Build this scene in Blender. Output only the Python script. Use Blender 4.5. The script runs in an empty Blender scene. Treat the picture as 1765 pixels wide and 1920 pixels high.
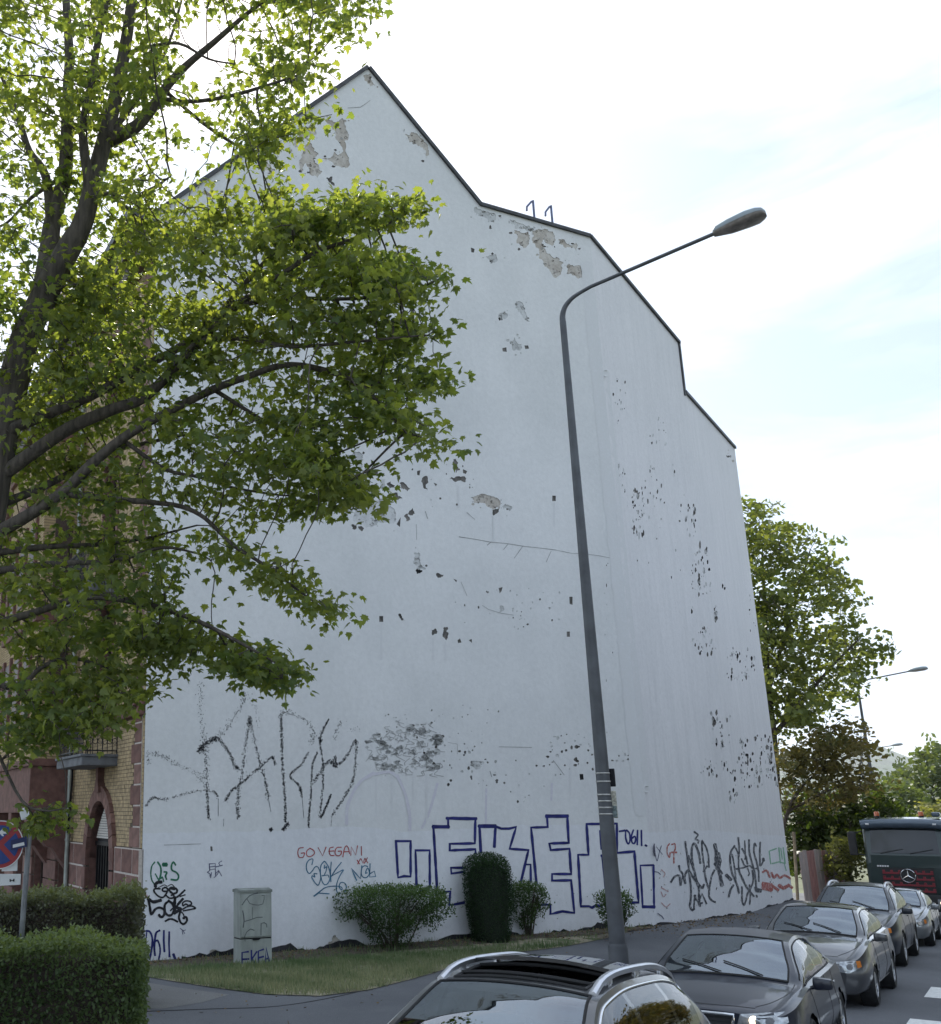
import bpy, bmesh, math, random
import numpy as np
from mathutils import Vector, Matrix
from mathutils.bvhtree import BVHTree
from mathutils.geometry import delaunay_2d_cdt
from math import sin, cos, tan, pi, radians, sqrt, atan2, hypot

random.seed(7)
RNG = np.random.default_rng(7)
scene = bpy.context.scene
COL = scene.collection

# ------------------------------------------------------------------ camera
# focal length, pitch and principal point measured from the vanishing points
F_PX, CX, CY, W_PX, H_PX = 1895.0, 450.0, 1035.0, 1765.0, 1920.0
PITCH = atan2(490.0, F_PX)
CAM = Vector((0.0, 0.0, 2.56))
cam_d = bpy.data.cameras.new('camera')
cam_d.sensor_fit = 'HORIZONTAL'
cam_d.sensor_width = 36.0
cam_d.lens = 36.0 * F_PX / W_PX
cam_d.shift_x = (W_PX / 2 - CX) / W_PX
cam_d.shift_y = (CY - H_PX / 2) / W_PX
cam_d.clip_start = 0.1
cam_d.clip_end = 9000.0
cam = bpy.data.objects.new('camera', cam_d)
cam.location = CAM
cam.rotation_euler = (pi / 2 + PITCH, 0, 0)
COL.objects.link(cam)
scene.camera = cam

# ------------------------------------------------------------------ sky, sun, exposure
SUN_EL, SUN_AZ = radians(41.0), radians(-2.3)      # azimuth clockwise from +Y
world = bpy.data.worlds.new('World')
scene.world = world
world.use_nodes = True
wn = world.node_tree
wn.nodes.clear()
def N(nt, t, **kw):
    n = nt.nodes.new(t)
    for k, v in kw.items():
        if k in n.bl_rna.properties: setattr(n, k, v)
        else: n.inputs[k].default_value = v
    return n
sky = N(wn, 'ShaderNodeTexSky', sky_type='NISHITA', sun_disc=False)
sky.sun_elevation = SUN_EL
sky.sun_rotation = SUN_AZ
sky.altitude = 150
sky.air_density = 1.0
sky.dust_density = 1.2
sky.ozone_density = 1.0
tc = N(wn, 'ShaderNodeTexCoord')
mp = N(wn, 'ShaderNodeMapping')
mp.inputs['Scale'].default_value = (1.3, 1.3, 5.0)
mp.inputs['Location'].default_value = (10.1, 6.06, 3.03)
mp.inputs['Rotation'].default_value = (0.12, -0.25, 0.4)
nz = N(wn, 'ShaderNodeTexNoise', Scale=2.3, Detail=7.0, Roughness=0.58, Distortion=0.35)
cr = N(wn, 'ShaderNodeValToRGB')
cr.color_ramp.elements[0].position = 0.40
cr.color_ramp.elements[0].color = (0.38, 0.38, 0.38, 1)
cr.color_ramp.elements[1].position = 0.60
cr.color_ramp.elements[1].color = (0.97, 0.97, 0.97, 1)
mx = N(wn, 'ShaderNodeMixRGB', blend_type='MIX')
mx.inputs['Color2'].default_value = (7.0, 8.0, 9.3, 1)
bg = N(wn, 'ShaderNodeBackground', Strength=0.12)
out = N(wn, 'ShaderNodeOutputWorld')
L = wn.links.new
L(tc.outputs['Generated'], mp.inputs['Vector']); L(mp.outputs['Vector'], nz.inputs['Vector'])
L(nz.outputs['Fac'], cr.inputs['Fac']); L(cr.outputs['Color'], mx.inputs['Fac'])
L(sky.outputs['Color'], mx.inputs['Color1']); L(mx.outputs['Color'], bg.inputs['Color'])
L(bg.outputs['Background'], out.inputs['Surface'])

sun_d = bpy.data.lights.new('sun', 'SUN')
sun_d.energy = 5.0
sun_d.angle = radians(0.55)
sun_d.color = (1.0, 0.95, 0.86)
sun = bpy.data.objects.new('sun', sun_d)
sdir = Vector((sin(SUN_AZ) * cos(SUN_EL), cos(SUN_AZ) * cos(SUN_EL), sin(SUN_EL)))
sun.rotation_euler = sdir.to_track_quat('Z', 'Y').to_euler()
COL.objects.link(sun)

scene.view_settings.view_transform = 'Standard'
scene.view_settings.look = 'None'
scene.view_settings.exposure = 0.43
scene.view_settings.gamma = 1.0
scene.view_settings.use_curve_mapping = False
scene.cycles.max_bounces = 8
scene.cycles.transparent_max_bounces = 12
scene.cycles.sample_clamp_indirect = 6.0

# ------------------------------------------------------------------ helpers: projection
cp, sp = cos(PITCH), sin(PITCH)
def ray(u, v):
    xc = (u - CX) / F_PX; yc = -(v - CY) / F_PX
    return Vector((xc, cp - yc * sp, sp + yc * cp))
def at_Y(u, v, Y):
    r = ray(u, v); return CAM + r * (Y / r.y)
def on_vplane(u, v, P, d):
    """hit of the pixel ray with the vertical plane through P (x,y) along d (x,y) -> (s, z)"""
    r = ray(u, v)
    # solve  s*d - t*r = -P (camera at x=y=0)
    a, b, c, e = d[0], -r.x, d[1], -r.y
    D = a * e - b * c
    s = (-P[0] * e + b * P[1]) / D
    t = (a * (-P[1]) + c * P[0]) / D
    return s, CAM.z + t * r.z

# ------------------------------------------------------------------ helpers: materials
MATS = {}
def mat(name):
    m = bpy.data.materials.new(name); m.use_nodes = True
    nt = m.node_tree; nt.nodes.clear()
    o = nt.nodes.new('ShaderNodeOutputMaterial')
    MATS[name] = m
    return m, nt, o
def principled(nt, o, col=(.5, .5, .5), rough=.6, metal=0.0, spec=.5, coat=0.0, coat_rough=.03):
    b = nt.nodes.new('ShaderNodeBsdfPrincipled')
    b.inputs['Base Color'].default_value = (*col, 1)
    b.inputs['Roughness'].default_value = rough
    b.inputs['Metallic'].default_value = metal
    b.inputs['Specular IOR Level'].default_value = spec
    b.inputs['Coat Weight'].default_value = coat
    b.inputs['Coat Roughness'].default_value = coat_rough
    nt.links.new(b.outputs[0], o.inputs['Surface'])
    return b
def noise_col(nt, c1, c2, scale=5.0, detail=5.0, lo=.35, hi=.65, stretch=(1, 1, 1), coord='Object', rough=.55):
    t = nt.nodes.new('ShaderNodeTexCoord'); m = nt.nodes.new('ShaderNodeMapping')
    m.inputs['Scale'].default_value = stretch
    n = N(nt, 'ShaderNodeTexNoise', Scale=scale, Detail=detail, Roughness=rough)
    r = nt.nodes.new('ShaderNodeValToRGB')
    r.color_ramp.elements[0].position = lo; r.color_ramp.elements[1].position = hi
    r.color_ramp.elements[0].color = (*c1, 1); r.color_ramp.elements[1].color = (*c2, 1)
    nt.links.new(t.outputs[coord], m.inputs[0]); nt.links.new(m.outputs[0], n.inputs['Vector'])
    nt.links.new(n.outputs['Fac'], r.inputs['Fac'])
    return r.outputs['Color'], n.outputs['Fac'], m.outputs[0]
def mix(nt, a, b, fac, blend='MIX'):
    m = nt.nodes.new('ShaderNodeMixRGB'); m.blend_type = blend
    for sock, val in (('Fac', fac), ('Color1', a), ('Color2', b)):
        if isinstance(val, (int, float)): m.inputs[sock].default_value = val
        elif isinstance(val, tuple): m.inputs[sock].default_value = (*val, 1) if len(val) == 3 else val
        else: nt.links.new(val, m.inputs[sock])
    return m.outputs['Color']
def bump(nt, bsdf, height, strength=.3, dist=.01):
    b = nt.nodes.new('ShaderNodeBump')
    b.inputs['Strength'].default_value = strength; b.inputs['Distance'].default_value = dist
    nt.links.new(height, b.inputs['Height']); nt.links.new(b.outputs[0], bsdf.inputs['Normal'])
def simple(name, col, rough=.6, metal=0.0, vary=.12, scale=6.0, bumpy=0.0, coat=0.0, spec=.5, stretch=(1, 1, 1)):
    m, nt, o = mat(name)
    b = principled(nt, o, col, rough, metal, spec, coat)
    c1 = tuple(max(0, c * (1 - vary)) for c in col); c2 = tuple(min(1, c * (1 + vary)) for c in col)
    c, f, v = noise_col(nt, c1, c2, scale, stretch=stretch)
    nt.links.new(c, b.inputs['Base Color'])
    if bumpy: bump(nt, b, f, bumpy, .01)
    return m
def leaf_mat(name, col_a, col_b, trans=.5, gloss=.35, tint=(1.25, 1.2, .55)):
    """thin leaf: reflects and lets light through; each leaf's own tone comes from its 'tone' attribute"""
    m, nt, o = mat(name)
    at = nt.nodes.new('ShaderNodeAttribute'); at.attribute_name = 'tone'
    c = mix(nt, col_a, col_b, at.outputs['Fac'])
    p = nt.nodes.new('ShaderNodeBsdfPrincipled')
    p.inputs['Roughness'].default_value = .45; p.inputs['Specular IOR Level'].default_value = gloss
    nt.links.new(c, p.inputs['Base Color'])
    t = nt.nodes.new('ShaderNodeBsdfTranslucent')
    c2 = mix(nt, c, tint, 1.0, 'MULTIPLY')
    nt.links.new(c2, t.inputs['Color'])
    ms = nt.nodes.new('ShaderNodeMixShader'); ms.inputs[0].default_value = trans
    nt.links.new(p.outputs[0], ms.inputs[1]); nt.links.new(t.outputs[0], ms.inputs[2])
    nt.links.new(ms.outputs[0], o.inputs['Surface'])
    return m

# ------------------------------------------------------------------ helpers: objects
def mesh_np(name, verts, faces, mats, midx=None, smooth=False, tone=None):
    """verts (n,3); faces: list of tuples or an (m,k) int array"""
    me = bpy.data.meshes.new(name)
    if isinstance(faces, np.ndarray) and faces.ndim == 2:
        verts = np.asarray(verts, dtype=np.float32)
        m, k = faces.shape
        me.vertices.add(len(verts)); me.vertices.foreach_set('co', verts.ravel())
        me.loops.add(m * k); me.loops.foreach_set('vertex_index', faces.astype(np.int32).ravel())
        me.polygons.add(m)
        me.polygons.foreach_set('loop_start', np.arange(0, m * k, k, dtype=np.int32))
        me.update(calc_edges=True)
    else:
        me.from_pydata([tuple(v) for v in verts], [], [tuple(f) for f in faces])
        me.update()
    for mm in (mats if isinstance(mats, (list, tuple)) else [mats]):
        me.materials.append(mm)
    if midx is not None: me.polygons.foreach_set('material_index', np.asarray(midx, dtype=np.int32))
    if smooth: me.polygons.foreach_set('use_smooth', np.ones(len(me.polygons), dtype=bool))
    if tone is not None:
        a = me.attributes.new('tone', 'FLOAT', 'POINT')
        a.data.foreach_set('value', np.asarray(tone, dtype=np.float32))
    return me
LOC = {}
def link(o, parent=None):
    COL.objects.link(o)
    if parent is not None: o.parent = parent
    return o
def tag(o, label=None, cat=None, group=None, kind=None):
    if label: o['label'] = label
    if cat: o['category'] = cat
    if group: o['group'] = group
    if kind: o['kind'] = kind
    return o
def thing(name, label, cat, loc=(0, 0, 0), rotz=0.0, group=None):
    o = bpy.data.objects.new(name, None)
    o.empty_display_size = .3
    o.location = loc; o.rotation_euler = (0, 0, rotz)
    link(o); LOC[o.name] = Vector(loc)
    return tag(o, label, cat, group)

class MB:
    """collects shapes, then links them as one mesh object"""
    def __init__(self): self.v = []; self.f = []; self.m = []
    def add(self, vs, fs, m=0):
        n = len(self.v); self.v += [Vector(p) for p in vs]
        self.f += [tuple(i + n for i in f) for f in fs]; self.m += [m] * len(fs); return self
    def box(self, c, s, rot=None, m=0, bevel=0.0):
        hx, hy, hz = s[0] / 2, s[1] / 2, s[2] / 2
        if bevel > 0:
            b = min(bevel, hx * .9, hy * .9, hz * .9)
            vs, fs = bevel_box(hx, hy, hz, b)
        else:
            vs = [Vector((x, y, z)) for x in (-hx, hx) for y in (-hy, hy) for z in (-hz, hz)]
            fs = [(0, 1, 3, 2), (4, 6, 7, 5), (0, 4, 5, 1), (2, 3, 7, 6), (0, 2, 6, 4), (1, 5, 7, 3)]
        if rot is not None: vs = [rot @ p for p in vs]
        c = Vector(c)
        return self.add([p + c for p in vs], fs, m)
    def tube(self, pts, r, sides=8, m=0, caps=True):
        pts = [Vector(p) for p in pts]; n = len(pts)
        rs = r if isinstance(r, (list, tuple)) else [r] * n
        vs, fs = [], []; up = None
        for i, p in enumerate(pts):
            d = (pts[min(i + 1, n - 1)] - pts[max(i - 1, 0)])
            if d.length < 1e-9: d = Vector((0, 0, 1))
            d.normalize()
            if up is None:
                up = Vector((0, 0, 1)) if abs(d.z) < .9 else Vector((1, 0, 0))
            x = d.cross(up)
            if x.length < 1e-6: x = d.cross(Vector((0, 1, .1)))
            x.normalize(); y = x.cross(d)
            for k in range(sides):
                a = 2 * pi * k / sides
                vs.append(p + (x * cos(a) + y * sin(a)) * rs[i])
        for i in range(n - 1):
            for k in range(sides):
                a, b = i * sides + k, i * sides + (k + 1) % sides
                fs.append((a, b, b + sides, a + sides))
        if caps:
            fs.append(tuple(range(sides - 1, -1, -1))); fs.append(tuple((n - 1) * sides + k for k in range(sides)))
        return self.add(vs, fs, m)
    def lathe(self, prof, c, axis='z', seg=24, m=0, M=None):
        """prof: list of (r, h)"""
        vs, fs = [], []
        for r, h in prof:
            for k in range(seg):
                a = 2 * pi * k / seg
                p = Vector((r * cos(a), r * sin(a), h))
                if axis == 'y': p = Vector((p.x, p.z, p.y))
                elif axis == 'x': p = Vector((p.z, p.x, p.y))
                if M is not None: p = M @ p
                vs.append(p + Vector(c))
        for i in range(len(prof) - 1):
            for k in range(seg):
                a, b = i * seg + k, i * seg + (k + 1) % seg
                fs.append((a, b, b + seg, a + seg))
        return self.add(vs, fs, m)
    def prism(self, poly, fn, d0, d1, m=0):
        """poly: 2D outline; fn(a,b,d) -> point; extruded d0..d1"""
        n = len(poly)
        vs = [fn(a, b, d0) for a, b in poly] + [fn(a, b, d1) for a, b in poly]
        tris = fill2d(poly)
        fs = [tuple(reversed(t)) for t in tris] + [tuple(i + n for i in t) for t in tris]
        fs += [(i, (i + 1) % n, (i + 1) % n + n, i + n) for i in range(n)]
        return self.add(vs, fs, m)
    def build(self, name, mats, parent=None, smooth=False, world=False, label=None, fixn=True, autos=None):
        off = Vector((0, 0, 0))
        if world and parent is not None:
            p = parent
            while p.parent is not None: p = p.parent
            off = LOC.get(p.name, off)
        me = mesh_np(name, [p - off for p in self.v], self.f, mats, self.m, smooth)
        if fixn:
            bm = bmesh.new(); bm.from_mesh(me)
            bmesh.ops.recalc_face_normals(bm, faces=bm.faces); bm.to_mesh(me); bm.free()
        if autos is not None: me.set_sharp_from_angle(angle=radians(autos))
        o = bpy.data.objects.new(name, me); link(o, parent)
        if label: o['label'] = label
        return o
def bevel_box(hx, hy, hz, b):
    bm = bmesh.new()
    bmesh.ops.create_cube(bm, size=1.0)
    bmesh.ops.scale(bm, vec=(hx * 2, hy * 2, hz * 2), verts=bm.verts)
    bmesh.ops.bevel(bm, geom=list(bm.edges), offset=b, segments=2, affect='EDGES', profile=.6)
    bm.verts.index_update()
    vs = [v.co.copy() for v in bm.verts]; fs = [tuple(v.index for v in f.verts) for f in bm.faces]
    bm.free(); return vs, fs
def ccw(poly):
    a = sum(poly[i][0] * poly[(i + 1) % len(poly)][1] - poly[(i + 1) % len(poly)][0] * poly[i][1] for i in range(len(poly)))
    return list(poly) if a > 0 else list(poly)[::-1]
def fill2d(poly):
    n = len(poly)
    r = delaunay_2d_cdt([Vector(p) for p in poly], [], [list(range(n))], 1, 1e-7)
    if len(r[0]) != n:
        return [tuple(range(n))]
    back = {}
    for k, src in enumerate(r[3]): back[k] = src[0] if src else k
    return [tuple(back[i] for i in f) for f in r[2]]
def cat_rom(pts, sub=6):
    pts = [Vector(p) for p in pts]
    if len(pts) < 3: return pts
    o = []
    P = [pts[0] * 2 - pts[1]] + pts + [pts[-1] * 2 - pts[-2]]
    for i in range(1, len(P) - 2):
        a, b, c, d = P[i - 1], P[i], P[i + 1], P[i + 2]
        for k in range(sub):
            t = k / sub
            o.append(.5 * ((2 * b) + (c - a) * t + (2 * a - 5 * b + 4 * c - d) * t * t + (3 * b - a - 3 * c + d) * t ** 3))
    o.append(pts[-1]); return o
# ------------------------------------------------------------------ ground shape
RD = Vector((0.6, 0.8))                      # street direction (away from camera)
def rq(x, y): return .6 * x + .8 * y         # distance along the street
def rl(x, y): return .8 * x - .6 * y         # offset across it, + to the right
def xy(q, l): return (.6 * q + .8 * l, .8 * q - .6 * l)
GRADE = 0.0257
KERB_L = -4.8
def road_z(x, y):
    q = rq(x, y)
    return -GRADE * q if q < 260 else -GRADE * 260
def on_road(u, v, dz=0.0):
    r = ray(u, v)
    # CAM.z + t r.z = -GRADE*(.6 r.x + .8 r.y) t + dz
    t = (dz - CAM.z) / (r.z + GRADE * (.6 * r.x + .8 * r.y))
    return CAM + r * t
# gable wall base line
def ground_pt(u, v, zcam):
    r = ray(u, v); return CAM + r * (zcam / r.z)
WP0 = ground_pt(262, 1805, -2.94)
DA = Vector((.9207, .3902))
sC, zC = on_vplane(1232, 1736, (WP0.x, WP0.y), DA)
WP1 = Vector((WP0.x + DA.x * sC, WP0.y + DA.y * sC, zC))
WP2 = ground_pt(1400, 1713, -2.84)
WP3 = ground_pt(1488, 1687, -2.95)
WALL = [WP0, WP1, WP2, WP3]
def seg_dist(p, a, b):
    ab = b - a; t = max(0, min(1, (p - a).dot(ab) / ab.dot(ab)))
    return (p - a - ab * t).length, t
def gz(x, y):
    """height of the pavement / verge side of the street"""
    base = road_z(x, y) + .12
    best = (1e9, 0)
    p = Vector((x, y))
    for i in range(3):
        a, b = WALL[i], WALL[i + 1]
        d, t = seg_dist(p, a.xy, b.xy)
        if d < best[0]:
            zw = a.z + (b.z - a.z) * t
            pw = a.xy.lerp(b.xy, t)
            best = (d, zw - (road_z(pw.x, pw.y) + .12))
    f = max(0, 1 - best[0] / 4.2); f = f * f * (3 - 2 * f)
    return base + best[1] * f
def on_ground(u, v):
    r = ray(u, v); t = 5.0
    for k in range(4000):
        p = CAM + r * t
        if p.z <= gz(p.x, p.y): break
        t += .02
    return CAM + r * t

# ------------------------------------------------------------------ materials of the setting
def asphalt(name, c1, c2, fine=.5):
    m, nt, o = mat(name)
    b = principled(nt, o, c1, .85, 0, .35)
    c, f, v = noise_col(nt, c1, c2, .45, 6, .35, .68)
    n2 = N(nt, 'ShaderNodeTexNoise', Scale=70.0, Detail=3.0, Roughness=.7)
    nt.links.new(v, n2.inputs['Vector'])
    r2 = nt.nodes.new('ShaderNodeValToRGB')
    r2.color_ramp.elements[0].position = .3; r2.color_ramp.elements[0].color = (.6, .6, .6, 1)
    r2.color_ramp.elements[1].position = .75; r2.color_ramp.elements[1].color = (1.35, 1.35, 1.35, 1)
    nt.links.new(n2.outputs['Fac'], r2.inputs['Fac'])
    nt.links.new(mix(nt, c, r2.outputs['Color'], 1.0, 'MULTIPLY'), b.inputs['Base Color'])
    bump(nt, b, n2.outputs['Fac'], fine, .008)
    return m
M_road = asphalt('street_asphalt', (.105, .11, .12), (.15, .155, .168))
M_pave = asphalt('path_asphalt', (.095, .099, .108), (.14, .144, .154))
M_patch = asphalt('worn_asphalt', (.15, .148, .145), (.19, .187, .18))
M_soil = simple('soil', (.075, .058, .042), .95, vary=.5, scale=9, bumpy=.6)
M_far = simple('far_ground', (.10, .11, .055), .95, vary=.35, scale=.05)
M_kerb = simple('kerb_stone', (.27, .265, .26), .85, vary=.2, scale=9, bumpy=.2)
M_line = simple('road_paint', (.74, .74, .72), .7, vary=.12, scale=14, bumpy=.2)

def plaster(name, base, stain_or_shade, streak, streak_amt):
    m, nt, o = mat(name)
    b = principled(nt, o, base, .9, 0, .2)
    c, f, v = noise_col(nt, stain_or_shade, base, .35, 6, .25, .62)
    # rain streaks running down
    s1 = nt.nodes.new('ShaderNodeMapping'); s1.inputs['Scale'].default_value = (1.5, 1.5, .11)
    tcn = nt.nodes.new('ShaderNodeTexCoord'); nt.links.new(tcn.outputs['Object'], s1.inputs[0])
    n2 = N(nt, 'ShaderNodeTexNoise', Scale=2.8, Detail=8.0, Roughness=.68); nt.links.new(s1.outputs[0], n2.inputs['Vector'])
    r2 = nt.nodes.new('ShaderNodeValToRGB')
    r2.color_ramp.elements[0].position = .42; r2.color_ramp.elements[0].color = (0, 0, 0, 1)
    r2.color_ramp.elements[1].position = .78; r2.color_ramp.elements[1].color = (1, 1, 1, 1)
    nt.links.new(n2.outputs['Fac'], r2.inputs['Fac'])
    k = nt.nodes.new('ShaderNodeMath'); k.operation = 'MULTIPLY'; k.inputs[1].default_value = streak_amt
    sx = nt.nodes.new('ShaderNodeSeparateXYZ'); nt.links.new(tcn.outputs['Object'], sx.inputs[0])
    mr = nt.nodes.new('ShaderNodeMapRange'); mr.inputs['From Min'].default_value = 2.0; mr.inputs['From Max'].default_value = 8.0; mr.inputs['To Min'].default_value = 1.0; mr.inputs['To Max'].default_value = .45
    nt.links.new(sx.outputs['Z'], mr.inputs['Value'])
    k0 = nt.nodes.new('ShaderNodeMath'); k0.operation = 'MULTIPLY'; nt.links.new(r2.outputs['Color'], k0.inputs[0]); nt.links.new(mr.outputs[0], k0.inputs[1])
    nt.links.new(k0.outputs[0], k.inputs[0])
    c = mix(nt, c, streak, k.outputs[0])
    n3 = N(nt, 'ShaderNodeTexNoise', Scale=9.0, Detail=8.0, Roughness=.65); nt.links.new(tcn.outputs['Object'], n3.inputs['Vector'])
    r3 = nt.nodes.new('ShaderNodeValToRGB')
    r3.color_ramp.elements[0].position = .3; r3.color_ramp.elements[0].color = (.93, .93, .93, 1)
    r3.color_ramp.elements[1].position = .7; r3.color_ramp.elements[1].color = (1.03, 1.03, 1.03, 1)
    nt.links.new(n3.outputs['Fac'], r3.inputs['Fac'])
    nt.links.new(mix(nt, c, r3.outputs['Color'], 1.0, 'MULTIPLY'), b.inputs['Base Color'])
    bump(nt, b, n3.outputs['Fac'], .25, .02)
    return m
M_stucco = plaster('white_render', (.775, .775, .775), (.68, .685, .685), (.62, .63, .635), .22)
M_stucco_side = plaster('white_render_streaked', (.785, .775, .785), (.735, .73, .74), (.47, .475, .485), .5)
M_fresh = plaster('fresh_white_paint', (.79, .795, .82), (.735, .74, .77), (.58, .59, .61), .3)
def mottled(name, a, b, c3, bumpy):
    m, nt, o = mat(name)
    bs = principled(nt, o, a, .95, 0, .2)
    c, f, v = noise_col(nt, a, b, 2.6, 8, .40, .60, rough=.65)
    n2 = N(nt, 'ShaderNodeTexNoise', Scale=6.5, Detail=6.0, Roughness=.7); nt.links.new(v, n2.inputs['Vector'])
    r2 = nt.nodes.new('ShaderNodeValToRGB'); r2.color_ramp.elements[0].position = .56; r2.color_ramp.elements[1].position = .64
    nt.links.new(n2.outputs['Fac'], r2.inputs['Fac'])
    nt.links.new(mix(nt, c, c3, r2.outputs['Color']), bs.inputs['Base Color'])
    bump(nt, bs, n2.outputs['Fac'], bumpy, .03); return m
M_under = mottled('bare_undercoat', (.44, .395, .345), (.60, .565, .52), (.30, .275, .25), .7)
M_masonry = simple('bare_masonry', (.15, .14, .13), .95, vary=.5, scale=5, bumpy=.8)  # masonry tone, darkened further to stand in for shade in the pits
M_greyrender = mottled('grey_base_render', (.50, .505, .50), (.66, .665, .665), (.36, .36, .36), .7)
M_hole_shade = simple('painted_hole_shade', (.035, .034, .035), .95, vary=.4, scale=8)  # shade of the deeper pits put into the backing colour
M_flash = simple('dark_verge_metal', (.055, .057, .06), .55, .3, vary=.3, scale=3)
M_plinth = simple('bitumen_plinth', (.022, .022, .026), .8, vary=.5, scale=3, bumpy=.4)
M_tile = simple('roof_tiles', (.12, .06, .045), .8, vary=.35, scale=4)
M_sand = simple('red_sandstone', (.155, .078, .062), .85, vary=.25, scale=5, bumpy=.4)
M_sand2 = simple('red_sandstone_pale', (.21, .115, .092), .85, vary=.25, scale=5, bumpy=.4)
M_mortar = simple('pale_mortar', (.52, .46, .41), .95, vary=.15, scale=20)
M_brick = simple('yellow_brick', (.40, .30, .17), .85, vary=.28, scale=7, bumpy=.3)
M_shutter = simple('cream_roller_shutter', (.58, .55, .50), .6, vary=.08)
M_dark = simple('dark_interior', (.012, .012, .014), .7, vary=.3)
M_iron = simple('wrought_iron', (.018, .018, .02), .5, .6, vary=.3)
M_zinc = simple('zinc_pipe', (.30, .32, .29), .5, .6, vary=.2, scale=3)
M_slab = simple('balcony_concrete', (.13, .135, .145), .8, vary=.25, scale=4)
M_wframe = simple('window_frame_brown', (.06, .035, .025), .5, vary=.2)
M_steel = simple('galvanised_steel', (.25, .26, .275), .45, .75, vary=.15, scale=8)
M_blueiron = simple('blue_grey_iron', (.13, .15, .24), .5, .4, vary=.2)
def glass_pane(name, tint, ior=1.6, refl=(.97, .98, 1)):
    m, nt, o = mat(name)
    fr = N(nt, 'ShaderNodeFresnel', IOR=ior)
    tr = nt.nodes.new('ShaderNodeBsdfTransparent'); tr.inputs[0].default_value = (*tint, 1)
    gl = nt.nodes.new('ShaderNodeBsdfGlossy'); gl.inputs['Roughness'].default_value = .01
    gl.inputs['Color'].default_value = (*refl, 1)
    ms = nt.nodes.new('ShaderNodeMixShader')
    nt.links.new(fr.outputs[0], ms.inputs[0]); nt.links.new(tr.outputs[0], ms.inputs[1]); nt.links.new(gl.outputs[0], ms.inputs[2])
    nt.links.new(ms.outputs[0], o.inputs['Surface'])
    return m
M_wglass = glass_pane('window_glass', (.5, .52, .5))

# ------------------------------------------------------------------ road, pavement, ground
def grid_sheet(name, qs, ls, zf, m, uvflat=True):
    vs, fs = [], []
    for q in qs:
        for l in ls:
            x, y = xy(q, l); vs.append((x, y, zf(x, y)))
    nl = len(ls)
    for i in range(len(qs) - 1):
        for j in range(nl - 1):
            a = i * nl + j; fs.append((a, a + 1, a + nl + 1, a + nl))
    me = mesh_np(name, vs, fs, m, smooth=True)
    o = bpy.data.objects.new(name, me); link(o); return tag(o, kind='structure')
def lin(a, b, n): return [a + (b - a) * i / n for i in range(n + 1)]
road = grid_sheet('road', lin(-25, 260, 30), [KERB_L, -2, 0, 2, 4, 6, 8], lambda x, y: road_z(x, y), M_road)
pavement = grid_sheet('pavement', lin(-25, 62, 116), lin(-32, KERB_L - .13, 56), lambda x, y: gz(x, y), M_pave)
grid_sheet('opposite_pavement', lin(-25, 120, 20), [8.13, 9, 11, 13], lambda x, y: road_z(x, y) + .12, M_pave)
def kerb(name, l0, l1):
    mb = MB()
    q = -25.0
    while q < 120:
        q1 = q + .985
        c = []
        for qq in (q, q1):
            for l in (l0, l1):
                x, y = xy(qq, l); c.append(Vector((x, y, road_z(x, y))))
        up = Vector((0, 0, .125)); dn = Vector((0, 0, -.1))
        vs = [p + dn for p in c] + [p + up for p in c]
        mb.add(vs, [(0, 2, 3, 1), (4, 5, 7, 6), (0, 1, 5, 4), (2, 6, 7, 3), (0, 4, 6, 2), (1, 3, 7, 5)])
        q += 1.0
    return tag(mb.build(name, M_kerb), kind='structure')
kerb('kerb', KERB_L - .13, KERB_L)
kerb('kerb', 8.0, 8.13)
# the land beyond and around, dropping with the street then level to the horizon
vs, fs = [], []
rings = [0.5, 20, 60, 120, 200, 260, 330, 600, 1500, 3000, 4200]
def land_z(x, y):
    q = max(-60, min(rq(x, y), 300)); return -GRADE * q - .10
for r in rings:
    for k in range(48):
        a = 2 * pi * k / 48; x, y = r * cos(a), r * sin(a); vs.append((x, y, land_z(x, y)))
for i in range(len(rings) - 1):
    for k in range(48):
        a, b = i * 48 + k, i * 48 + (k + 1) % 48; fs.append((a, b, b + 48, a + 48))
fs.append(tuple(range(47, -1, -1)))
tag(link(bpy.data.objects.new('ground', mesh_np('ground', vs, fs, M_far))), kind='structure')
# distant hills seen past the trees
vs, fs = [], []
nh = 60
for i in range(nh + 1):
    a = radians(5 + 60 * i / nh)
    h = 150 + 26 * sin(i * .55) + 14 * sin(i * 1.7 + 1)
    for r, hh in ((2300, -12), (2800, h * .62), (3200, h), (3700, h * .7), (4300, -12)):
        vs.append((r * sin(a), r * cos(a), hh))
for i in range(nh):
    for j in range(4):
        a = i * 5 + j; fs.append((a, a + 5, a + 6, a + 1))
M_hill = simple('wooded_hill', (.05, .075, .04), .95, vary=.4, scale=.02)
tag(link(bpy.data.objects.new('hills', mesh_np('hills', vs, fs, M_hill, smooth=True))), kind='structure')

# road markings: broad white bars at the right
def ground_rect(name, pts, zoff, m):
    vs = [(p[0], p[1], road_z(p[0], p[1]) + zoff) for p in pts]
    o = bpy.data.objects.new(name, mesh_np(name, vs, [tuple(range(len(vs)))], m)); link(o)
    return tag(o, kind='structure')
a = on_road(1733, 1870)
q0, l0 = rq(a.x, a.y), rl(a.x, a.y)
ground_rect('road_marking', [xy(q0, l0), xy(q0, l0 + .5), xy(q0 + 1.7, l0 + .5), xy(q0 + 1.7, l0)], .004, M_line)
a = on_road(1706, 1912)
q0, l0 = rq(a.x, a.y), rl(a.x, a.y)
ground_rect('road_marking', [xy(q0 - 1.5, l0), xy(q0 - 1.5, l0 + .5), xy(q0 + .1, l0 + .5), xy(q0 + .1, l0)], .004, M_line)
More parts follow.
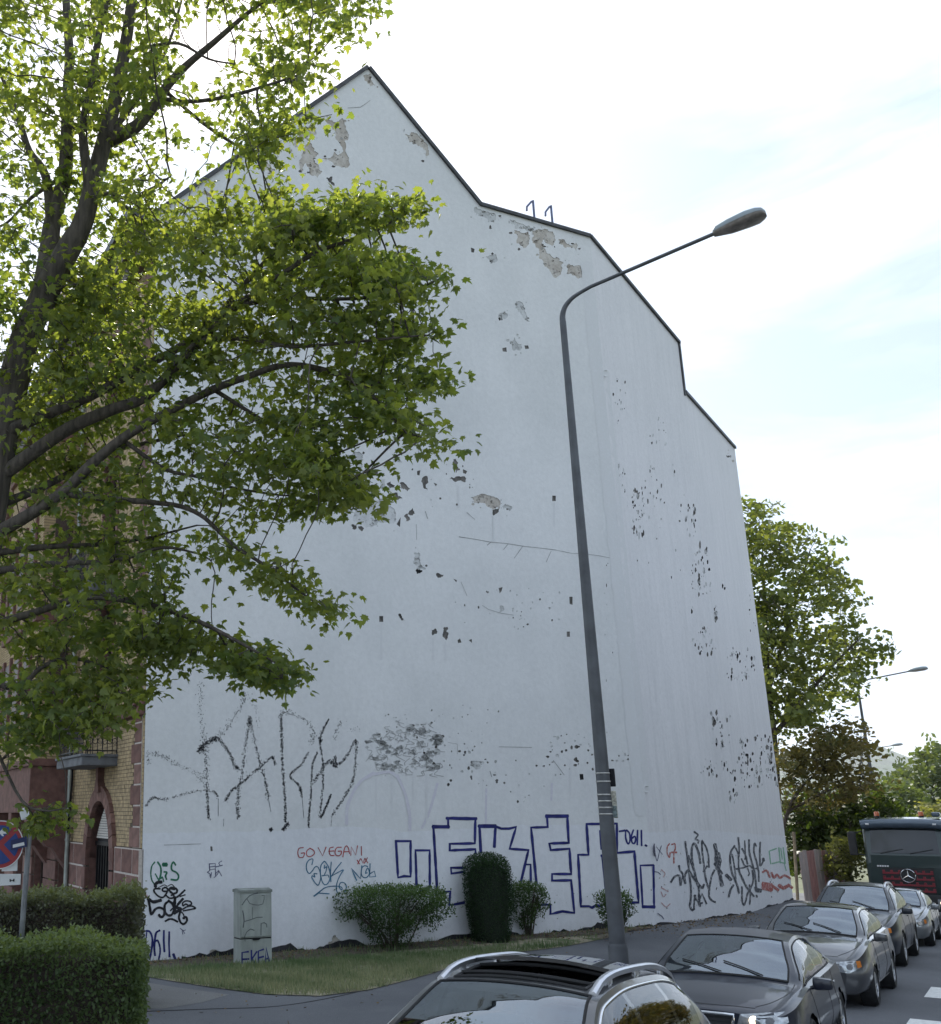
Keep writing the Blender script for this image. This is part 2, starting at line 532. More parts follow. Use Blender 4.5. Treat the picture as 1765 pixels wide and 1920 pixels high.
# lighter worn asphalt patch on the path and a repair seam
def pave_poly(name, px, m, zoff):
    P = [on_ground(u, v) for u, v in px]
    P = [(p.x, p.y) for p in P]
    pts, faces = dense_fill(P, .5)
    vs = [(x, y, gz(x, y) + zoff) for x, y in pts]
    o = bpy.data.objects.new(name, mesh_np(name, vs, faces, m, smooth=True)); link(o)
    return o
def dense_fill(P, step):
    """triangulate outline P with extra points inside so that it can follow the ground"""
    xs = [p[0] for p in P]; ys = [p[1] for p in P]
    O = []
    n = len(P)
    for i in range(n):
        a, b = Vector(P[i]), Vector(P[(i + 1) % n]); k = max(1, int((b - a).length / step))
        for j in range(k): O.append(a.lerp(b, j / k))
    def inside(p):
        c = False; j = len(O) - 1
        for i in range(len(O)):
            if (O[i].y > p[1]) != (O[j].y > p[1]) and p[0] < (O[j].x - O[i].x) * (p[1] - O[i].y) / (O[j].y - O[i].y) + O[i].x: c = not c
            j = i
        return c
    extra = []
    x = min(xs) + step * .5
    while x < max(xs):
        y = min(ys) + step * .5
        while y < max(ys):
            if inside((x, y)): extra.append(Vector((x + random.uniform(-.1, .1) * step, y + random.uniform(-.1, .1) * step)))
            y += step
        x += step
    r = delaunay_2d_cdt(O + extra, [], [list(range(len(O)))], 1, 1e-6)
    return [tuple(p) for p in r[0]], [tuple(f) for f in r[2]]
tag(pave_poly('worn_patch', [(268, 1842), (330, 1852), (430, 1866), (380, 1880), (300, 1893), (240, 1888)], M_patch, .004), kind='structure')
mb = MB()
P = [on_ground(u, v) + Vector((0, 0, .002)) for u, v in ((265, 1898), (400, 1893), (520, 1888), (640, 1868), (760, 1838))]
mb.tube(cat_rom(P, 5), .012, 4)
tag(mb.build('path_seam', M_plinth), kind='structure')
# ------------------------------------------------------------------ the apartment building
building = thing('apartment_building', 'tall building with peeling white graffitied gable wall and a yellow brick, red sandstone street front', 'building', WP0)
PL = []                                         # three slightly angled planes of the gable wall
for a, b in zip(WALL[:-1], WALL[1:]):
    d = (b.xy - a.xy); Ln = d.length; d.normalize()
    PL.append((a.copy(), d, Vector((d.y, -d.x)), Ln, a.z, b.z))
PL[0] = (WP0.copy(), DA.normalized(), Vector((DA.y, -DA.x)).normalized(), PL[0][3], WP0.z, WP1.z)
def WP(k, s, z, off=0.0):
    P, d, n = PL[k][:3]
    return Vector((P.x + d.x * s + n.x * off, P.y + d.y * s + n.y * off, z))
def plane_of(u, v):
    if u < 1115 + .0985 * (v - 450): return 0
    if u < 1285 + .1186 * (v - 740): return 1
    return 2
def px_wall(u, v, k=None):
    if k is None: k = plane_of(u, v)
    s, z = on_vplane(u, v, PL[k][0].xy, PL[k][1]); return k, s, z
eaveL = px_wall(295, 400, 0)[2]; sPk, zPk = px_wall(690, 128, 0)[1:]
sFl, zFl = px_wall(900, 385, 0)[1:]
LA = PL[0][3]; zCr = px_wall(1115, 447, 0)[2]
zB1 = px_wall(1281, 650, 1)[2]; LB = PL[1][3]
zC0 = px_wall(1287, 740, 2)[2]; LC = PL[2][3]; zC1 = px_wall(1381, 845, 2)[2]
TOPS = [[(0, eaveL), (sPk, zPk), (sFl, zFl), (LA, zCr)], [(0, zCr), (LB, zB1)], [(0, zC0), (LC, zC1)]]

def zoomed(x0, y0, sc, pts): return [(x0 + x / sc, y0 + y / sc) for x, y in pts]
def rough(poly, amt=.26):
    """break every edge of an outline up like torn plaster"""
    P = [Vector(p) for p in poly]
    for it in range(4):
        o = []
        for i in range(len(P)):
            a, b = P[i], P[(i + 1) % len(P)]; L_ = (b - a).length
            o.append(a)
            if L_ > 2.4:
                n = Vector((-(b - a).y, (b - a).x)) / L_
                o.append(a.lerp(b, random.uniform(.35, .65)) + n * random.uniform(-amt, amt) * min(L_, 22))
        P = o
    return [(p.x, p.y) for p in P]
def rpoly(u, v, ru, rv, n=7):
    a0 = random.uniform(0, 6.3)
    return [(u + ru * random.uniform(.55, 1.1) * cos(a0 + 2 * pi * i / n), v + rv * random.uniform(.55, 1.1) * sin(a0 + 2 * pi * i / n)) for i in range(n)]
HOLES = []          # (pixel outline, kind) kinds: under, grey, masonry, dark
G1 = lambda pts: zoomed(300, 100, 2.101, pts)
for poly, kd in [
    ([(650, 265), (720, 255), (745, 320), (740, 450), (690, 445), (640, 415), (690, 385), (705, 400), (712, 350), (680, 300)], 'under'),
    ([(560, 290), (600, 280), (615, 320), (580, 330), (545, 370), (525, 360)], 'under'),
    ([(560, 395), (590, 350), (625, 395), (610, 430), (640, 465), (620, 490), (590, 475), (575, 430), (560, 470), (548, 440)], 'under'),
    ([(385, 410), (430, 390), (445, 410), (425, 430), (455, 460), (440, 475), (400, 455)], 'under'),
    ([(655, 490), (680, 485), (690, 520), (665, 505)], 'masonry'), ([(155, 545), (200, 550), (230, 570), (200, 575)], 'under'),
    ([(215, 590), (240, 600), (270, 630), (240, 650), (215, 620)], 'grey'), ([(8, 645), (60, 630), (80, 655), (40, 672), (15, 668)], 'under'),
    ([(965, 320), (1000, 310), (1040, 340), (1060, 400), (1045, 410), (1025, 365), (985, 350)], 'under'),
    ([(803, 85), (832, 85), (850, 125), (830, 130), (810, 108)], 'under'), ([(1240, 606), (1275, 618), (1322, 632), (1318, 660), (1295, 665), (1255, 640)], 'grey'),
    ([(1380, 655), (1480, 685), (1470, 700), (1400, 690)], 'grey'), ([(1395, 695), (1450, 702), (1455, 740), (1430, 765), (1405, 745)], 'under'),
    ([(1465, 704), (1500, 694), (1550, 704), (1555, 740), (1545, 760), (1520, 730), (1505, 745), (1530, 790), (1590, 826), (1580, 870), (1560, 885), (1535, 850), (1515, 840), (1495, 780), (1480, 760)], 'under'),
    ([(1570, 733), (1640, 745), (1640, 780), (1590, 760)], 'under'), ([(1603, 834), (1660, 840), (1670, 870), (1640, 882), (1603, 868)], 'under'),
    ([(1225, 765), (1240, 770), (1237, 785), (1227, 783)], 'masonry'), ([(1285, 800), (1325, 790), (1320, 825), (1300, 830)], 'grey')]:
    HOLES.append((G1(poly), kd))
G2 = lambda pts: zoomed(880, 340, 2.9417, pts)
for poly, kd in [([(160, 745), (200, 715), (215, 740), (175, 765)], 'grey'), ([(255, 665), (285, 665), (300, 690), (315, 740), (335, 775), (310, 765), (280, 720)], 'grey'),
    ([(220, 885), (250, 860), (265, 890), (290, 900), (280, 935), (250, 935), (235, 900)], 'grey'), ([(183, 920), (205, 915), (208, 940), (185, 938)], 'masonry'),
    ([(305, 905), (325, 905), (330, 922), (310, 925)], 'masonry'), ([(160, 752), (178, 745), (182, 762), (166, 768)], 'dark')]:
    HOLES.append((G2(poly), kd))
G3 = lambda pts: zoomed(600, 780, 2.758, pts)
for poly, kd in [
    ([(185, 470), (240, 430), (325, 432), (360, 465), (392, 520), (382, 556), (300, 552), (250, 572), (175, 545)], 'grey'), ([(145, 200), (225, 205), (222, 265), (190, 260), (150, 240)], 'grey'),
    ([(310, 340), (338, 327), (342, 370), (330, 395), (318, 375)], 'grey'), ([(345, 350), (365, 338), (392, 360), (360, 374)], 'masonry'), ([(413, 346), (470, 370), (450, 390), (420, 375)], 'masonry'),
    ([(372, 400), (400, 395), (427, 425), (405, 437)], 'masonry'), ([(458, 500), (480, 476), (494, 505), (470, 516)], 'masonry'), ([(436, 520), (455, 505), (468, 535), (445, 548)], 'masonry'),
    ([(397, 560), (418, 523), (414, 574)], 'masonry'), ([(165, 560), (190, 565), (182, 587), (168, 582)], 'masonry'), ([(200, 570), (228, 582), (215, 596)], 'masonry'),
    ([(685, 240), (705, 218), (710, 255), (725, 275), (705, 295), (685, 270)], 'masonry'), ([(680, 315), (757, 322), (755, 342), (690, 335)], 'masonry'), ([(740, 275), (762, 285), (755, 300), (740, 295)], 'masonry'),
    ([(525, 340), (550, 308), (560, 345), (555, 387), (535, 370)], 'masonry'), ([(503, 285), (520, 280), (515, 307), (503, 305)], 'masonry'), ([(520, 190), (540, 180), (538, 205), (522, 214)], 'masonry'),
    ([(588, 345), (606, 352), (600, 364)], 'masonry'), ([(893, 490), (930, 478), (925, 497), (895, 514)], 'masonry'), ([(780, 420), (820, 410), (925, 430), (930, 470), (895, 484), (860, 465), (800, 450)], 'under'),
    ([(945, 465), (992, 468), (980, 492), (950, 480)], 'grey'), ([(282, 275), (300, 275), (300, 300), (282, 300)], 'masonry'), ([(1202, 412), (1220, 412), (1220, 440), (1202, 440)], 'masonry'),
    ([(307, 1035), (327, 1035), (327, 1065), (307, 1065)], 'masonry'), ([(1277, 1115), (1293, 1115), (1293, 1142), (1277, 1142)], 'masonry'), ([(145, 85), (165, 85), (165, 115), (145, 115)], 'masonry'),
    ([(1290, 935), (1307, 935), (1307, 977), (1292, 972)], 'masonry'), ([(488, 706), (510, 706), (515, 740), (548, 790), (528, 792), (500, 788), (485, 765)], 'grey'), ([(496, 796), (530, 799), (520, 813), (500, 811)], 'dark'),
    ([(575, 1105), (600, 1100), (605, 1125), (585, 1135)], 'masonry'), ([(638, 1100), (660, 1090), (665, 1130), (655, 1160), (640, 1145)], 'masonry'), ([(712, 1160), (725, 1150), (732, 1172), (715, 1175)], 'masonry'),
    ([(770, 1160), (785, 1153), (787, 1174)], 'masonry'), ([(405, 1025), (420, 1025), (442, 1060), (420, 1056)], 'masonry'), ([(408, 80), (430, 75), (440, 92), (415, 95)], 'masonry'), ([(108, 65), (118, 62), (118, 85), (108, 88)], 'masonry'),
    ([(228, 290), (262, 292), (245, 305)], 'masonry'), ([(600, 818), (640, 820), (636, 831), (602, 828)], 'masonry'), ([(690, 842), (708, 850), (706, 860)], 'masonry'),
    ([(1490, 275), (1520, 280), (1525, 400), (1532, 470), (1520, 470), (1500, 455), (1482, 400), (1495, 340)], 'under'), ([(1468, 400), (1482, 403), (1480, 415), (1470, 412)], 'dark'),
    ([(925, 890), (945, 885), (940, 905), (930, 918)], 'masonry'), ([(920, 1020), (930, 985), (950, 985), (945, 1010)], 'grey'), ([(1500, 725), (1518, 728), (1522, 745), (1508, 740)], 'masonry')]:
    HOLES.append((G3(poly), kd))
for x0, x1, y0, y1, n in ((700, 1300, 880, 1100, 26), (330, 640, 160, 330, 8), (560, 800, 250, 560, 14), (980, 1070, 1000, 1110, 10)):
    for i in range(n):
        u, v = G3([(random.uniform(x0, x1), random.uniform(y0, y1))])[0]
        r = random.uniform(.9, 2.6); HOLES.append((rpoly(u, v, r, r * random.uniform(.7, 1.5), 6), random.choice(['grey', 'masonry', 'grey'])))
G4 = lambda pts: zoomed(640, 1290, 2.9417, pts)
def in_poly(p, P):
    c = False; j = len(P) - 1
    for i in range(len(P)):
        if (P[i][1] > p[1]) != (P[j][1] > p[1]) and p[0] < (P[j][0] - P[i][0]) * (p[1] - P[i][1]) / (P[j][1] - P[i][1]) + P[i][0]: c = not c
        j = i
    return c
reg = [(125, 310), (200, 230), (300, 150), (380, 215), (460, 175), (540, 260), (550, 480), (450, 475), (200, 450), (150, 380)]
for i in range(170):
    x, y = random.uniform(125, 550), random.uniform(150, 480)
    if in_poly((x, y), reg) and (y > 290 or random.random() < .5):
        r = random.choice([6, 9, 13, 18, 24, 30])
        HOLES.append((G4(rpoly(x, y, r * random.uniform(.8, 1.5), r * random.uniform(.4, .9), 9)), 'grey' if r > 7 or random.random() < .7 else 'masonry'))
for x0, x1, y0, y1, n, r0, r1 in ((560, 900, 330, 540, 34, 3, 11), (560, 900, 90, 330, 16, 2, 6), (1130, 1390, 250, 520, 34, 4, 14), (900, 1250, 400, 640, 16, 3, 8), (1480, 1640, 320, 420, 10, 3, 9), (190, 560, 110, 220, 14, 3, 7)):
    for i in range(n):
        r = random.uniform(r0, r1)
        HOLES.append((G4(rpoly(random.uniform(x0, x1), random.uniform(y0, y1), r, r * random.uniform(.6, 1.3), 7)), random.choice(['grey', 'masonry', 'masonry'])))
HOLES.append((G4([(715, 405), (770, 402), (775, 435), (735, 442), (712, 425)]), 'grey'))
HOLES.append((G4([(1315, 475), (1335, 475), (1338, 505), (1318, 508)]), 'dark'))
G5 = lambda pts: zoomed(1100, 600, 2.0425, pts)
HOLES.append((G5([(518, 458), (532, 500), (552, 515), (563, 500), (568, 545), (545, 538), (520, 490)]), 'under'))
for x0, x1, y0, y1, n, k in ((95, 150, 220, 400, 9, .8), (115, 150, 540, 660, 9, .8), (175, 220, 640, 830, 26, 1.1), (220, 300, 560, 720, 10, .8), (240, 310, 370, 480, 8, .8), (330, 345, 520, 600, 3, .8),
    (345, 420, 700, 830, 18, .9), (430, 475, 840, 1060, 18, 1.1), (395, 440, 890, 1040, 12, 1), (400, 410, 1090, 1130, 3, 1), (488, 500, 1095, 1150, 6, 1.3), (405, 495, 1180, 1280, 20, 1.1),
    (535, 645, 1255, 1380, 26, 1), (475, 550, 1500, 1635, 20, 1.2), (590, 735, 1590, 1790, 60, 1.2), (430, 590, 1680, 1760, 20, 1), (545, 580, 1780, 1860, 8, 1.3), (703, 715, 1600, 1650, 4, 1.2),
    (625, 655, 980, 1200, 10, .8), (150, 400, 600, 1000, 10, .6), (515, 530, 990, 1030, 4, .8), (150, 170, 1480, 1560, 3, .9), (690, 745, 1650, 1790, 16, 1.2), (60, 120, 900, 1600, 8, .6)):
    for i in range(int(n * 1.9)):
        u, v = G5([(random.uniform(x0, x1), random.uniform(y0, y1))])[0]
        r = random.choice([.5, .8, 1.0, 1.3, 1.9, 2.3]) * k
        HOLES.append((rpoly(u, v, r, r * random.uniform(1.3, 3.4), 6), random.choice(['masonry', 'dark', 'grey', 'masonry', 'grey'])))
for i in range(90):                              # pitting low on the painted band at the right
    u = random.uniform(1215, 1470); v = random.uniform(1600, 1712 - (u - 1215) * .1)
    r = random.uniform(.6, 1.5); HOLES.append((rpoly(u, v, r, r * 1.4, 5), random.choice(['grey', 'under', 'masonry', 'grey'])))
for i in range(40):
    u = random.uniform(740, 1180); v = random.uniform(1640, 1725)
    r = random.uniform(.6, 1.3); HOLES.append((rpoly(u, v, r, r * 1.2, 5), random.choice(['grey', 'masonry'])))
HOLES.append((zoomed(500, 1500, 2.385, [(275, 640), (305, 605), (330, 640), (300, 652)]), 'under'))
HOLES.append((zoomed(260, 1590, 8.35, [(1115, 1615), (1190, 1590), (1240, 1680), (1180, 1720), (1110, 1710)]), 'under'))
HOLES.append((zoomed(240, 1280, 3.677, [(568, 1130), (582, 1130), (584, 1162), (570, 1162)]), 'masonry'))
extra = []
for poly, kd in list(HOLES):
    w_ = max(p[0] for p in poly) - min(p[0] for p in poly)
    if w_ > 14 and kd in ('under', 'grey'):
        for i in range(int(w_ / 4)):
            p = random.choice(poly); r = random.choice([.6, .9, 1.3, 2.0, 3.0])
            extra.append((rpoly(p[0] + random.gauss(0, 7), p[1] + random.gauss(0, 7), r * random.uniform(.8, 1.6), r, 7), random.choice([kd, kd, 'grey', 'masonry'])))
        for i in range(int(w_ / 9)):
            p = random.choice(poly); c_ = (sum(q[0] for q in poly) / len(poly), sum(q[1] for q in poly) / len(poly)); t_ = random.uniform(.15, .7)
            r = random.choice([1.2, 1.8, 2.6]); extra.append((rpoly(p[0] + (c_[0] - p[0]) * t_, p[1] + (c_[1] - p[1]) * t_, r * 1.4, r * .8, 7), 'masonry'))
HOLES += extra
PAINT = [(262, 1563), (330, 1561), (430, 1560), (500, 1558), (560, 1554), (640, 1551), (690, 1551), (760, 1560), (850, 1556), (940, 1548), (1040, 1546), (1120, 1548), (1171, 1550), (1205, 1560), (1240, 1561),
         (1288, 1556), (1340, 1558), (1390, 1562), (1440, 1566), (1482, 1568)]
MATK = {'under': M_under, 'grey': M_greyrender, 'masonry': M_masonry, 'dark': M_hole_shade}
backing = {k: MB() for k in MATK}
def wall_panel(k):
    P, d, n, Ln, z0, z1 = PL[k]
    low0, low1 = z0 - .7, z1 - .7
    outline = [(0, low0), (Ln, low1)] + [(s, z) for s, z in reversed(TOPS[k])]
    band = []
    for u, v in PAINT:
        kk, s, z = px_wall(u, v, k)
        s += .0
        if -.01 < s < Ln + .01: band.append((min(max(s, 0), Ln), z))
    kL = px_wall(*PAINT[0], 0)
    def line_at(sq):
        pts = [px_wall(u, v, k)[1:] for u, v in PAINT]
        for (a, za), (b, zb) in zip(pts[:-1], pts[1:]):
            if a <= sq <= b and b > a: return za + (zb - za) * (sq - a) / (b - a)
        return pts[0][1] if sq < pts[0][0] else pts[-1][1]
    inner = [b for b in band if .12 < b[0] < Ln - .12]
    dense = [(0, line_at(0))] + inner + [(Ln, line_at(Ln))]
    dd = []
    for (a, za), (b, zb) in zip(dense[:-1], dense[1:]):
        q = max(1, int((b - a) / .12))
        for i in range(q):
            t = i / q; dd.append((a + (b - a) * t, za + (zb - za) * t + (random.uniform(-.018, .018) if 0 < a + (b - a) * t < Ln else 0)))
    dd.append(dense[-1])
    bandpoly = [(0, low0), (Ln, low1)] + dd[::-1]
    coords, faces = [], []
    def addpoly(poly):
        poly = ccw(poly)
        i0 = len(coords); coords.extend(Vector(p) for p in poly); faces.append(list(range(i0, i0 + len(poly))))
    addpoly(outline); addpoly(bandpoly)
    used = []
    for poly, kd in HOLES:
        cu = sum(p[0] for p in poly) / len(poly); cv = sum(p[1] for p in poly) / len(poly)
        if plane_of(cu, cv) != k: continue
        big = max(p[0] for p in poly) - min(p[0] for p in poly) > 9
        pp = [px_wall(u, v, k)[1:] for u, v in (rough(poly) if big else poly)]
        if min(p[0] for p in pp) < .03 or max(p[0] for p in pp) > Ln - .03: continue
        ok = True
        for s, z in pp:
            for (a, za), (b, zb) in zip(TOPS[k][:-1], TOPS[k][1:]):
                if a <= s <= b and z > za + (zb - za) * (s - a) / (b - a) - .05: ok = False
            if z < z0 + (z1 - z0) * s / Ln - .1: ok = False
        if not ok: continue
        addpoly(pp); used.append((pp, kd))
    edges = [(f[a], f[(a + 1) % len(f)]) for f in faces for a in range(len(f))]
    r = delaunay_2d_cdt(coords, edges, [], 0, 1e-5)
    mb = MB()
    vv = [WP(k, p.x, p.y) for p in r[0]]
    V2 = np.array([(p.x, p.y) for p in r[0]]); T_ = [tuple(f) for f in r[2]]
    cen = np.array([V2[list(f)].mean(0) for f in T_])
    def inside_mask(poly):
        P_ = np.array(poly); m_ = np.zeros(len(cen), bool)
        idx = np.where((cen[:, 0] > P_[:, 0].min()) & (cen[:, 0] < P_[:, 0].max()) & (cen[:, 1] > P_[:, 1].min()) & (cen[:, 1] < P_[:, 1].max()))[0]
        if len(idx):
            x, y = cen[idx, 0], cen[idx, 1]; c_ = np.zeros(len(idx), bool); x2, y2 = P_[-1]
            for x1, y1 in P_:
                if y1 != y2: c_ ^= ((y1 > y) != (y2 > y)) & (x < (x2 - x1) * (y - y1) / (y2 - y1) + x1)
                x2, y2 = x1, y1
            m_[idx] = c_
        return m_
    ins = inside_mask(outline); bnd = inside_mask(bandpoly)
    for pp, kd in used: ins &= ~inside_mask(pp)
    fl = [f for f, q in zip(T_, ins) if q]; mi = [int(b) for b, q in zip(bnd, ins) if q]
    mb.add(vv, fl); mb.m = mi
    for pp, kd in used:                           # edges of the plaster and the bare ground behind it
        dep = {'under': .014, 'grey': .012, 'masonry': .02, 'dark': .05}[kd]
        m = len(pp); area = sum(pp[i][0] * pp[(i + 1) % m][1] - pp[(i + 1) % m][0] * pp[i][1] for i in range(m))
        fr = [WP(k, s, z) for s, z in pp]; bk = [WP(k, s, z, -dep) for s, z in pp]
        tris = fill2d(pp)
        if area < 0: tris = [t for t in tris]
        backing[kd].add(bk, tris)
        backing[kd].add(fr + bk, [(i, (i + 1) % m, (i + 1) % m + m, i + m) for i in range(m)])
    return mb.build('gable_wall', [M_stucco if k == 0 else M_stucco_side, M_fresh], building, world=True, fixn=False,
                    label=['white rendered gable wall with peeling patches and graffiti', 'angled strip of gable wall with dark pitting', 'far end strip of gable wall with dark pitting'][k])
gables = [wall_panel(k) for k in range(3)]
for kd, nm in (('under', 'bare_undercoat'), ('grey', 'bare_base_render'), ('masonry', 'bare_masonry'), ('dark', 'pitting')):
    o = backing[kd].build(nm, MATK[kd], building, world=True, fixn=False); o['kind'] = 'stuff'

# solid shell, roofs and verge trim
shell, roof, verge, roofsub = MB(), MB(), MB(), MB()
DEPTH = [20.0, 5.0, 4.0]
BACK = -PL[0][2]
for k in range(3):
    P, d, n, Ln, z0, z1 = PL[k]
    poly = [(0, z0 - .8), (Ln, z1 - .8)] + [(s, z - .02) for s, z in reversed(TOPS[k])]
    s_in = .35 if k == 0 else 0.0
    poly = [(max(s, s_in), z) for s, z in poly]
    shell.prism(poly, lambda a, b, o, k=k: WP(k, a, b, o), -.09, -DEPTH[k])
    for (a, za), (b, zb) in zip(TOPS[k][:-1], TOPS[k][1:]):
        ln = hypot(b - a, zb - za); t = Vector(((b - a) / ln, (zb - za) / ln)); nn = Vector((-t.y, t.x))
        q = [(a, za), (b, zb), (b + nn.x * .07, zb + nn.y * .07), (a + nn.x * .07, za + nn.y * .07)]
        roof.prism(q, lambda x, y, o, k=k: WP(k, x, y, o), -.02, -DEPTH[k])
        q = [(a - nn.x * .11, za - nn.y * .11), (b - nn.x * .11, zb - nn.y * .11), (b + nn.x * .19, zb + nn.y * .19), (a + nn.x * .19, za + nn.y * .19)]
        q2 = [(a - nn.x * .015, za - nn.y * .015), (b - nn.x * .015, zb - nn.y * .015), (b + nn.x * .085, zb + nn.y * .085), (a + nn.x * .085, za + nn.y * .085)]
        verge.prism(q2, lambda x, y, o, k=k: WP(k, x, y, o), .07, .004)
# upright step between the two lower roofs
verge.prism([(LB - .07, zC0 - .1), (LB + .02, zC0 - .1), (LB + .02, zB1 + .12), (LB - .07, zB1 + .12)], lambda x, y, o: WP(1, x, y, o), .05, -.3)
shell.build('masonry_shell', M_stucco_side, building, world=True)
roof.build('roof', M_tile, building, world=True)
verge.build('verge_flashing', M_flash, building, world=True)
# ragged bitumen plinth along the foot of the wall
pl = MB()
for k, s0, s1 in ((0, .9, LA), (1, 0, LB), (2, 0, LC)):
    P, d, n, Ln, z0, z1 = PL[k]
    s = s0; top = []
    while s < s1:
        zb = z0 + (z1 - z0) * s / Ln
        h = .05 + .07 * sin(s * 1.7 + k) + .05 * sin(s * 4.3) + random.uniform(-.035, .035)
        if k > 0: h *= .4
        if k == 0 and 2.0 < s < 3.4: h += .10
        top.append((s, zb + max(-.05, min(h, .24)))); s += random.uniform(.05, .22)
    top.append((s1, z1 + .04))
    for (a, za), (b, zb_) in zip(top[:-1], top[1:]):
        pl.add([WP(k, a, za - .7, .012), WP(k, b, zb_ - .7, .012), WP(k, b, zb_, .012), WP(k, a, za, .012), WP(k, a, za, .001), WP(k, b, zb_, .001)], [(0, 1, 2, 3), (3, 2, 5, 4)])
pl.build('plinth', M_plinth, building, world=True)
# two hooked rails on the flat roof
for u, v, ut, vt, uh, vh in ((1005, 414, 1001, 374, 990, 386), (1039, 424, 1036, 384, 1025, 396)):
    k, s0, z0_ = px_wall(u, v, 0); k, s1, z1_ = px_wall(ut, vt, 0); k, s2, z2_ = px_wall(uh, vh, 0)
    mb = MB(); mb.tube([WP(0, s0, z0_ - .1, -.05), WP(0, s0, z1_, -.05)], .035, 8)
    mb.tube([WP(0, s0, z1_ - .015, -.05), WP(0, s0 - .07, z1_ - .06, -.05), WP(0, s2, z2_, -.05), WP(0, s2 - .01, z2_ - .13, -.05)], .032, 8)
    mb.build('roof_hook', M_blueiron, building, world=True, smooth=False)

# ------------------------------------------------------------------ graffiti
def paint(name, col, rough=.6):
    m, nt, o = mat(name)
    b = principled(nt, o, col, rough, 0, .3)
    c, f, v = noise_col(nt, tuple(x * .8 for x in col), tuple(min(1, x * 1.35 + .01) for x in col), 4)
    nt.links.new(c, b.inputs['Base Color']); return m
def faded(name, col):
    """thin worn paint with the wall showing through in flecks"""
    m, nt, o = mat(name)
    b = principled(nt, o, col, .8, 0, .2)
    c, f, v = noise_col(nt, col, (.74, .74, .76), 14, 6, .50, .78)
    nt.links.new(c, b.inputs['Base Color']); return m
PT_navy = paint('navy_spray_paint', (.018, .022, .14)); PT_black = paint('black_spray_paint', (.014, .014, .018))
PT_green = paint('green_marker', (.02, .14, .075)); PT_red = paint('red_marker', (.36, .07, .07)); PT_teal = paint('teal_marker', (.03, .13, .22))
PT_pale = faded('faded_lilac_paint', (.64, .62, .68)); PT_grey = faded('faded_black_paint', (.07, .075, .09)); PT_pink = faded('faded_red_paint', (.40, .11, .09)); PT_mint = faded('faded_green_paint', (.22, .45, .30))
PT_crack = paint('dirty_crack', (.30, .30, .30)); PT_violet = paint('violet_marker', (.05, .05, .12)); PT_pinkline = faded('pale_red_paint', (.52, .33, .33))
LAYER = [0.0]
def strokes(name, mats, items, label=None, parent=None, sub=5, jag=0.0):
    bold = 1.3 if mats[0] in (PT_grey, PT_pink, PT_mint) else 1.2 if mats[0] is PT_navy else 1.0
    """items: (pixel points, width in pixels, smooth?, material index); laid on the wall as thin paint"""
    mb = MB()
    for it in items:
        pts, w, sm = it[:3]; w = w * bold; mi = it[3] if len(it) > 3 else 0
        LAYER[0] = (LAYER[0] + .0004) % .006
        P2 = [Vector(p) for p in pts]
        if sm: P2 = cat_rom(P2, sub)
        else:
            q = []
            for a, b in zip(P2[:-1], P2[1:]):
                kk = max(1, int((b - a).length / 9)); q += [a.lerp(b, i / kk) for i in range(kk)]
            P2 = q + [P2[-1]]
        ws = [w * random.uniform(.86, 1.14) for _ in P2]
        n = len(P2); vs = []; kpl = plane_of(*P2[n // 2])
        def W3(p, off):
            k, s, z = px_wall(p.x, p.y, kpl if abs(plane_of(p.x, p.y) - kpl) == 0 else None)
            return WP(k, s, z, off)
        for i, p in enumerate(P2):
            d = P2[min(i + 1, n - 1)] - P2[max(i - 1, 0)]
            if d.length < 1e-6: d = Vector((1, 0))
            d.normalize(); nn = Vector((-d.y, d.x)) * ws[i] / 2
            if i == 0: p = p - d * w * .35
            if i == n - 1: p = p + d * w * .35
            off = .003 + LAYER[0] + .00003 * i
            vs += [W3(p + nn, off), W3(p - nn, off)]
        mb.add(vs, [(2 * i, 2 * i + 2, 2 * i + 3, 2 * i + 1) for i in range(n - 1)], mi)
        for p in (P2[0], P2[-1]):                 # round ends
            off = .0033 + LAYER[0] + .00003 * n
            c = [W3(p + Vector((cos(a), sin(a))) * w * .52, off) for a in lin(0, 2 * pi, 8)[:-1]]
            mb.add(c, [tuple(range(8))], mi)
    return mb.build(name, mats, parent or gables[0], world=True, fixn=False, label=label)
def Z(x0, y0, sc):
    return lambda pts: [(x0 + x / sc, y0 + y / sc) for x, y in pts]
PT_stain_shade = faded('water_stain_and_shade', (.69, .692, .695))
strokes('stain_or_shade', [PT_stain_shade], [([(1124 + .0985 * (v - 520) - 22, v) for v in range(500, 1541, 60)], 22, 0), ([(1130 + .0985 * (v - 520) - 12, v) for v in range(700, 1500, 60)], 12, 0)], 'grey painted shade beside the bend')  # darker ribbons: shading at the bend painted onto the wall
strokes('stain_or_shade', [PT_stain_shade], [([(u + .06 * dv * 0, v + dv) for dv in (4, ln * .4, ln)], w, 0) for u, v, ln, w in ((715, 1166, 70, 4), (1039, 940, 46, 3), (600, 1500, 40, 2), (812, 1195, 40, 3), (835, 1200, 36, 3), (775, 1440, 60, 3), (800, 1450, 90, 3), (735, 1446, 70, 3), (905, 1440, 60, 2), (860, 910, 40, 3), (925, 965, 50, 3), (1070, 1420, 70, 3), (705, 1450, 80, 3))], 'thin dirt runs')['kind'] = 'stuff'
A = Z(260, 1590, 8.35)
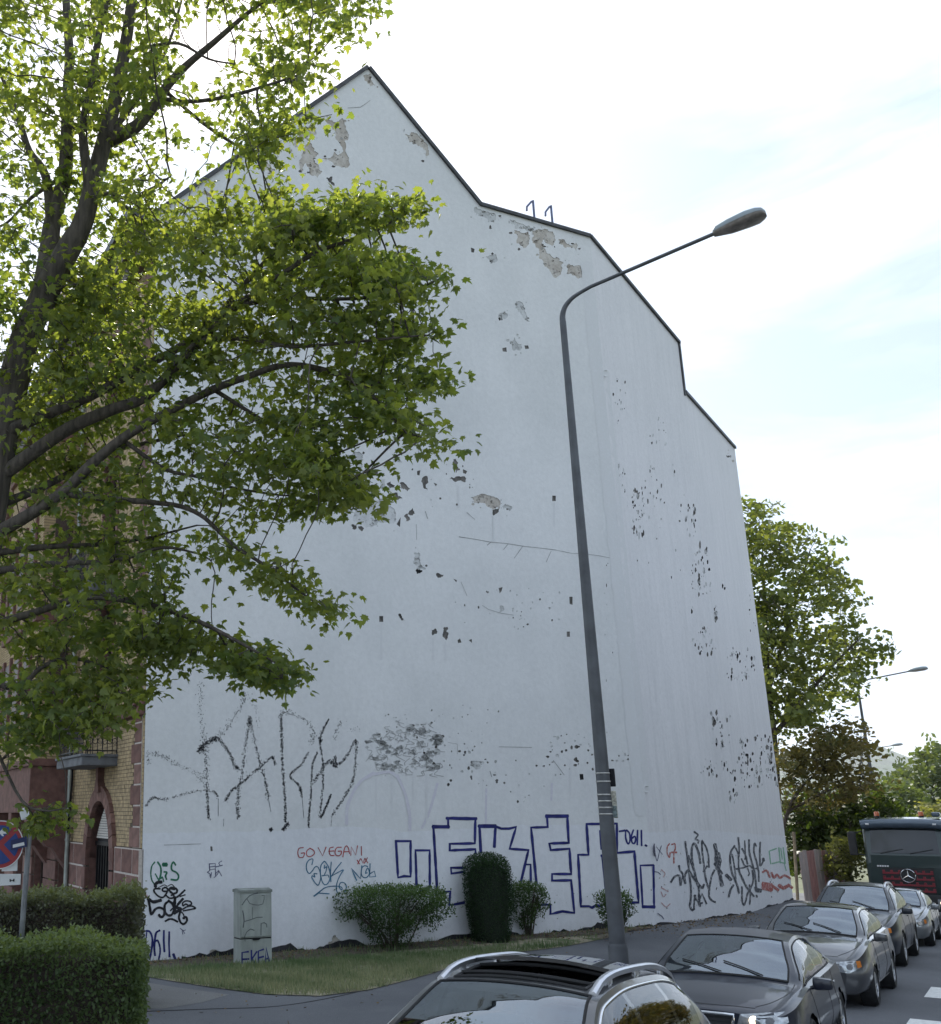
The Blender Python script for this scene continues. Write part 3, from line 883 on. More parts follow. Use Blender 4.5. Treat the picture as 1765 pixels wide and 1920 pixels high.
strokes('graffiti_lettering', [PT_green], [
    (A([(250, 225), (205, 290), (190, 400), (205, 500), (240, 560)]), 2.6, 1), (A([(300, 225), (340, 290), (350, 370), (335, 460), (300, 540)]), 3.4, 1), (A([(262, 410), (300, 480), (340, 540)]), 2.6, 1),
    (A([(395, 262), (425, 262)]), 8, 0), (A([(400, 375), (440, 385), (420, 440), (435, 490)]), 3.2, 1), (A([(350, 480), (365, 455), (380, 480), (390, 525)]), 2.4, 1),
    (A([(575, 265), (545, 222), (515, 270), (520, 345), (590, 385), (625, 440), (600, 500), (510, 495)]), 3.2, 1)], 'green QiS tag')
strokes('graffiti_lettering', [PT_black], [
    (A([(262, 600), (262, 570), (300, 540), (350, 535)]), 6, 1), (A([(330, 640), (255, 640), (240, 680), (300, 750), (360, 775), (400, 760), (440, 700), (455, 650), (420, 620), (375, 640), (380, 675), (440, 680)]), 3.4, 1),
    (A([(500, 690), (480, 660), (500, 625), (560, 625), (600, 660), (590, 700), (540, 715), (500, 690)]), 4, 1), (A([(430, 745), (480, 785), (540, 780), (550, 740), (510, 740)]), 3, 1),
    (A([(150, 800), (230, 845), (340, 820)]), 6, 1), (A([(150, 800), (175, 930), (195, 1040), (260, 960), (330, 935), (395, 970), (395, 1050), (350, 1085), (320, 1050)]), 4.6, 1),
    (A([(470, 830), (410, 890), (410, 990), (450, 1050), (510, 1050), (550, 980), (530, 880), (470, 830)]), 4.4, 1), (A([(530, 950), (500, 980)]), 3, 0),
    (A([(570, 780), (560, 900), (570, 1010)]), 6, 1), (A([(720, 665), (640, 740), (600, 770)]), 3.6, 1), (A([(725, 735), (650, 760)]), 2.6, 0), (A([(690, 800), (620, 880), (590, 930)]), 4.6, 1),
    (A([(580, 930), (660, 960), (610, 990), (560, 1020)]), 6, 1), (A([(690, 960), (760, 920), (830, 910), (890, 945), (830, 960), (700, 985)]), 3, 1),
    (A([(690, 900), (690, 860), (740, 830), (810, 840), (825, 880), (780, 900), (740, 880), (700, 905)]), 3, 1), (A([(650, 1000), (630, 1090), (660, 1170), (710, 1190), (755, 1140), (740, 1080), (700, 1100)]), 4, 1),
    (A([(655, 990), (700, 1040), (715, 1110)]), 2.4, 1), (A([(420, 1145), (480, 1115), (540, 1120), (605, 1155)]), 3.6, 1), (A([(310, 620), (400, 580), (450, 600), (510, 570), (560, 610)]), 1.6, 1),
    (A([(500, 640), (560, 650)]), 3, 0)], 'black scrawled tag')
strokes('graffiti_lettering', [PT_navy], [
    (A([(45, 1295), (75, 1305)]), 3.6, 0), (A([(120, 1300), (170, 1310), (205, 1380), (215, 1480), (195, 1620), (170, 1740)]), 3.2, 1), (A([(125, 1330), (115, 1450), (120, 1560)]), 2, 1),
    (A([(325, 1295), (275, 1330), (255, 1430), (245, 1560), (255, 1680)]), 3.2, 1), (A([(255, 1470), (295, 1450), (330, 1540), (335, 1640), (315, 1740)]), 2.8, 1), (A([(395, 1300), (392, 1450), (403, 1620)]), 3, 0),
    (A([(478, 1320), (475, 1500), (482, 1700)]), 3, 0), (A([(545, 1670), (568, 1730)]), 4, 0)], 'navy 0611 number')
strokes('graffiti_lettering', [PT_violet], [
    (A([(1105, 250), (1200, 245), (1200, 330), (1110, 345), (1105, 250)]), 1.5, 0), (A([(1105, 300), (1200, 285)]), 1.4, 0), (A([(1105, 250), (1115, 350), (1075, 380)]), 1.5, 0), (A([(1200, 300), (1310, 270)]), 1.5, 0),
    (A([(1300, 205), (1255, 235), (1270, 270)]), 1.3, 1), (A([(1075, 380), (1130, 420), (1110, 440)]), 1.5, 0), (A([(1140, 385), (1125, 465)]), 1.5, 0), (A([(1200, 330), (1205, 450), (1180, 460)]), 1.4, 0),
    (A([(1205, 400), (1250, 360), (1240, 400), (1215, 430)]), 1.2, 1), (A([(1250, 350), (1300, 440)]), 1.3, 0), (A([(650, 1260), (690, 1290), (720, 1340)]), 1.2, 0), (A([(735, 1285), (680, 1300), (690, 1350)]), 1.2, 0)], 'small violet marker tag')
strokes('graffiti_lettering', [PT_pinkline], [(A([(130, 640), (75, 680), (70, 730), (130, 745)]), 3, 1)])
B = Z(540, 1570, 8.023)
strokes('graffiti_lettering', [PT_red], [
    (B([(230, 155), (165, 170), (148, 240), (170, 300), (225, 300), (248, 250), (245, 235), (200, 240)]), 1.9, 1), (B([(330, 165), (285, 205), (282, 270), (330, 292), (385, 262), (398, 225), (375, 190), (330, 165)]), 1.9, 1),
    (B([(455, 160), (520, 280), (572, 150)]), 1.9, 0), (B([(680, 148), (630, 165), (620, 220), (640, 270), (690, 275)]), 1.9, 1), (B([(612, 212), (690, 205)]), 1.8, 0),
    (B([(800, 150), (740, 155), (710, 200), (715, 260), (760, 280), (800, 250), (800, 210), (755, 210)]), 1.9, 1), (B([(825, 295), (850, 170), (880, 130), (910, 170), (925, 245)]), 1.9, 1), (B([(838, 220), (915, 215)]), 1.8, 0),
    (B([(945, 270), (950, 145), (1020, 268), (1045, 130)]), 1.9, 0), (B([(1102, 140), (1105, 270)]), 2, 0),
    (B([(1040, 345), (1075, 400)]), 1.8, 0), (B([(1090, 325), (1050, 400)]), 1.8, 0), (B([(1100, 325), (1130, 390), (1155, 320)]), 1.8, 0), (B([(1160, 320), (1200, 385)]), 1.8, 0), (B([(1195, 310), (1150, 390)]), 1.8, 0)], 'red GO VEGAN lettering')
strokes('graffiti_lettering', [PT_teal], [
    (B([(360, 410), (375, 330), (320, 340), (280, 400), (280, 490), (320, 545), (370, 500), (410, 445), (450, 450), (480, 520), (490, 620), (460, 715), (420, 700), (360, 610), (370, 580), (405, 600), (390, 550), (435, 550)]), 1.9, 1),
    (B([(540, 365), (495, 430), (490, 560), (520, 680), (570, 715), (620, 660), (635, 560), (610, 450), (560, 370), (540, 365)]), 1.9, 1), (B([(550, 420), (545, 470), (580, 440), (575, 500), (550, 560)]), 1.7, 1), (B([(510, 580), (600, 570), (610, 600)]), 1.7, 1),
    (B([(650, 375), (640, 520), (645, 665)]), 1.9, 1), (B([(800, 380), (720, 480), (650, 590)]), 1.9, 0), (B([(660, 580), (830, 490), (790, 560), (745, 660), (725, 760), (745, 830), (790, 850)]), 1.8, 1),
    (B([(540, 770), (600, 745), (700, 735), (790, 745), (815, 775), (800, 790), (770, 745), (785, 690), (830, 680), (872, 720), (870, 790), (850, 820)]), 1.8, 1), (B([(545, 765), (390, 885)]), 2.2, 0), (B([(395, 885), (460, 840), (615, 850)]), 2.2, 0),
    (B([(1030, 645), (950, 465), (1090, 625), (1110, 430)]), 2.1, 0), (B([(1200, 440), (1150, 430), (1110, 470), (1105, 560), (1140, 605), (1190, 600), (1225, 540), (1200, 460), (1165, 540), (1190, 535)]), 1.9, 1),
    (B([(1235, 400), (1230, 600), (1320, 590), (1300, 510), (1240, 545)]), 2, 0)], 'teal SEK and NOE tags')
C = Z(720, 1510, 4.903)
E = Z(500, 1500, 2.385)
strokes('graffiti_lettering', [PT_navy], [
    (C([(110, 330), (245, 330), (245, 655), (185, 652), (130, 665), (110, 330)]), 4, 0), (C([(300, 745), (290, 415), (420, 415), (422, 755), (340, 775)]), 4, 0),
    (C([(735, 895), (600, 920), (610, 790), (475, 820), (488, 760), (455, 200), (590, 200), (590, 115), (840, 125), (835, 350), (605, 355), (605, 415), (840, 405), (842, 440)]), 4.2, 0),
    (C([(740, 575), (615, 575), (620, 628), (740, 612)]), 4, 0), (C([(455, 198), (590, 198)]), 6, 0), (C([(580, 120), (845, 124)]), 5, 0),
    (C([(890, 430), (878, 192), (1025, 190), (1015, 380)]), 4.4, 0), (C([(878, 192), (1020, 192)]), 6, 0), (C([(1025, 195), (1080, 215), (1150, 215), (1215, 200), (1155, 400), (1328, 412), (1260, 700)]), 4, 0),
    (C([(1300, 545), (1348, 545), (1350, 700)]), 3.6, 0), (C([(1402, 720), (1352, 205), (1505, 200), (1498, 100), (1685, 102), (1698, 345), (1520, 352), (1532, 412), (1705, 400), (1720, 632), (1545, 632), (1545, 692), (1720, 690), (1750, 990), (1640, 975), (1530, 1000), (1530, 912), (1450, 915)]), 4.2, 0),
    (C([(1495, 100), (1685, 100)]), 5.5, 0)], 'large navy outline letters EKEA')
Gp = Z(1060, 1400, 5.644)
strokes('graffiti_lettering', [PT_navy], [
    (Gp([(380, 1690), (330, 1680), (280, 1705), (250, 1690), (165, 1690), (135, 1145), (245, 1145), (225, 820), (545, 815), (545, 1125), (730, 1110), (775, 1650), (690, 1650)]), 4.2, 0),
    (Gp([(372, 895), (385, 1085), (420, 1080)]), 4, 0), (Gp([(385, 1155), (420, 1155)]), 4, 0), (Gp([(390, 1160), (425, 1500)]), 3, 0), (Gp([(930, 1255), (795, 1258), (820, 1695), (940, 1695), (935, 1262)]), 3.4, 0), (Gp([(825, 1695), (940, 1697)]), 5, 0)], 'navy outline letter A')
strokes('graffiti_lettering', [PT_navy], [
    (Gp([(575, 897), (630, 888)]), 3, 0), (Gp([(640, 890), (640, 970), (665, 1030), (685, 990), (680, 920), (650, 885)]), 2.6, 1), (Gp([(720, 885), (700, 950), (705, 1010), (730, 1025), (745, 985), (735, 950), (708, 970)]), 2.6, 1),
    (Gp([(765, 890), (762, 1035)]), 2.8, 0), (Gp([(805, 890), (808, 1045)]), 2.8, 0), (Gp([(850, 1045), (858, 1050)]), 3.4, 0)], 'navy 0611 number high on the wall')
D = Z(1200, 1560, 10.67)
H = Z(1340, 1560, 11.03)
gb = gables[1]
strokes('graffiti_lettering', [PT_grey], [
    (D([(905, 200), (950, 500), (975, 700), (1000, 950), (1020, 1150), (1015, 1350), (1000, 1480), (1040, 1560), (1080, 1540)]), 3, 1), (D([(620, 1000), (690, 900), (780, 870), (800, 960), (815, 1060)]), 3, 1), (D([(780, 680), (800, 760), (860, 860), (830, 980), (815, 1060)]), 2.6, 1),
    (D([(905, 1020), (890, 900), (960, 770), (1060, 900), (1150, 1020), (1240, 1120), (1275, 1060)]), 3.4, 1), (D([(1210, 620), (1170, 400), (1090, 230), (1040, 330), (1040, 520), (1080, 760), (1130, 960), (1180, 1150), (1180, 1350), (1200, 1480)]), 3.4, 1),
    (D([(970, 480), (1040, 650), (1110, 850)]), 3, 1), (D([(1240, 180), (1250, 420), (1280, 650), (1310, 900), (1380, 1120), (1430, 900), (1490, 770)]), 2.8, 1), (D([(1240, 180), (1320, 300), (1370, 480), (1380, 700)]), 2.8, 1), (D([(1340, 690), (1275, 790)]), 2.8, 0),
    (D([(1090, 0), (1160, 60), (1110, 140), (1170, 170), (1165, 220)]), 2.4, 1), (D([(1080, 1520), (1090, 1280), (1170, 1430), (1240, 1230), (1330, 1430)]), 2.4, 0), (D([(1100, 1280), (1110, 1350)]), 4, 0), (D([(1390, 1110), (1385, 1290), (1440, 1370), (1500, 1400)]), 2.8, 1),
    (D([(1185, 1450), (1240, 1420)]), 3, 0)], 'black ACE style tag', gb)
strokes('graffiti_lettering', [PT_grey], [(D([(1500, 260), (1530, 440), (1520, 560), (1560, 700), (1600, 850), (1640, 1060)]), 5, 1), (D([(1560, 450), (1580, 600), (1560, 720)]), 7, 1), (D([(1500, 640), (1560, 720), (1630, 830)]), 4, 1)], None, gb)
strokes('graffiti_lettering', [PT_grey], [
    (H([(490, 120), (510, 350), (495, 600), (505, 800), (560, 930), (640, 1100), (720, 1220), (810, 1330)]), 2.6, 1), (H([(410, 290), (330, 430), (325, 650), (360, 850), (430, 1010), (480, 1150), (500, 1260)]), 2.8, 1), (H([(410, 290), (480, 420), (500, 600)]), 2.4, 1),
    (H([(365, 470), (400, 650), (430, 850), (440, 970)]), 2.4, 1), (H([(570, 350), (640, 480), (680, 660)]), 2.6, 1), (H([(625, 190), (635, 400), (640, 560)]), 2.2, 1), (H([(712, 170), (720, 420), (770, 620), (820, 800), (850, 1000), (870, 1160), (960, 1200)]), 2.8, 1),
    (H([(860, 290), (825, 240), (815, 420), (870, 620), (910, 820), (915, 1020)]), 2.6, 1), (H([(945, 220), (935, 450), (940, 620), (950, 700), (1020, 580)]), 2.6, 1), (H([(430, 770), (600, 740), (720, 700), (800, 760), (890, 750)]), 2.4, 1), (H([(560, 560), (620, 690), (690, 720)]), 2.4, 1),
    (H([(780, 800), (800, 1000), (740, 1180), (680, 1280), (640, 1440), (600, 1510), (570, 1400), (565, 1140)]), 2.6, 1), (H([(250, 900), (330, 980)]), 5, 0), (H([(385, 1105), (330, 1200), (295, 1330)]), 3, 1), (H([(1005, 560), (1010, 590)]), 4, 0), (H([(845, 1150), (870, 1220), (950, 1230)]), 3.4, 1),
    (H([(720, 1100), (740, 1300), (725, 1490)]), 2.2, 1), (H([(690, 760), (720, 860), (700, 900)]), 2.2, 1), (H([(870, 1320), (875, 1340)]), 3, 0)], 'black looping tag', gb)
strokes('graffiti_lettering', [PT_mint], [(H([(1150, 390), (1275, 345)]), 2, 0), (H([(1330, 330), (1360, 640)]), 2, 0), (H([(1420, 330), (1460, 650)]), 2, 0), (H([(1130, 400), (1160, 660)]), 1.6, 0), (H([(1190, 655), (1330, 620), (1460, 650)]), 1.8, 0), (H([(1370, 340), (1400, 560)]), 1.6, 0), (H([(1440, 650), (1480, 800)]), 1.4, 0)], 'faded green tag', gables[2])
strokes('graffiti_lettering', [PT_pink], [(H([(1000, 830), (1080, 800), (1140, 930)]), 3, 1), (H([(1180, 850), (1230, 950), (1290, 880), (1350, 950), (1450, 900), (1560, 960)]), 3, 1), (H([(1010, 1080), (1160, 1100)]), 6, 0), (H([(1020, 1150), (1160, 1190)]), 7, 0), (H([(1200, 1120), (1310, 1200)]), 4, 0),
    (H([(1340, 1110), (1420, 1160), (1490, 1130)]), 5, 1), (H([(1530, 1100), (1600, 1150)]), 4, 0)], 'faded red scrawl', gables[2])
strokes('graffiti_lettering', [PT_pink], [(D([(590, 240), (550, 300), (545, 420), (590, 510), (605, 420)]), 2, 1), (D([(640, 250), (700, 240), (710, 330), (680, 420), (680, 620)]), 2, 1), (D([(640, 410), (730, 410)]), 2.4, 0)], 'small red G7 tag', gb)
strokes('graffiti_lettering', [PT_violet], [(D([(290, 240), (310, 450), (345, 580), (390, 400), (430, 280)]), 1.2, 1), (D([(330, 300), (450, 450)]), 1, 0), (D([(295, 795), (360, 805), (410, 850)]), 1.6, 0), (D([(360, 1630), (440, 1690), (475, 1740)]), 1.6, 0)], None, gb)
strokes('graffiti_lettering', [PT_pinkline], [(D([(430, 760), (500, 830), (470, 900)]), 2.2, 1), (D([(430, 1120), (560, 1190)]), 2.4, 0), (D([(430, 1420), (520, 1500), (600, 1440)]), 2, 1), (D([(420, 1200), (470, 1300), (520, 1250)]), 1.8, 1)], None, gb)
# faded lilac loops and runs above the painted band
strokes('graffiti_lettering', [PT_pale], [([(650, 1545), (652, 1510), (672, 1470), (700, 1450)], 6, 1), ([(745, 1455), (760, 1490), (768, 1530), (768, 1556)], 6, 1), ([(700, 1452), (730, 1448), (746, 1458)], 5, 1), ([(820, 1470), (806, 1520), (792, 1552)], 5, 1), ([(912, 1480), (911, 1548)], 4, 0), ([(1035, 1470), (1034, 1500)], 4, 0)], 'faded lilac loops')
# cracks
cracks = [(G3([(720, 625), (800, 637), (880, 652), (970, 660), (1060, 675), (1140, 683), (1218, 693)]), 1.3, 0), (G3([(1218, 693), (1300, 710), (1370, 714), (1440, 722), (1520, 738)]), .9, 0),
    (G3([(975, 660), (950, 690)]), 1.2, 0), (G3([(1050, 672), (1005, 735)]), 1.2, 0), (G3([(1195, 700), (1170, 755)]), 1, 0), (G3([(885, 652), (865, 668)]), 1.2, 0), (G3([(498, 560), (500, 640)]), .8, 0), (G3([(730, 860), (760, 930)]), .7, 0),
    (G1([(740, 215), (790, 212), (815, 195), (828, 185)]), 1, 0), (G3([(840, 980), (870, 1000), (935, 1020), (1000, 1030)]), .8, 0), (G3([(760, 500), (800, 535)]), .9, 0), (G3([(545, 495), (556, 530)]), 1.4, 0), (G3([(380, 232), (425, 238)]), .8, 0), (G3([(358, 230), (354, 265)]), 1.1, 0),
    (G4([(590, 300), (640, 310), (640, 365)]), .8, 0), (G4([(870, 325), (1050, 328)]), 1, 0), (G4([(1170, 400), (1230, 480)]), 1, 0), (G4([(820, 460), (830, 490)]), 1.6, 0), (zoomed(240, 1280, 3.677, [(250, 1120), (500, 1112)]), 1, 0)]
reg2 = G4(reg)
for i in range(120):
    x, y = random.uniform(130, 550), random.uniform(150, 480)
    if in_poly((x, y), reg):
        cracks.append((G4([(x, y), (x + random.uniform(-30, 30), y + random.uniform(5, 25)), (x + random.uniform(-45, 45), y + random.uniform(10, 40))]), .9, 1))
strokes('crack', [PT_crack], cracks, 'fine dark cracks in the render')['kind'] = 'stuff'
# dripping dotted tag KARM sprayed high on the wall
K = Z(240, 1280, 3.677)
def speckle(name, paths, m, label):
    mb = MB()
    for pts, spread, per, r0, r1 in paths:
        P2 = cat_rom([Vector(p) for p in K(pts)], 8)
        ln = sum((b - a).length for a, b in zip(P2[:-1], P2[1:]))
        cnt = int(ln * per * .36)
        for i in range(cnt):
            t = random.random() * (len(P2) - 1); a = P2[int(t)].lerp(P2[min(int(t) + 1, len(P2) - 1)], t % 1)
            p = (a.x + random.gauss(0, spread * 1.15), a.y + random.gauss(0, spread * 1.15))
            r = random.uniform(r0, r1) * .85
            k, s, z = px_wall(*p, 0); ss = r * (23.0 / F_PX)
            off = .003 + random.uniform(0, .004)
            mb.add([WP(0, s + ss * cos(q) * random.uniform(.7, 1.2), z + ss * sin(q) * random.uniform(.7, 1.3), off) for q in lin(0, 2 * pi, 6)[:-1]], [tuple(range(6))])
    return mb.build(name, m, gables[0], world=True, fixn=False, label=label)
dots = [([(505, -10), (500, 150), (515, 330), (530, 460)], 3.2, 3.0, .5, 1.1), ([(530, 460), (540, 600), (545, 740)], 2.2, 5, .6, 1.2), ([(545, 740), (552, 860), (556, 940)], 1.2, 8, .6, 1.3),
    ([(490, 475), (540, 420), (620, 380)], 2.4, 16, .7, 1.4), ([(620, 380), (690, 470), (730, 560), (760, 600)], 1.8, 8, .6, 1.3), ([(620, 370), (700, 290), (790, 140), (810, 70)], 2.6, 4.2, .5, 1.1), ([(820, 80), (880, 180), (900, 300)], 3.6, 1.8, .5, 1),
    ([(150, 480), (250, 510), (350, 570), (470, 625), (530, 720)], 2.4, 4, .5, 1), ([(140, 480), (140, 560)], 1.6, 4, .5, 1), ([(125, 850), (170, 795), (250, 805), (400, 765), (540, 735)], 1.2, 5, .5, 1), ([(540, 735), (600, 760), (620, 800)], 1, 5, .6, 1),
    ([(840, 240), (840, 290)], 2, 14, .7, 1.4), ([(840, 270), (810, 420), (790, 600), (765, 740), (755, 850), (762, 930)], 1.6, 5.5, .6, 1.2), ([(840, 270), (880, 430), (915, 570), (950, 690), (968, 800)], 1.6, 5, .6, 1.2),
    ([(670, 820), (710, 750), (800, 680), (900, 590), (990, 515), (1015, 560)], 1.2, 7, .6, 1.3), ([(1055, 235), (1060, 400), (1070, 620), (1085, 830), (1083, 960)], 1.2, 7.5, .6, 1.3), ([(1045, 235), (1080, 205), (1180, 230), (1260, 300), (1280, 360), (1265, 420)], 2, 4.6, .6, 1.2),
    ([(1245, 480), (1190, 570), (1115, 640), (1180, 710), (1200, 790)], 1, 7, .6, 1.3), ([(1305, 480), (1270, 580), (1262, 760), (1250, 900), (1245, 1000)], .9, 8, .6, 1.2), ([(1385, 250), (1325, 390), (1345, 570), (1340, 760), (1325, 925), (1360, 870), (1400, 770)], .9, 7.5, .6, 1.3),
    ([(1280, 690), (1330, 610), (1390, 540), (1430, 580)], 1.4, 7, .7, 1.4), ([(1480, 260), (1440, 330), (1420, 400)], 2.6, 3.4, .5, 1.1), ([(1430, 580), (1500, 520), (1570, 400), (1570, 520), (1550, 680), (1490, 790), (1410, 915)], 1.2, 6.5, .6, 1.2), ([(1520, 330), (1600, 310)], 3, 2, .4, .9),
    ([(1105, 970), (1065, 1018)], 1.2, 18, .8, 1.5), ([(980, 1018), (992, 1008)], 1, 30, .8, 1.5), ([(1320, 380), (1330, 410)], 1.4, 18, .7, 1.4), ([(1425, 510), (1435, 580)], 1.6, 12, .7, 1.4)]
speckle('graffiti_lettering', dots, PT_black, 'large speckled black KARM tag')
strokes('graffiti_lettering', [PT_grey], [(K([(622, 800), (622, 920)]), .7, 0), (K([(1200, 790), (1212, 930)]), .7, 0), (K([(968, 800), (985, 890)]), .7, 0), (K([(1090, 960), (1088, 1020)]), .6, 0), (K([(660, 940), (658, 990)]), .6, 0), (K([(1405, 920), (1400, 990)]), .6, 0)], 'thin paint runs')
# ------------------------------------------------------------------ street front of the building
FE = -PL[0][2]                                   # along the street front, away from the camera
FN = -PL[0][1]                                   # out of the street front
GZ0 = gz(WP0.x, WP0.y) - .05
EAVE = eaveL
def FP(t, o, z): return Vector((WP0.x + FE.x * t + FN.x * o, WP0.y + FE.y * t + FN.y * o, z))
def fbox(mb, t0, t1, o0, o1, z0, z1, m=0, bevel=0.0):
    M = Matrix(((FE.x, FN.x, 0), (FE.y, FN.y, 0), (0, 0, 1)))
    c = FP((t0 + t1) / 2, (o0 + o1) / 2, (z0 + z1) / 2)
    mb.box(c, (abs(t1 - t0), abs(o1 - o0), abs(z1 - z0)), M, m, bevel)
FROT = atan2(FE.y, FE.x)
cube_me = {}
def block(t0, t1, o0, o1, z0, z1, m, name='sandstone_block', parent=None, bev=.018):
    """one stone, its own object; equal stones share their mesh"""
    key = (round(t1 - t0, 2), round(o1 - o0, 2), round(z1 - z0, 2), m.name)
    if key not in cube_me:
        vs, fs = bevel_box(key[0] / 2, key[1] / 2, key[2] / 2, bev)
        bm_ = mesh_np(name, vs, fs, m); cube_me[key] = bm_
    o = bpy.data.objects.new(name, cube_me[key])
    o.location = FP((t0 + t1) / 2, (o0 + o1) / 2, (z0 + z1) / 2) - WP0
    o.rotation_euler = (0, 0, FROT)
    return link(o, parent or building)
zBase = GZ0 + 2.28; zStr = GZ0 + 5.05
FLOORS = [GZ0 + 5.05, GZ0 + 8.85, GZ0 + 12.55]
ARCH = (2.15, 4.25, zBase - .35, 1.35)           # t0, t1, spring height, rise
def arch_pts(t0, t1, zs, rise, n=9):
    tc_ = (t0 + t1) / 2; hw = (t1 - t0) / 2
    L_ = [];
    for i in range(n + 1):
        a = i / n
        L_.append((tc_ - hw * (1 - a ** 1.75), zs + rise * (sin(a * pi / 2) ** .95)))
    R_ = [(2 * tc_ - x, z) for x, z in reversed(L_[:-1])]
    return L_ + R_
arch = arch_pts(*ARCH)
openings = [[(ARCH[0], GZ0 - .3)] + arch + [(ARCH[1], GZ0 - .3)]]
rects = []
for f in FLOORS:
    h = 2.15 if f < FLOORS[2] else 1.9
    rects.append((2.7, 3.9, f + (.15 if f == FLOORS[0] else .85), f + .85 + h))
    for t0 in (13.2, 15.6, 18.0): rects.append((t0, t0 + 1.1, f + .85, f + .85 + h))
for t0, t1 in ((6.35, 7.45), (9.05, 10.6), (12.0, 13.4), (15.0, 16.4)): rects.append((t0, t1, GZ0 + .55, GZ0 + 3.55))
for t0, t1, z0, z1 in rects: openings.append([(t0, z0), (t1, z0), (t1, z1), (t0, z1)])
coords, faces = [], []
for poly in [[(0, GZ0 - .6), (21, GZ0 - .6), (21, EAVE - .1), (0, EAVE - .1)]] + openings:
    poly = ccw(poly); i0 = len(coords); coords += [Vector(p) for p in poly]; faces.append(list(range(i0, i0 + len(poly))))
r = delaunay_2d_cdt(coords, [], faces, 1, 1e-6)
mb = MB()
mb.add([FP(p.x, 0, p.y) for p in r[0]], [tuple(f) for f, og in zip(r[2], r[5]) if og == [0] or (len(og) == 1 and og[0] == 0)])
for poly in openings:
    m_ = len(poly)
    mb.add([FP(a, 0, b) for a, b in poly] + [FP(a, -.42, b) for a, b in poly], [(i, (i + 1) % m_, (i + 1) % m_ + m_, i + m_) for i in range(m_)], 1)
def course_mat(name, col, mortar):
    m, nt, o = mat(name)
    b = principled(nt, o, col, .9, 0, .2)
    t = nt.nodes.new('ShaderNodeTexCoord')
    sx = nt.nodes.new('ShaderNodeSeparateXYZ'); nt.links.new(t.outputs['Object'], sx.inputs[0])
    k = nt.nodes.new('ShaderNodeMath'); k.operation = 'MULTIPLY'; k.inputs[1].default_value = 1 / .083; nt.links.new(sx.outputs['Z'], k.inputs[0])
    fr = nt.nodes.new('ShaderNodeMath'); fr.operation = 'FRACT'; nt.links.new(k.outputs[0], fr.inputs[0])
    gt = nt.nodes.new('ShaderNodeMath'); gt.operation = 'GREATER_THAN'; gt.inputs[1].default_value = .16; nt.links.new(fr.outputs[0], gt.inputs[0])
    c, f, v = noise_col(nt, tuple(x * .75 for x in col), tuple(x * 1.2 for x in col), 6, stretch=(1, 1, 4))
    nt.links.new(mix(nt, mortar, c, gt.outputs[0]), b.inputs['Base Color'])
    bump(nt, b, gt.outputs[0], .5, .01); return m
M_course = course_mat('yellow_brick_courses', (.40, .30, .17), (.13, .10, .075))
M_mort2 = simple('dark_mortar', (.12, .095, .07), .95, vary=.2, scale=20)
mb.build('street_front', [M_mort2, M_sand], building, world=True, fixn=False)
# bricks of the nearer part, each with its own depth; joined, too small to pick apart singly
bm_v, bm_f = [], []
blocked = [(a - .02, b + .02, c - .02, d + .02) for a, b, c, d in rects]
def arch_half(z):
    t0, t1, zs, rise = ARCH; hw = (t1 - t0) / 2 + .30
    if z < zs: return hw
    a = (z - zs) / (rise + .45)
    return hw * max(0, 1 - a ** 1.6) if a < 1 else 0
cube8 = [(0, 1, 3, 2), (0, 4, 5, 1), (2, 3, 7, 6), (0, 2, 6, 4), (1, 5, 7, 3)]
row = 0; z = zBase
mbk = MB()
while z < EAVE - .5:
    t = .015 - (row % 2) * .125
    while t < 6.3:
        a, b = max(t, .012), min(t + .238, 6.3)
        c_ = (a + b) / 2
        ok = b - a > .03
        q = .62 if int((z - zBase) / .44) % 2 else .86
        if .14 < c_ < q + .02: ok = False                   # quoins
        for (x0, x1, y0, y1) in blocked:
            if x0 - .16 < c_ < x1 + .16 and y0 - .2 < z + .035 < y1 + .32: ok = False
        if abs(c_ - (ARCH[0] + ARCH[1]) / 2) < arch_half(z + .03): ok = False
        if zStr - .05 < z + .03 < zStr + .32: ok = False
        if ok:
            d = .012 + random.uniform(-.004, .004)
            fbox(mbk, a, b, -.01, d, z + .006, z + .077)
        t += .25
    z += .083; row += 1
o = mbk.build('brickwork', M_brick, building, world=True); o['kind'] = 'stuff'
far = MB()
for t0, t1, z0, z1 in ((11.6, 20.9, GZ0 + 3.9, EAVE - .4),):
    z = z0
    while z < z1:
        t = t0
        cuts = sorted([(a - .2, b + .2) for a, b, c, d in rects if c - .2 < z < d + .35 and b > t0])
        for a, b in cuts + [(t1, t1)]:
            if a > t + .05: fbox(far, t, a, -.01, .012, z + .006, z + .077)
            t = max(t, b)
        z += .083
o = far.build('brickwork', M_course, building, world=True); o['kind'] = 'stuff'
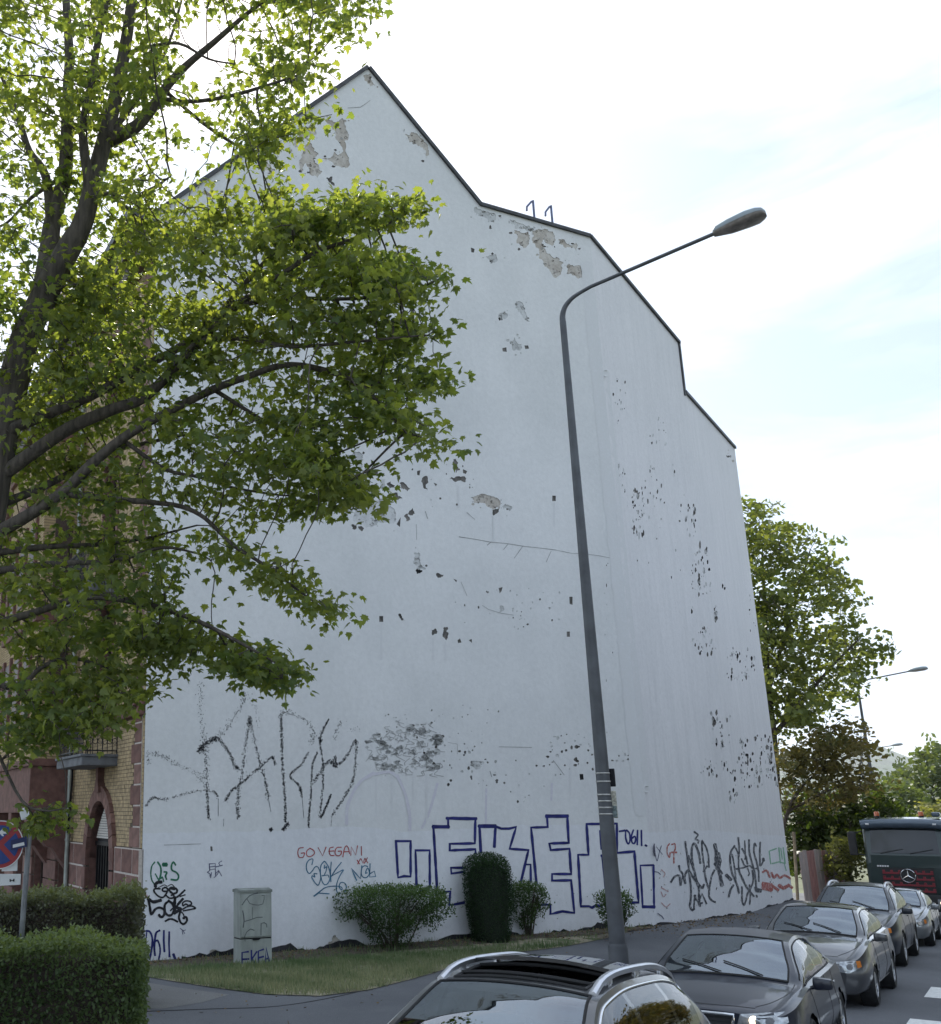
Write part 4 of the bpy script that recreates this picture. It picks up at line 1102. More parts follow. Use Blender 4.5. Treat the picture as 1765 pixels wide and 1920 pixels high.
# sandstone: quoins, base, string course, arch surround, window trims
i = 0; z = zBase
while z < EAVE - .6:
    q = .62 if i % 2 else .86
    if not (zStr - .4 < z < zStr + .3): block(.14, q, -.02, .038, z + .005, z + .415, M_sand if i % 3 else M_sand2)
    else: block(.14, q, -.02, .038, z + .005, z + .415, M_sand)
    z += .44; i += 1
rows = [GZ0 - .35 + .525 * k for k in range(6)]
for k, (za, zb) in enumerate(zip(rows[:-1], rows[1:])):
    cols = [0.02, .93, 1.83] if k % 2 else [.02, .5, 1.3, 1.83]
    for a, b in zip(cols[:-1], cols[1:]): block(a, b - .03, -.02, .075, za, zb - .034, random.choice([M_sand, M_sand, M_sand2]))
    cols = [4.57, 5.2, 6.3] if k % 2 else [4.57, 5.6, 6.3]
    for a, b in zip(cols[:-1], cols[1:]): block(a, b - .03, -.02, .075, za, zb - .034, random.choice([M_sand, M_sand, M_sand2]))
    block(1.84, 2.14, -.4, .11, za, zb - .034, M_sand); block(4.26, 4.56, -.4, .11, za, zb - .034, M_sand)
mo_ = MB(); fbox(mo_, .0, 1.84, -.03, .069, GZ0 - .4, zBase - .02); fbox(mo_, 4.56, 6.3, -.03, .069, GZ0 - .4, zBase - .02); fbox(mo_, .13, .63, -.03, .028, zBase, EAVE - .7)
mo_.build('stone_joints', M_mortar, building, world=True)
n = len(arch)
tcx = (ARCH[0] + ARCH[1]) / 2
for i in range(0, n - 1):
    (a, za), (b, zb) = arch[i], arch[i + 1]
    def outw(t, z, k=.30):
        d = Vector((t - tcx, (z - ARCH[2]) * .55 + .02)); d.normalize()
        return t + d.x * k, z + d.y * k * 1.15
    a2, b2 = outw(a, za), outw(b, zb)
    mbv = MB(); e = .012
    p = [Vector((a, za)).lerp(Vector((b, zb)), .04), Vector((a, za)).lerp(Vector((b, zb)), .96), Vector(b2).lerp(Vector(a2), .04), Vector(b2).lerp(Vector(a2), .96)]
    mbv.prism([(v.x, v.y) for v in p], lambda s, z, o: FP(s, o, z), .11, -.38)
    mbv.build('sandstone_block', random.choice([M_sand, M_sand2]), building, world=True)
mbv = MB(); zt = ARCH[2] + ARCH[3]
mbv.prism([(tcx - .2, zt + .2), (tcx + .2, zt + .2), (tcx + .09, zt + .5), (tcx + .12, zt + .85), (tcx - .12, zt + .85), (tcx - .09, zt + .5)], lambda s, z, o: FP(s, o, z), .17, -.02)
mbv.build('keystone', M_sand, building, world=True)
mbs = MB(); fbox(mbs, .06, 6.2, -.02, .16, zStr, zStr + .2, 0, .03); fbox(mbs, .06, 6.2, -.02, .24, zStr + .2, zStr + .3, 0, .03)
mbs.build('string_course', M_sand, building, world=True)
# the arched doorway: roller shutter above a dark barred door
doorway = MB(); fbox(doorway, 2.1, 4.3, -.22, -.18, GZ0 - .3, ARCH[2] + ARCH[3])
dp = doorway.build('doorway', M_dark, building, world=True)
sh = MB(); z = zBase + .02
z = zBase + .12; zlow = z - .02
while z < zt + .02:
    hw = (ARCH[1] - ARCH[0]) / 2 * (1 - min(1, max(0, (z - ARCH[2]) / ARCH[3])) ** 1.75) if z > ARCH[2] else 1.05
    if hw > .05:
        sl = MB(); fbox(sl, tcx - hw, tcx + hw, -.165, -.12, z + .004, z + .052, 0, .008)
        sl.build('shutter_slat', M_shutter, dp, world=True)
    z += .058
db = MB()
for k in range(9): fbox(db, 2.3 + k * .22, 2.34 + k * .22, -.17, -.13, GZ0 + .1, zlow - .15)
fbox(db, 2.2, 4.2, -.175, -.125, zlow - .14, zlow - .05)
db.build('door_bars', M_iron, dp, world=True)
# windows
for wi, (t0, t1, z0, z1) in enumerate(rects):
    ground_floor = z0 < GZ0 + 1
    fr = MB(); w = .07
    for a, b, c, d in ((t0, t0 + w, z0, z1), (t1 - w, t1, z0, z1), (t0 + w, t1 - w, z0, z0 + w), (t0 + w, t1 - w, z1 - w, z1), ((t0 + t1) / 2 - .035, (t0 + t1) / 2 + .035, z0 + w, z1 - w)):
        fbox(fr, a, b, -.26, -.19, c, d, 0, .008)
    if not ground_floor: fbox(fr, t0 + w, t1 - w, -.26, -.19, z1 - .75, z1 - .69, 0, .008)
    wo = fr.build('window', M_wframe, building, world=True)
    pn = MB(); fbox(pn, t0 + w, t1 - w, -.235, -.225, z0 + w, z1 - w); pn.build('pane', M_wglass, wo, world=True)
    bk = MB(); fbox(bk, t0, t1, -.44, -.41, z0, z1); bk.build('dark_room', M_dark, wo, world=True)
    if ground_floor:
        z = z1 - 1.05
        while z < z1 - .02:
            sl = MB(); fbox(sl, t0 + .01, t1 - .01, -.17, -.13, z + .004, z + .05, 0, .008); sl.build('shutter_slat', M_shutter, wo, world=True); z += .06
    else:
        block(t0 - .16, t1 + .16, -.02, .08, z1 + .01, z1 + .31, M_sand); block(t0 - .14, t1 + .14, -.02, .12, z0 - .17, z0 - .01, M_sand)
        zz = z0
        while zz < z1 - .1:
            hh = min(.42, z1 - zz)
            block(t0 - .15, t0 - .004, -.3, .05, zz, zz + hh - .015, random.choice([M_sand, M_sand2])); block(t1 + .004, t1 + .15, -.3, .05, zz, zz + hh - .015, random.choice([M_sand, M_sand2])); zz += .43
# ground floor piers further along
for t0, t1 in ((7.5, 9.0), (10.65, 11.95), (13.45, 14.95)):
    for k, (za, zb) in enumerate(zip(rows, rows[1:] + [rows[-1] + .525])):
        block(t0, t1, -.35, .09, za, zb - .03, random.choice([M_sand, M_sand2]))
    block(t0 + .04, t1 - .04, -.3, .06, rows[-1] + .53, rows[-1] + 1.2, M_sand2)
# oriel: sandstone corbel below, brick storeys above
OR0, OR1, OO = 6.25, 11.4, 1.15
cb = MB()
fbox(cb, OR0, OR1, -.02, OO, GZ0 + 3.0, GZ0 + 4.2, 0, .02); fbox(cb, OR0 - .06, OR1 + .06, -.02, OO + .07, GZ0 + 4.2, GZ0 + 4.4, 0, .03)
for t0 in (OR0 + .05, 8.6, OR1 - .5):
    prof = [(0, 0), (OO, 0), (OO, -.22), (OO - .12, -.42), (OO - .3, -.5), (OO - .38, -.7), (OO - .55, -.86), (OO - .7, -.9), (.28, -1.15), (0, -1.5)]
    cb.prism([(a, b) for a, b in prof], lambda o_, z_, t_, t0=t0: FP(t0 + t_, o_, GZ0 + 3.0 + z_), 0, .42)
cb.build('oriel_corbel', M_sand, building, world=True)
ob = MB(); fbox(ob, OR0 + .05, OR1 - .05, -.02, OO - .04, GZ0 + 4.4, GZ0 + 13.4)
oriel = ob.build('oriel', M_course, building, world=True)
cp_ = MB()
for zc in (GZ0 + 8.1, GZ0 + 11.9, GZ0 + 13.4): fbox(cp_, OR0 - .04, OR1 + .04, -.02, OO + .08, zc, zc + .28, 0, .03)
cp_.build('oriel_band', M_sand, oriel, world=True)
for f in (GZ0 + 5.2, GZ0 + 8.95):
    m2 = MB(); fbox(m2, OR0 + .0, OR0 + .048, .28, .78, f, f + 2.2)
    for t0 in (7.1, 8.55, 10.0): fbox(m2, t0, t0 + .9, OO - .04, OO + .0, f, f + 2.2)
    w_ = m2.build('window', M_wframe, oriel, world=True)
    for t0 in (6.98, 8.43, 9.88, 10.94):
        z = f - .1
        while z < f + 2.3: block(t0, t0 + .14 if t0 < 10.9 else t0 + .2, OO - .1, OO + .05, z, z + .4, M_sand); z += .415
# balconies: slab, iron railing with scrolls, rear posts
def balcony(zs, t0, t1, o1):
    s = MB(); fbox(s, t0, t1, -.02, o1, zs, zs + .2, 0, .02); fbox(s, t0 - .03, t1 + .03, -.02, o1 + .04, zs + .2, zs + .26, 0, .01)
    b = s.build('balcony', M_slab, building, world=True)
    rl_ = MB(); zr = zs + .26
    path = [(t0 + .05, .02), (t0 + .05, o1 - .03), (t1 - .05, o1 - .03), (t1 - .05, .02)]
    for zz, rr in ((zr + .98, .022), (zr + .08, .016), (zr + .78, .012)):
        rl_.tube([FP(a, c, zz) for a, c in path], rr, 6)
    for (a, c), (a2, c2) in zip(path[:-1], path[1:]):
        L_ = hypot(a2 - a, c2 - c); k = max(2, int(L_ / .115))
        for q in range(k + 1):
            t_ = a + (a2 - a) * q / k; o_ = c + (c2 - c) * q / k
            rl_.tube([FP(t_, o_, zr), FP(t_, o_, zr + .98)], .009 if q % 3 else .014, 5)
            if q < k:
                tm, om = a + (a2 - a) * (q + .5) / k, c + (c2 - c) * (q + .5) / k
                dt, do = (a2 - a) / L_, (c2 - c) / L_
                for zc, rad in ((zr + .88, .045), (zr + .3, .05), (zr + .55, .04)):
                    rl_.tube([FP(tm + dt * rad * cos(x), om + do * rad * cos(x), zc + rad * 1.5 * sin(x)) for x in lin(0, 1.8 * pi, 9)], .007, 4, caps=False)
    rl_.build('railing', M_iron, b, world=True)
    return b
balcony(GZ0 + 4.05, 2.0, 4.5, .86)
balcony(GZ0 + 8.15, 2.1, 4.5, .8)
# downpipes
dpip = MB(); dpip.tube([FP(6.0, .14, GZ0 - .3), FP(6.0, .14, GZ0 + 3.0), FP(6.0, .2, EAVE - .7)], .06, 10)
for zz in (GZ0 + .6, GZ0 + 2.3, GZ0 + 3.9, GZ0 + 6.5, GZ0 + 9): dpip.tube([FP(6.0, .14, zz), FP(6.0, .14, zz + .05)], .075, 10)
dpip.build('downpipe', M_zinc, building, world=True, smooth=False)
dpip = MB(); dpip.tube(cat_rom([FP(4.3, .5, GZ0 + 4.05), FP(4.5, .45, GZ0 + 3.7), FP(5.7, .2, GZ0 + 2.9), FP(5.95, .15, GZ0 + 2.5)], 4), .03, 8)
dpip.build('balcony_drain', M_iron, building, world=True)
# eaves: boxed cornice, gutter, and the front roof edge
ev = MB()
fbox(ev, .03, 21, -.02, .34, EAVE - 1.15, EAVE - .75, 0, .03); fbox(ev, .03, 21, -.02, .5, EAVE - .75, EAVE - .3, 0, .03)
ev.build('cornice', M_wframe, building, world=True)
ev = MB(); fbox(ev, .0, 21, -.1, .74, EAVE - .24, EAVE - .08)
ev.prism([(-.1, EAVE - .07), (.74, EAVE - .07), (.74, EAVE - .03), (.0, EAVE + .04), (-.1, EAVE + .04)], lambda o_, z_, t_: FP(t_, o_, z_), .0, 21)
ev.build('gutter', M_flash, building, world=True)
# dormer on the front roof, seen between the leaves
dm = MB(); fbox(dm, 8.0, 10.2, -.2, .4, EAVE - .1, EAVE + 1.3)
dm.prism([(7.8, EAVE + 1.3), (10.4, EAVE + 1.3), (9.1, EAVE + 2.4)], lambda t_, z_, o_: FP(t_, o_, z_), .55, -2.0)
dm.build('dormer', M_sand, building, world=True)
# ------------------------------------------------------------------ leaf scattering
MAPLE = np.array([(0, 0), (.10, .06), (.40, .02), (.36, .16), (.62, .36), (.40, .40), (.44, .62), (.22, .54), (.15, .78), (0, 1.08),
                  (-.15, .78), (-.22, .54), (-.44, .62), (-.40, .40), (-.62, .36), (-.36, .16), (-.40, .02), (-.10, .06)])
def maple_template():
    v = [(x, y, -.22 * abs(x) - .20 * y * y + .05 * math.sin(9 * x + 5 * y)) for x, y in MAPLE]
    c = (0, .32, .03)
    v = np.array(v + [c]); n = len(MAPLE)
    f = np.array([(n, i, (i + 1) % n) for i in range(n)])
    return v, f
def maple_simple():
    P = [(0, 0), (.42, .06), (.58, .40), (.26, .50), (0, 1.05), (-.26, .50), (-.58, .40), (-.42, .06)]
    v = np.array([(x, y, -.12 * abs(x) - .1 * y * y) for x, y in P] + [(0, .32, .03)])
    f = np.array([(8, i, (i + 1) % 8) for i in range(8)])
    return v, f
def oval_template():
    v = np.array([(0, 0, 0), (.28, .35, -.05), (.22, .75, -.06), (0, 1.05, -.12), (-.22, .75, -.06), (-.28, .35, -.05)])
    f = np.array([(0, 1, 5), (1, 2, 4), (1, 4, 5), (2, 3, 4)]); return v, f
def spray_template(n=5, seed=1):
    """a few small leaves on a stub, used for foliage too far off to show single leaves"""
    r = np.random.default_rng(seed); V = []; Fs = []
    for i in range(n):
        c = r.uniform(-.5, .5, 3); a = r.uniform(0, 2 * pi); t = r.uniform(-.6, .6)
        ux = np.array([cos(a), sin(a), t * .6]); uy = np.array([-sin(a), cos(a), r.uniform(-.7, .2)])
        k = r.uniform(.22, .36); b = len(V)
        V += [c - uy * k, c + ux * k * .75, c + uy * k * 1.1, c - ux * k * .75]
        Fs += [(b, b + 1, b + 2), (b, b + 2, b + 3)]
    return np.array(V), np.array(Fs)
def instance(tmpl, pos, size, yaw, pitch, roll, tone):
    v, f = tmpl; N_ = len(pos); m = len(v)
    cy, sy = np.cos(yaw), np.sin(yaw); cpt, spt = np.cos(pitch), np.sin(pitch); cr_, sr_ = np.cos(roll), np.sin(roll)
    V = v[None, :, :] * size[:, None, None]
    x, y, z = V[..., 0], V[..., 1], V[..., 2]
    x2 = x * cr_[:, None] + z * sr_[:, None]; z2 = -x * sr_[:, None] + z * cr_[:, None]
    y3 = y * cpt[:, None] - z2 * spt[:, None]; z3 = y * spt[:, None] + z2 * cpt[:, None]
    x4 = x2 * cy[:, None] - y3 * sy[:, None]; y4 = x2 * sy[:, None] + y3 * cy[:, None]
    out = np.stack([x4, y4, z3], -1) + pos[:, None, :]
    F_ = (f[None, :, :] + (np.arange(N_) * m)[:, None, None]).reshape(-1, 3)
    return out.reshape(-1, 3), F_, np.repeat(tone, m)
def leaves_obj(name, tmpl, pos, size, m, parent, yaw=None, pitch=None, roll=None, tone=None, stuff=True):
    n = len(pos)
    if yaw is None: yaw = RNG.uniform(0, 2 * pi, n)
    if pitch is None: pitch = RNG.normal(-.35, .5, n)
    if roll is None: roll = RNG.normal(0, .5, n)
    if tone is None: tone = RNG.uniform(0, 1, n)
    if np.isscalar(size): size = size * RNG.uniform(.7, 1.25, n)
    off = np.array(LOC.get(parent.name, Vector((0, 0, 0)))) if parent is not None else 0
    V, F_, T = instance(tmpl, np.asarray(pos) - off, size, yaw, pitch, roll, tone)
    o = bpy.data.objects.new(name, mesh_np(name, V, F_, m, tone=T)); link(o, parent)
    if stuff: o['kind'] = 'stuff'
    return o

# ------------------------------------------------------------------ street lamps
M_pole = simple('grey_lamp_pole', (.10, .105, .115), .55, .25, vary=.18, scale=3)
M_lamphead = simple('lamp_housing', (.27, .31, .33), .5, .1, vary=.08)
M_lens = simple('lamp_lens', (.30, .27, .25), .25, .0, vary=.35, scale=6)
M_band = simple('steel_band', (.48, .47, .44), .4, .8, vary=.1)
def street_lamp(q, l, H, reach, rise, label, detail=True, zb=None, lift=.0):
    x, y = xy(q, l); z0 = (gz(x, y) if zb is None else zb) - .02
    t = thing('street_lamp', label, 'street lamp', (x, y, z0), 0, 'lamps along the street')
    ax = Vector((.8, -.6, 0))
    mb = MB(); R0, R1 = .128, .056
    n = 14
    pts = [Vector((0, 0, H * i / n)) for i in range(n + 1)]
    rs = [R0 + (R1 - R0) * min(1, (i / n) * 1.05) for i in range(n + 1)]
    mb.tube(pts, rs, 20)
    if detail:
        mb.lathe([(.145, 0), (.145, .9), (.131, .95)], (0, 0, 0), seg=20)
    if detail:
        for zz in (2.2, 4.9): mb.lathe([(.131 - .0085 * zz, zz - .02), (.136 - .0085 * zz, zz), (.131 - .0085 * zz, zz + .02)], (0, 0, 0), seg=20)
    mb.build('pole', M_pole, t, smooth=True, autos=40)
    arm = MB()
    def AP(a, z): return ax * a + Vector((0, 0, H + z))
    c = cat_rom([AP(0, -.02), AP(.005, .13), AP(.065, .285), AP(.195, .405), AP(.37, .475), AP(.55, .525)], 4); last = c[-1]
    c += [last + (ax * (reach - .55) + Vector((0, 0, rise))) * k / 6 for k in range(1, 7)]
    arm.tube(c, [R1 * .98 + (.034 - R1) * min(1, i / 16) for i in range(len(c))], 14)
    arm.build('arm', M_pole, t, smooth=True, autos=50)
    d = (ax * (reach - .55) + Vector((0, 0, rise * .7))).normalized(); s = ax.cross(Vector((0, 0, 1))); s.normalize(); u = s.cross(d); u.normalize()
    if u.z < 0: u = -u
    base = c[-1]
    hd, ls = MB(), MB()
    secs = [(0, .077, .077, -.03), (.055, .11, .11, -.05), (.26, .16, .137, -.06), (.53, .20, .148, -.066), (.68, .195, .13, -.066), (.77, .15, .10, -.06), (.81, .065, .045, -.05)]
    vs = []
    m_ = 12
    for xx, w, hu, hl in secs:
        for k in range(m_):
            a = pi * k / (m_ - 1)
            vs.append(base + d * xx + s * (w * cos(a)) + u * (hu * sin(a) ** .7 if 0 < k < m_ - 1 else 0.0))
    fs = [(i * m_ + k, i * m_ + k + 1, (i + 1) * m_ + k + 1, (i + 1) * m_ + k) for i in range(len(secs) - 1) for k in range(m_ - 1)]
    fs += [tuple(range(m_)), tuple(reversed([(len(secs) - 1) * m_ + k for k in range(m_)]))]
    hd.add(vs, fs)
    ho = hd.build('lamp_head', M_lamphead, t, smooth=True, autos=60)
    vs = []
    for i, (xx, w, hu, hl) in enumerate(secs):
        for k in range(m_):
            a = pi * k / (m_ - 1)
            w2 = w * .96
            dep = .075 if 1 < i < 5 else .04
            vs.append(base + d * xx + s * (w2 * cos(a)) - u * (dep * sin(a) ** .6 if 0 < k < m_ - 1 else 0.0))
    ls.add(vs, fs)
    ls.build('lens', M_lens, ho, smooth=True, autos=60)
    return t
pb = ray(1160, 1790)
tt = (KERB_L - .5) / (.8 * pb.x - .6 * pb.y)                     # pole stands 0.5 m inside the kerb
pb = CAM + pb * tt
lampq = rq(pb.x, pb.y)
zb_ = gz(pb.x, pb.y)
rt = ray(1047, 600); Htop = CAM.z + rt.z * (pb.y / rt.y) - zb_
lamp = street_lamp(lampq, KERB_L - .5, Htop - .02, 2.62, .28, 'tall grey street lamp with curved arm, standing before the gable wall behind the nearest car')
lx, ly = xy(lampq, KERB_L - .5)
f2 = at_Y(1700, 1246, 49.6); street_lamp(rq(f2.x, f2.y) , rl(f2.x, f2.y) - 2.2, f2.z - 1.1 - land_z(f2.x, f2.y), 2.25, .25, 'nearer of two far street lamps, its head poking out of the green tree', False, land_z(f2.x, f2.y))
f3 = at_Y(1680, 1390, 84); street_lamp(rq(f3.x, f3.y), rl(f3.x, f3.y) - 2.6, f3.z - 1.1 - land_z(f3.x, f3.y), 2.25, .25, 'farthest street lamp, small, with its head above the brown-tinged tree', False, land_z(f3.x, f3.y))
# signs fixed to the lamp pole (seen from behind)
def lamp_z(v):
    r_ = ray(1130, v); return CAM.z + r_.z * (ly / r_.y)
M_signback = simple('dark_sign_back', (.018, .018, .024), .6, .3, vary=.2)
M_sticker = simple('weathered_sticker', (.45, .43, .36), .7, vary=.4, scale=30)
M_sticker2 = simple('weathered_green_sticker', (.16, .20, .20), .7, vary=.4, scale=30)
def sign_on_lamp(name, label, v0, v1, w, off, dep, mats, sx=0.0, bands=2):
    z0, z1 = lamp_z(v1), lamp_z(v0)
    t = thing(name, label, 'sign', (lx, ly, z0))
    R = Matrix.Rotation(atan2(RD.y, RD.x) - pi / 2, 3, 'Z')
    mb = MB(); mb.box(R @ Vector((sx, dep, (z1 - z0) / 2)), (w, .03, z1 - z0), R, 0, .012); mb.build('plate', mats, t)
    for k in range(bands):
        b = MB(); zz = (z1 - z0) * (k + .6) / (bands + .2)
        rr = .128 - .070 * (z0 + zz - zb_) / Htop
        b.lathe([(rr + .004, zz - .012), (rr + .008, zz), (rr + .004, zz + .012)], (0, 0, 0), seg=18); b.build('band', M_band, t)
    return t
sign_on_lamp('traffic_sign', 'black backed sign plate strapped behind the lamp pole', 1441, 1475, .27, 0, .125, M_signback, .02)
s2 = sign_on_lamp('sticker_board', 'narrow board with worn pale and green stickers on the lamp pole', 1483, 1534, .085, 0, .02, M_sticker, .135, 4)
z0, z1 = lamp_z(1534), lamp_z(1483)
R = Matrix.Rotation(atan2(RD.y, RD.x) - pi / 2, 3, 'Z')
mb = MB(); mb.box(R @ Vector((.135, -.0, (z1 - z0) * .24)), (.08, .012, (z1 - z0) * .42), R, 0, .003)
mb.build('sticker', M_sticker2, s2)

# ------------------------------------------------------------------ utility cabinet
M_cab = simple('cabinet_grey_green', (.33, .355, .33), .75, vary=.2, scale=4, bumpy=.1, stretch=(1, 1, .3))
M_cabtop = simple('cabinet_lid', (.22, .24, .22), .75, vary=.25, scale=5)
cg = on_ground(480, 1808)
cabrot = atan2(DA.y, DA.x)
cab = thing('utility_cabinet', 'grey green utility cabinet with EKEA scrawled on its base, standing by the white wall', 'cabinet', (cg.x, cg.y, cg.z - .03), cabrot)
Wc = .70; Hc = 1.42
mb = MB(); mb.box((0, .16, .235), (Wc, .33, .53), None, 0, .012); mb.build('base', M_cab, cab)
mb = MB(); mb.box((0, .16, .95), (Wc, .33, .86), None, 0, .012); bodyc = mb.build('body', M_cab, cab)
mb = MB(); mb.box((0, -.014, .945), (Wc - .05, .02, .80), None, 0, .008); cdoor = mb.build('door', M_cab, cab)
mb = MB(); mb.prism([(-.1, 0), (.1, 0), (.06, -.035), (-.06, -.035)], lambda a, b, d: Vector((a, d, .515 + b)), -.03, .0); mb.build('handle', M_iron, cdoor)
mb = MB(); mb.prism([(-.02, 1.38), (.35, 1.38), (.35, 1.43), (.16, 1.46), (-.02, 1.43)], lambda y_, z_, x_: Vector((x_, y_, z_)), -Wc / 2 - .012, Wc / 2 + .012); mb.build('lid', M_cabtop, cab)
mb = MB(); mb.box((0, .16, .508), (Wc - .012, .318, .016), None, 0); mb.build('joint', M_iron, cab)
PT_worn = paint('worn_dark_paint', (.10, .11, .115), .8)
def cab_strokes(items, m, y, parent, label):
    mb = MB()
    for j, (pts, w) in enumerate(items):
        P = [Vector((-.35 + (x - 335) / 690 * .69, 0, Hc - .03 - (v - 300) / 1470 * Hc)) for x, v in pts]
        n = len(P); vs = []
        for i, p in enumerate(P):
            d = P[min(i + 1, n - 1)] - P[max(i - 1, 0)]; d.normalize(); nn = Vector((-d.z, 0, d.x)) * w / 2
            yy = y - .0015 - .0002 * j
            if i == 0: p = p - d * w * .3
            if i == n - 1: p = p + d * w * .3
            vs += [p + nn + Vector((0, yy, 0)), p - nn + Vector((0, yy, 0))]
        mb.add(vs, [(2 * i, 2 * i + 1, 2 * i + 3, 2 * i + 2) for i in range(n - 1)])
    return mb.build('graffiti_lettering', m, parent, fixn=False, label=label)
cab_strokes([([(520, 1460), (385, 1470), (380, 1740), (540, 1740)], .036), ([(385, 1600), (530, 1600)], .034), ([(585, 1440), (590, 1750)], .036), ([(700, 1470), (600, 1600), (690, 1750)], .036),
    ([(850, 1430), (735, 1460), (735, 1730), (850, 1700)], .034), ([(735, 1590), (850, 1570)], .034), ([(885, 1720), (905, 1400), (985, 1730)], .036), ([(895, 1620), (960, 1610)], .034)], PT_navy, -.005, cab, 'dark EKEA letters')
cab_strokes([([(375, 545), (450, 450), (540, 370), (650, 330), (720, 320)], .018), ([(490, 440), (540, 520), (640, 550), (740, 560), (830, 540), (860, 440), (860, 370), (810, 370)], .014), ([(390, 660), (410, 760), (420, 860), (400, 980)], .024),
    ([(420, 870), (560, 840), (700, 800), (820, 800)], .014), ([(600, 600), (600, 820)], .01), ([(440, 1250), (430, 1160), (480, 1070), (560, 1020), (640, 1050)], .015), ([(785, 1150), (790, 920), (860, 910), (910, 940), (915, 1000)], .018)], PT_worn, -.026, cdoor, 'worn dark scribbles')

# ------------------------------------------------------------------ hedges and shrubs
L_hedge = leaf_mat('privet_leaf', (.095, .145, .06), (.18, .235, .09), .45, .4)
L_hedge2 = leaf_mat('dusty_hedge_leaf', (.11, .112, .085), (.175, .20, .10), .45, .3)
L_yew = leaf_mat('yew_needle', (.022, .046, .02), (.042, .078, .03), .2, .08)
L_bush = leaf_mat('bush_leaf', (.042, .082, .026), (.10, .165, .05), .4, .3)
M_twig_dark = simple('dark_green_twigs', (.012, .02, .01), .95, vary=.3, scale=20)
M_twig = simple('twig_bark', (.06, .045, .035), .9, vary=.3, scale=20)
OVAL = oval_template()
def hedge(label, x0, x1, y0, y1, ztop, zg, m, dens, sz, rot, tip_m=None, ragged=.05):
    cx_, cy_ = (x0 + x1) / 2, (y0 + y1) / 2
    t = thing('hedge', label, 'hedge', (cx_, cy_, zg))
    hx, hy, H = (x1 - x0) / 2, (y1 - y0) / 2, ztop - zg
    core = MB(); core.box((0, 0, H * .47), (2 * hx - .34, 2 * hy - .34, H * .94 - .16), None, 0, .06)
    R3 = Matrix.Rotation(rot, 3, 'Z')
    core.v = [R3 @ p for p in core.v]
    P = []; N_ = int(dens * 2 * hx * H)
    def face(n, fn):
        a, b = RNG.uniform(0, 1, n), RNG.uniform(0, 1, n); P.append(fn(a, b, -np.abs(RNG.normal(0, .08, n))))
    face(N_, lambda a, b, d: np.stack([-hx + 2 * hx * a, -hy - d, H * b], 1))
    face(int(dens * 2 * hx * 2 * hy), lambda a, b, d: np.stack([-hx + 2 * hx * a, -hy + 2 * hy * b, H + d], 1))
    face(int(dens * 2 * hy * H), lambda a, b, d: np.stack([hx + d, -hy + 2 * hy * a, H * b], 1))
    face(int(dens * 2 * hy * H * .3), lambda a, b, d: np.stack([-hx - d, -hy + 2 * hy * a, H * b], 1))
    face(int(dens * 2 * hx * H * .25), lambda a, b, d: np.stack([-hx + 2 * hx * a, hy + d, H * b], 1))
    P = np.concatenate(P)
    w = ragged * (np.sin(P[:, 0] * 5.1 + P[:, 2] * 3.3) + np.sin(P[:, 0] * 11.7 - P[:, 1] * 7) * .6 + np.sin(P[:, 2] * 9 + P[:, 0] * 2) * .5)
    edge = np.clip((P[:, 2] - H * .5) / (H * .5), 0, 1)
    P[:, 2] += w * edge; P[:, 1] -= w * .8 * np.sign(-P[:, 1])
    rounding = np.clip((np.abs(P[:, 0]) - hx + .16) / .16, 0, 1) * np.clip((P[:, 2] - H + .18) / .18, 0, 1)
    P[:, 2] -= rounding * .07
    P += RNG.normal(0, .018, P.shape)
    shoots = RNG.uniform(0, 1, len(P)) < .05
    P[shoots, 2] += np.where(P[shoots, 2] > H - .1, RNG.uniform(.02, .1, shoots.sum()), 0)
    Rn = np.array(R3); Pw = P @ Rn.T + np.array([cx_, cy_, zg])
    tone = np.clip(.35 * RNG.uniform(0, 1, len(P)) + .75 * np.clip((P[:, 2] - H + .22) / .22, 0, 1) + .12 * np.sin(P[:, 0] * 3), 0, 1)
    core.build('twigs', M_twig, t)
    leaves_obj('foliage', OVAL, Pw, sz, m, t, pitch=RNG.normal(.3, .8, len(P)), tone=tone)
    return t
def hz_top(u, v, Y): return CAM.z + ray(u, v).z * (Y / ray(u, v).y)
h1Y = 11.2
x_r = at_Y(266, 1765, h1Y + .2).x
hedge('dark green clipped hedge at the near left corner, lower than the one behind', -6.5, x_r, h1Y, h1Y + 1.15, hz_top(130, 1776, h1Y), gz(-3, h1Y) - .02, L_hedge, 2500, .048, .03)
h2Y = 15.6
x_r2 = at_Y(262, 1675, h2Y + .3).x
hedge('taller browner hedge behind the near hedge, before the brick front', -8, x_r2, h2Y, h2Y + 1.2, hz_top(130, 1680, h2Y), gz(-4, h2Y) - .02, L_hedge2, 2000, .055, .02, ragged=.06)

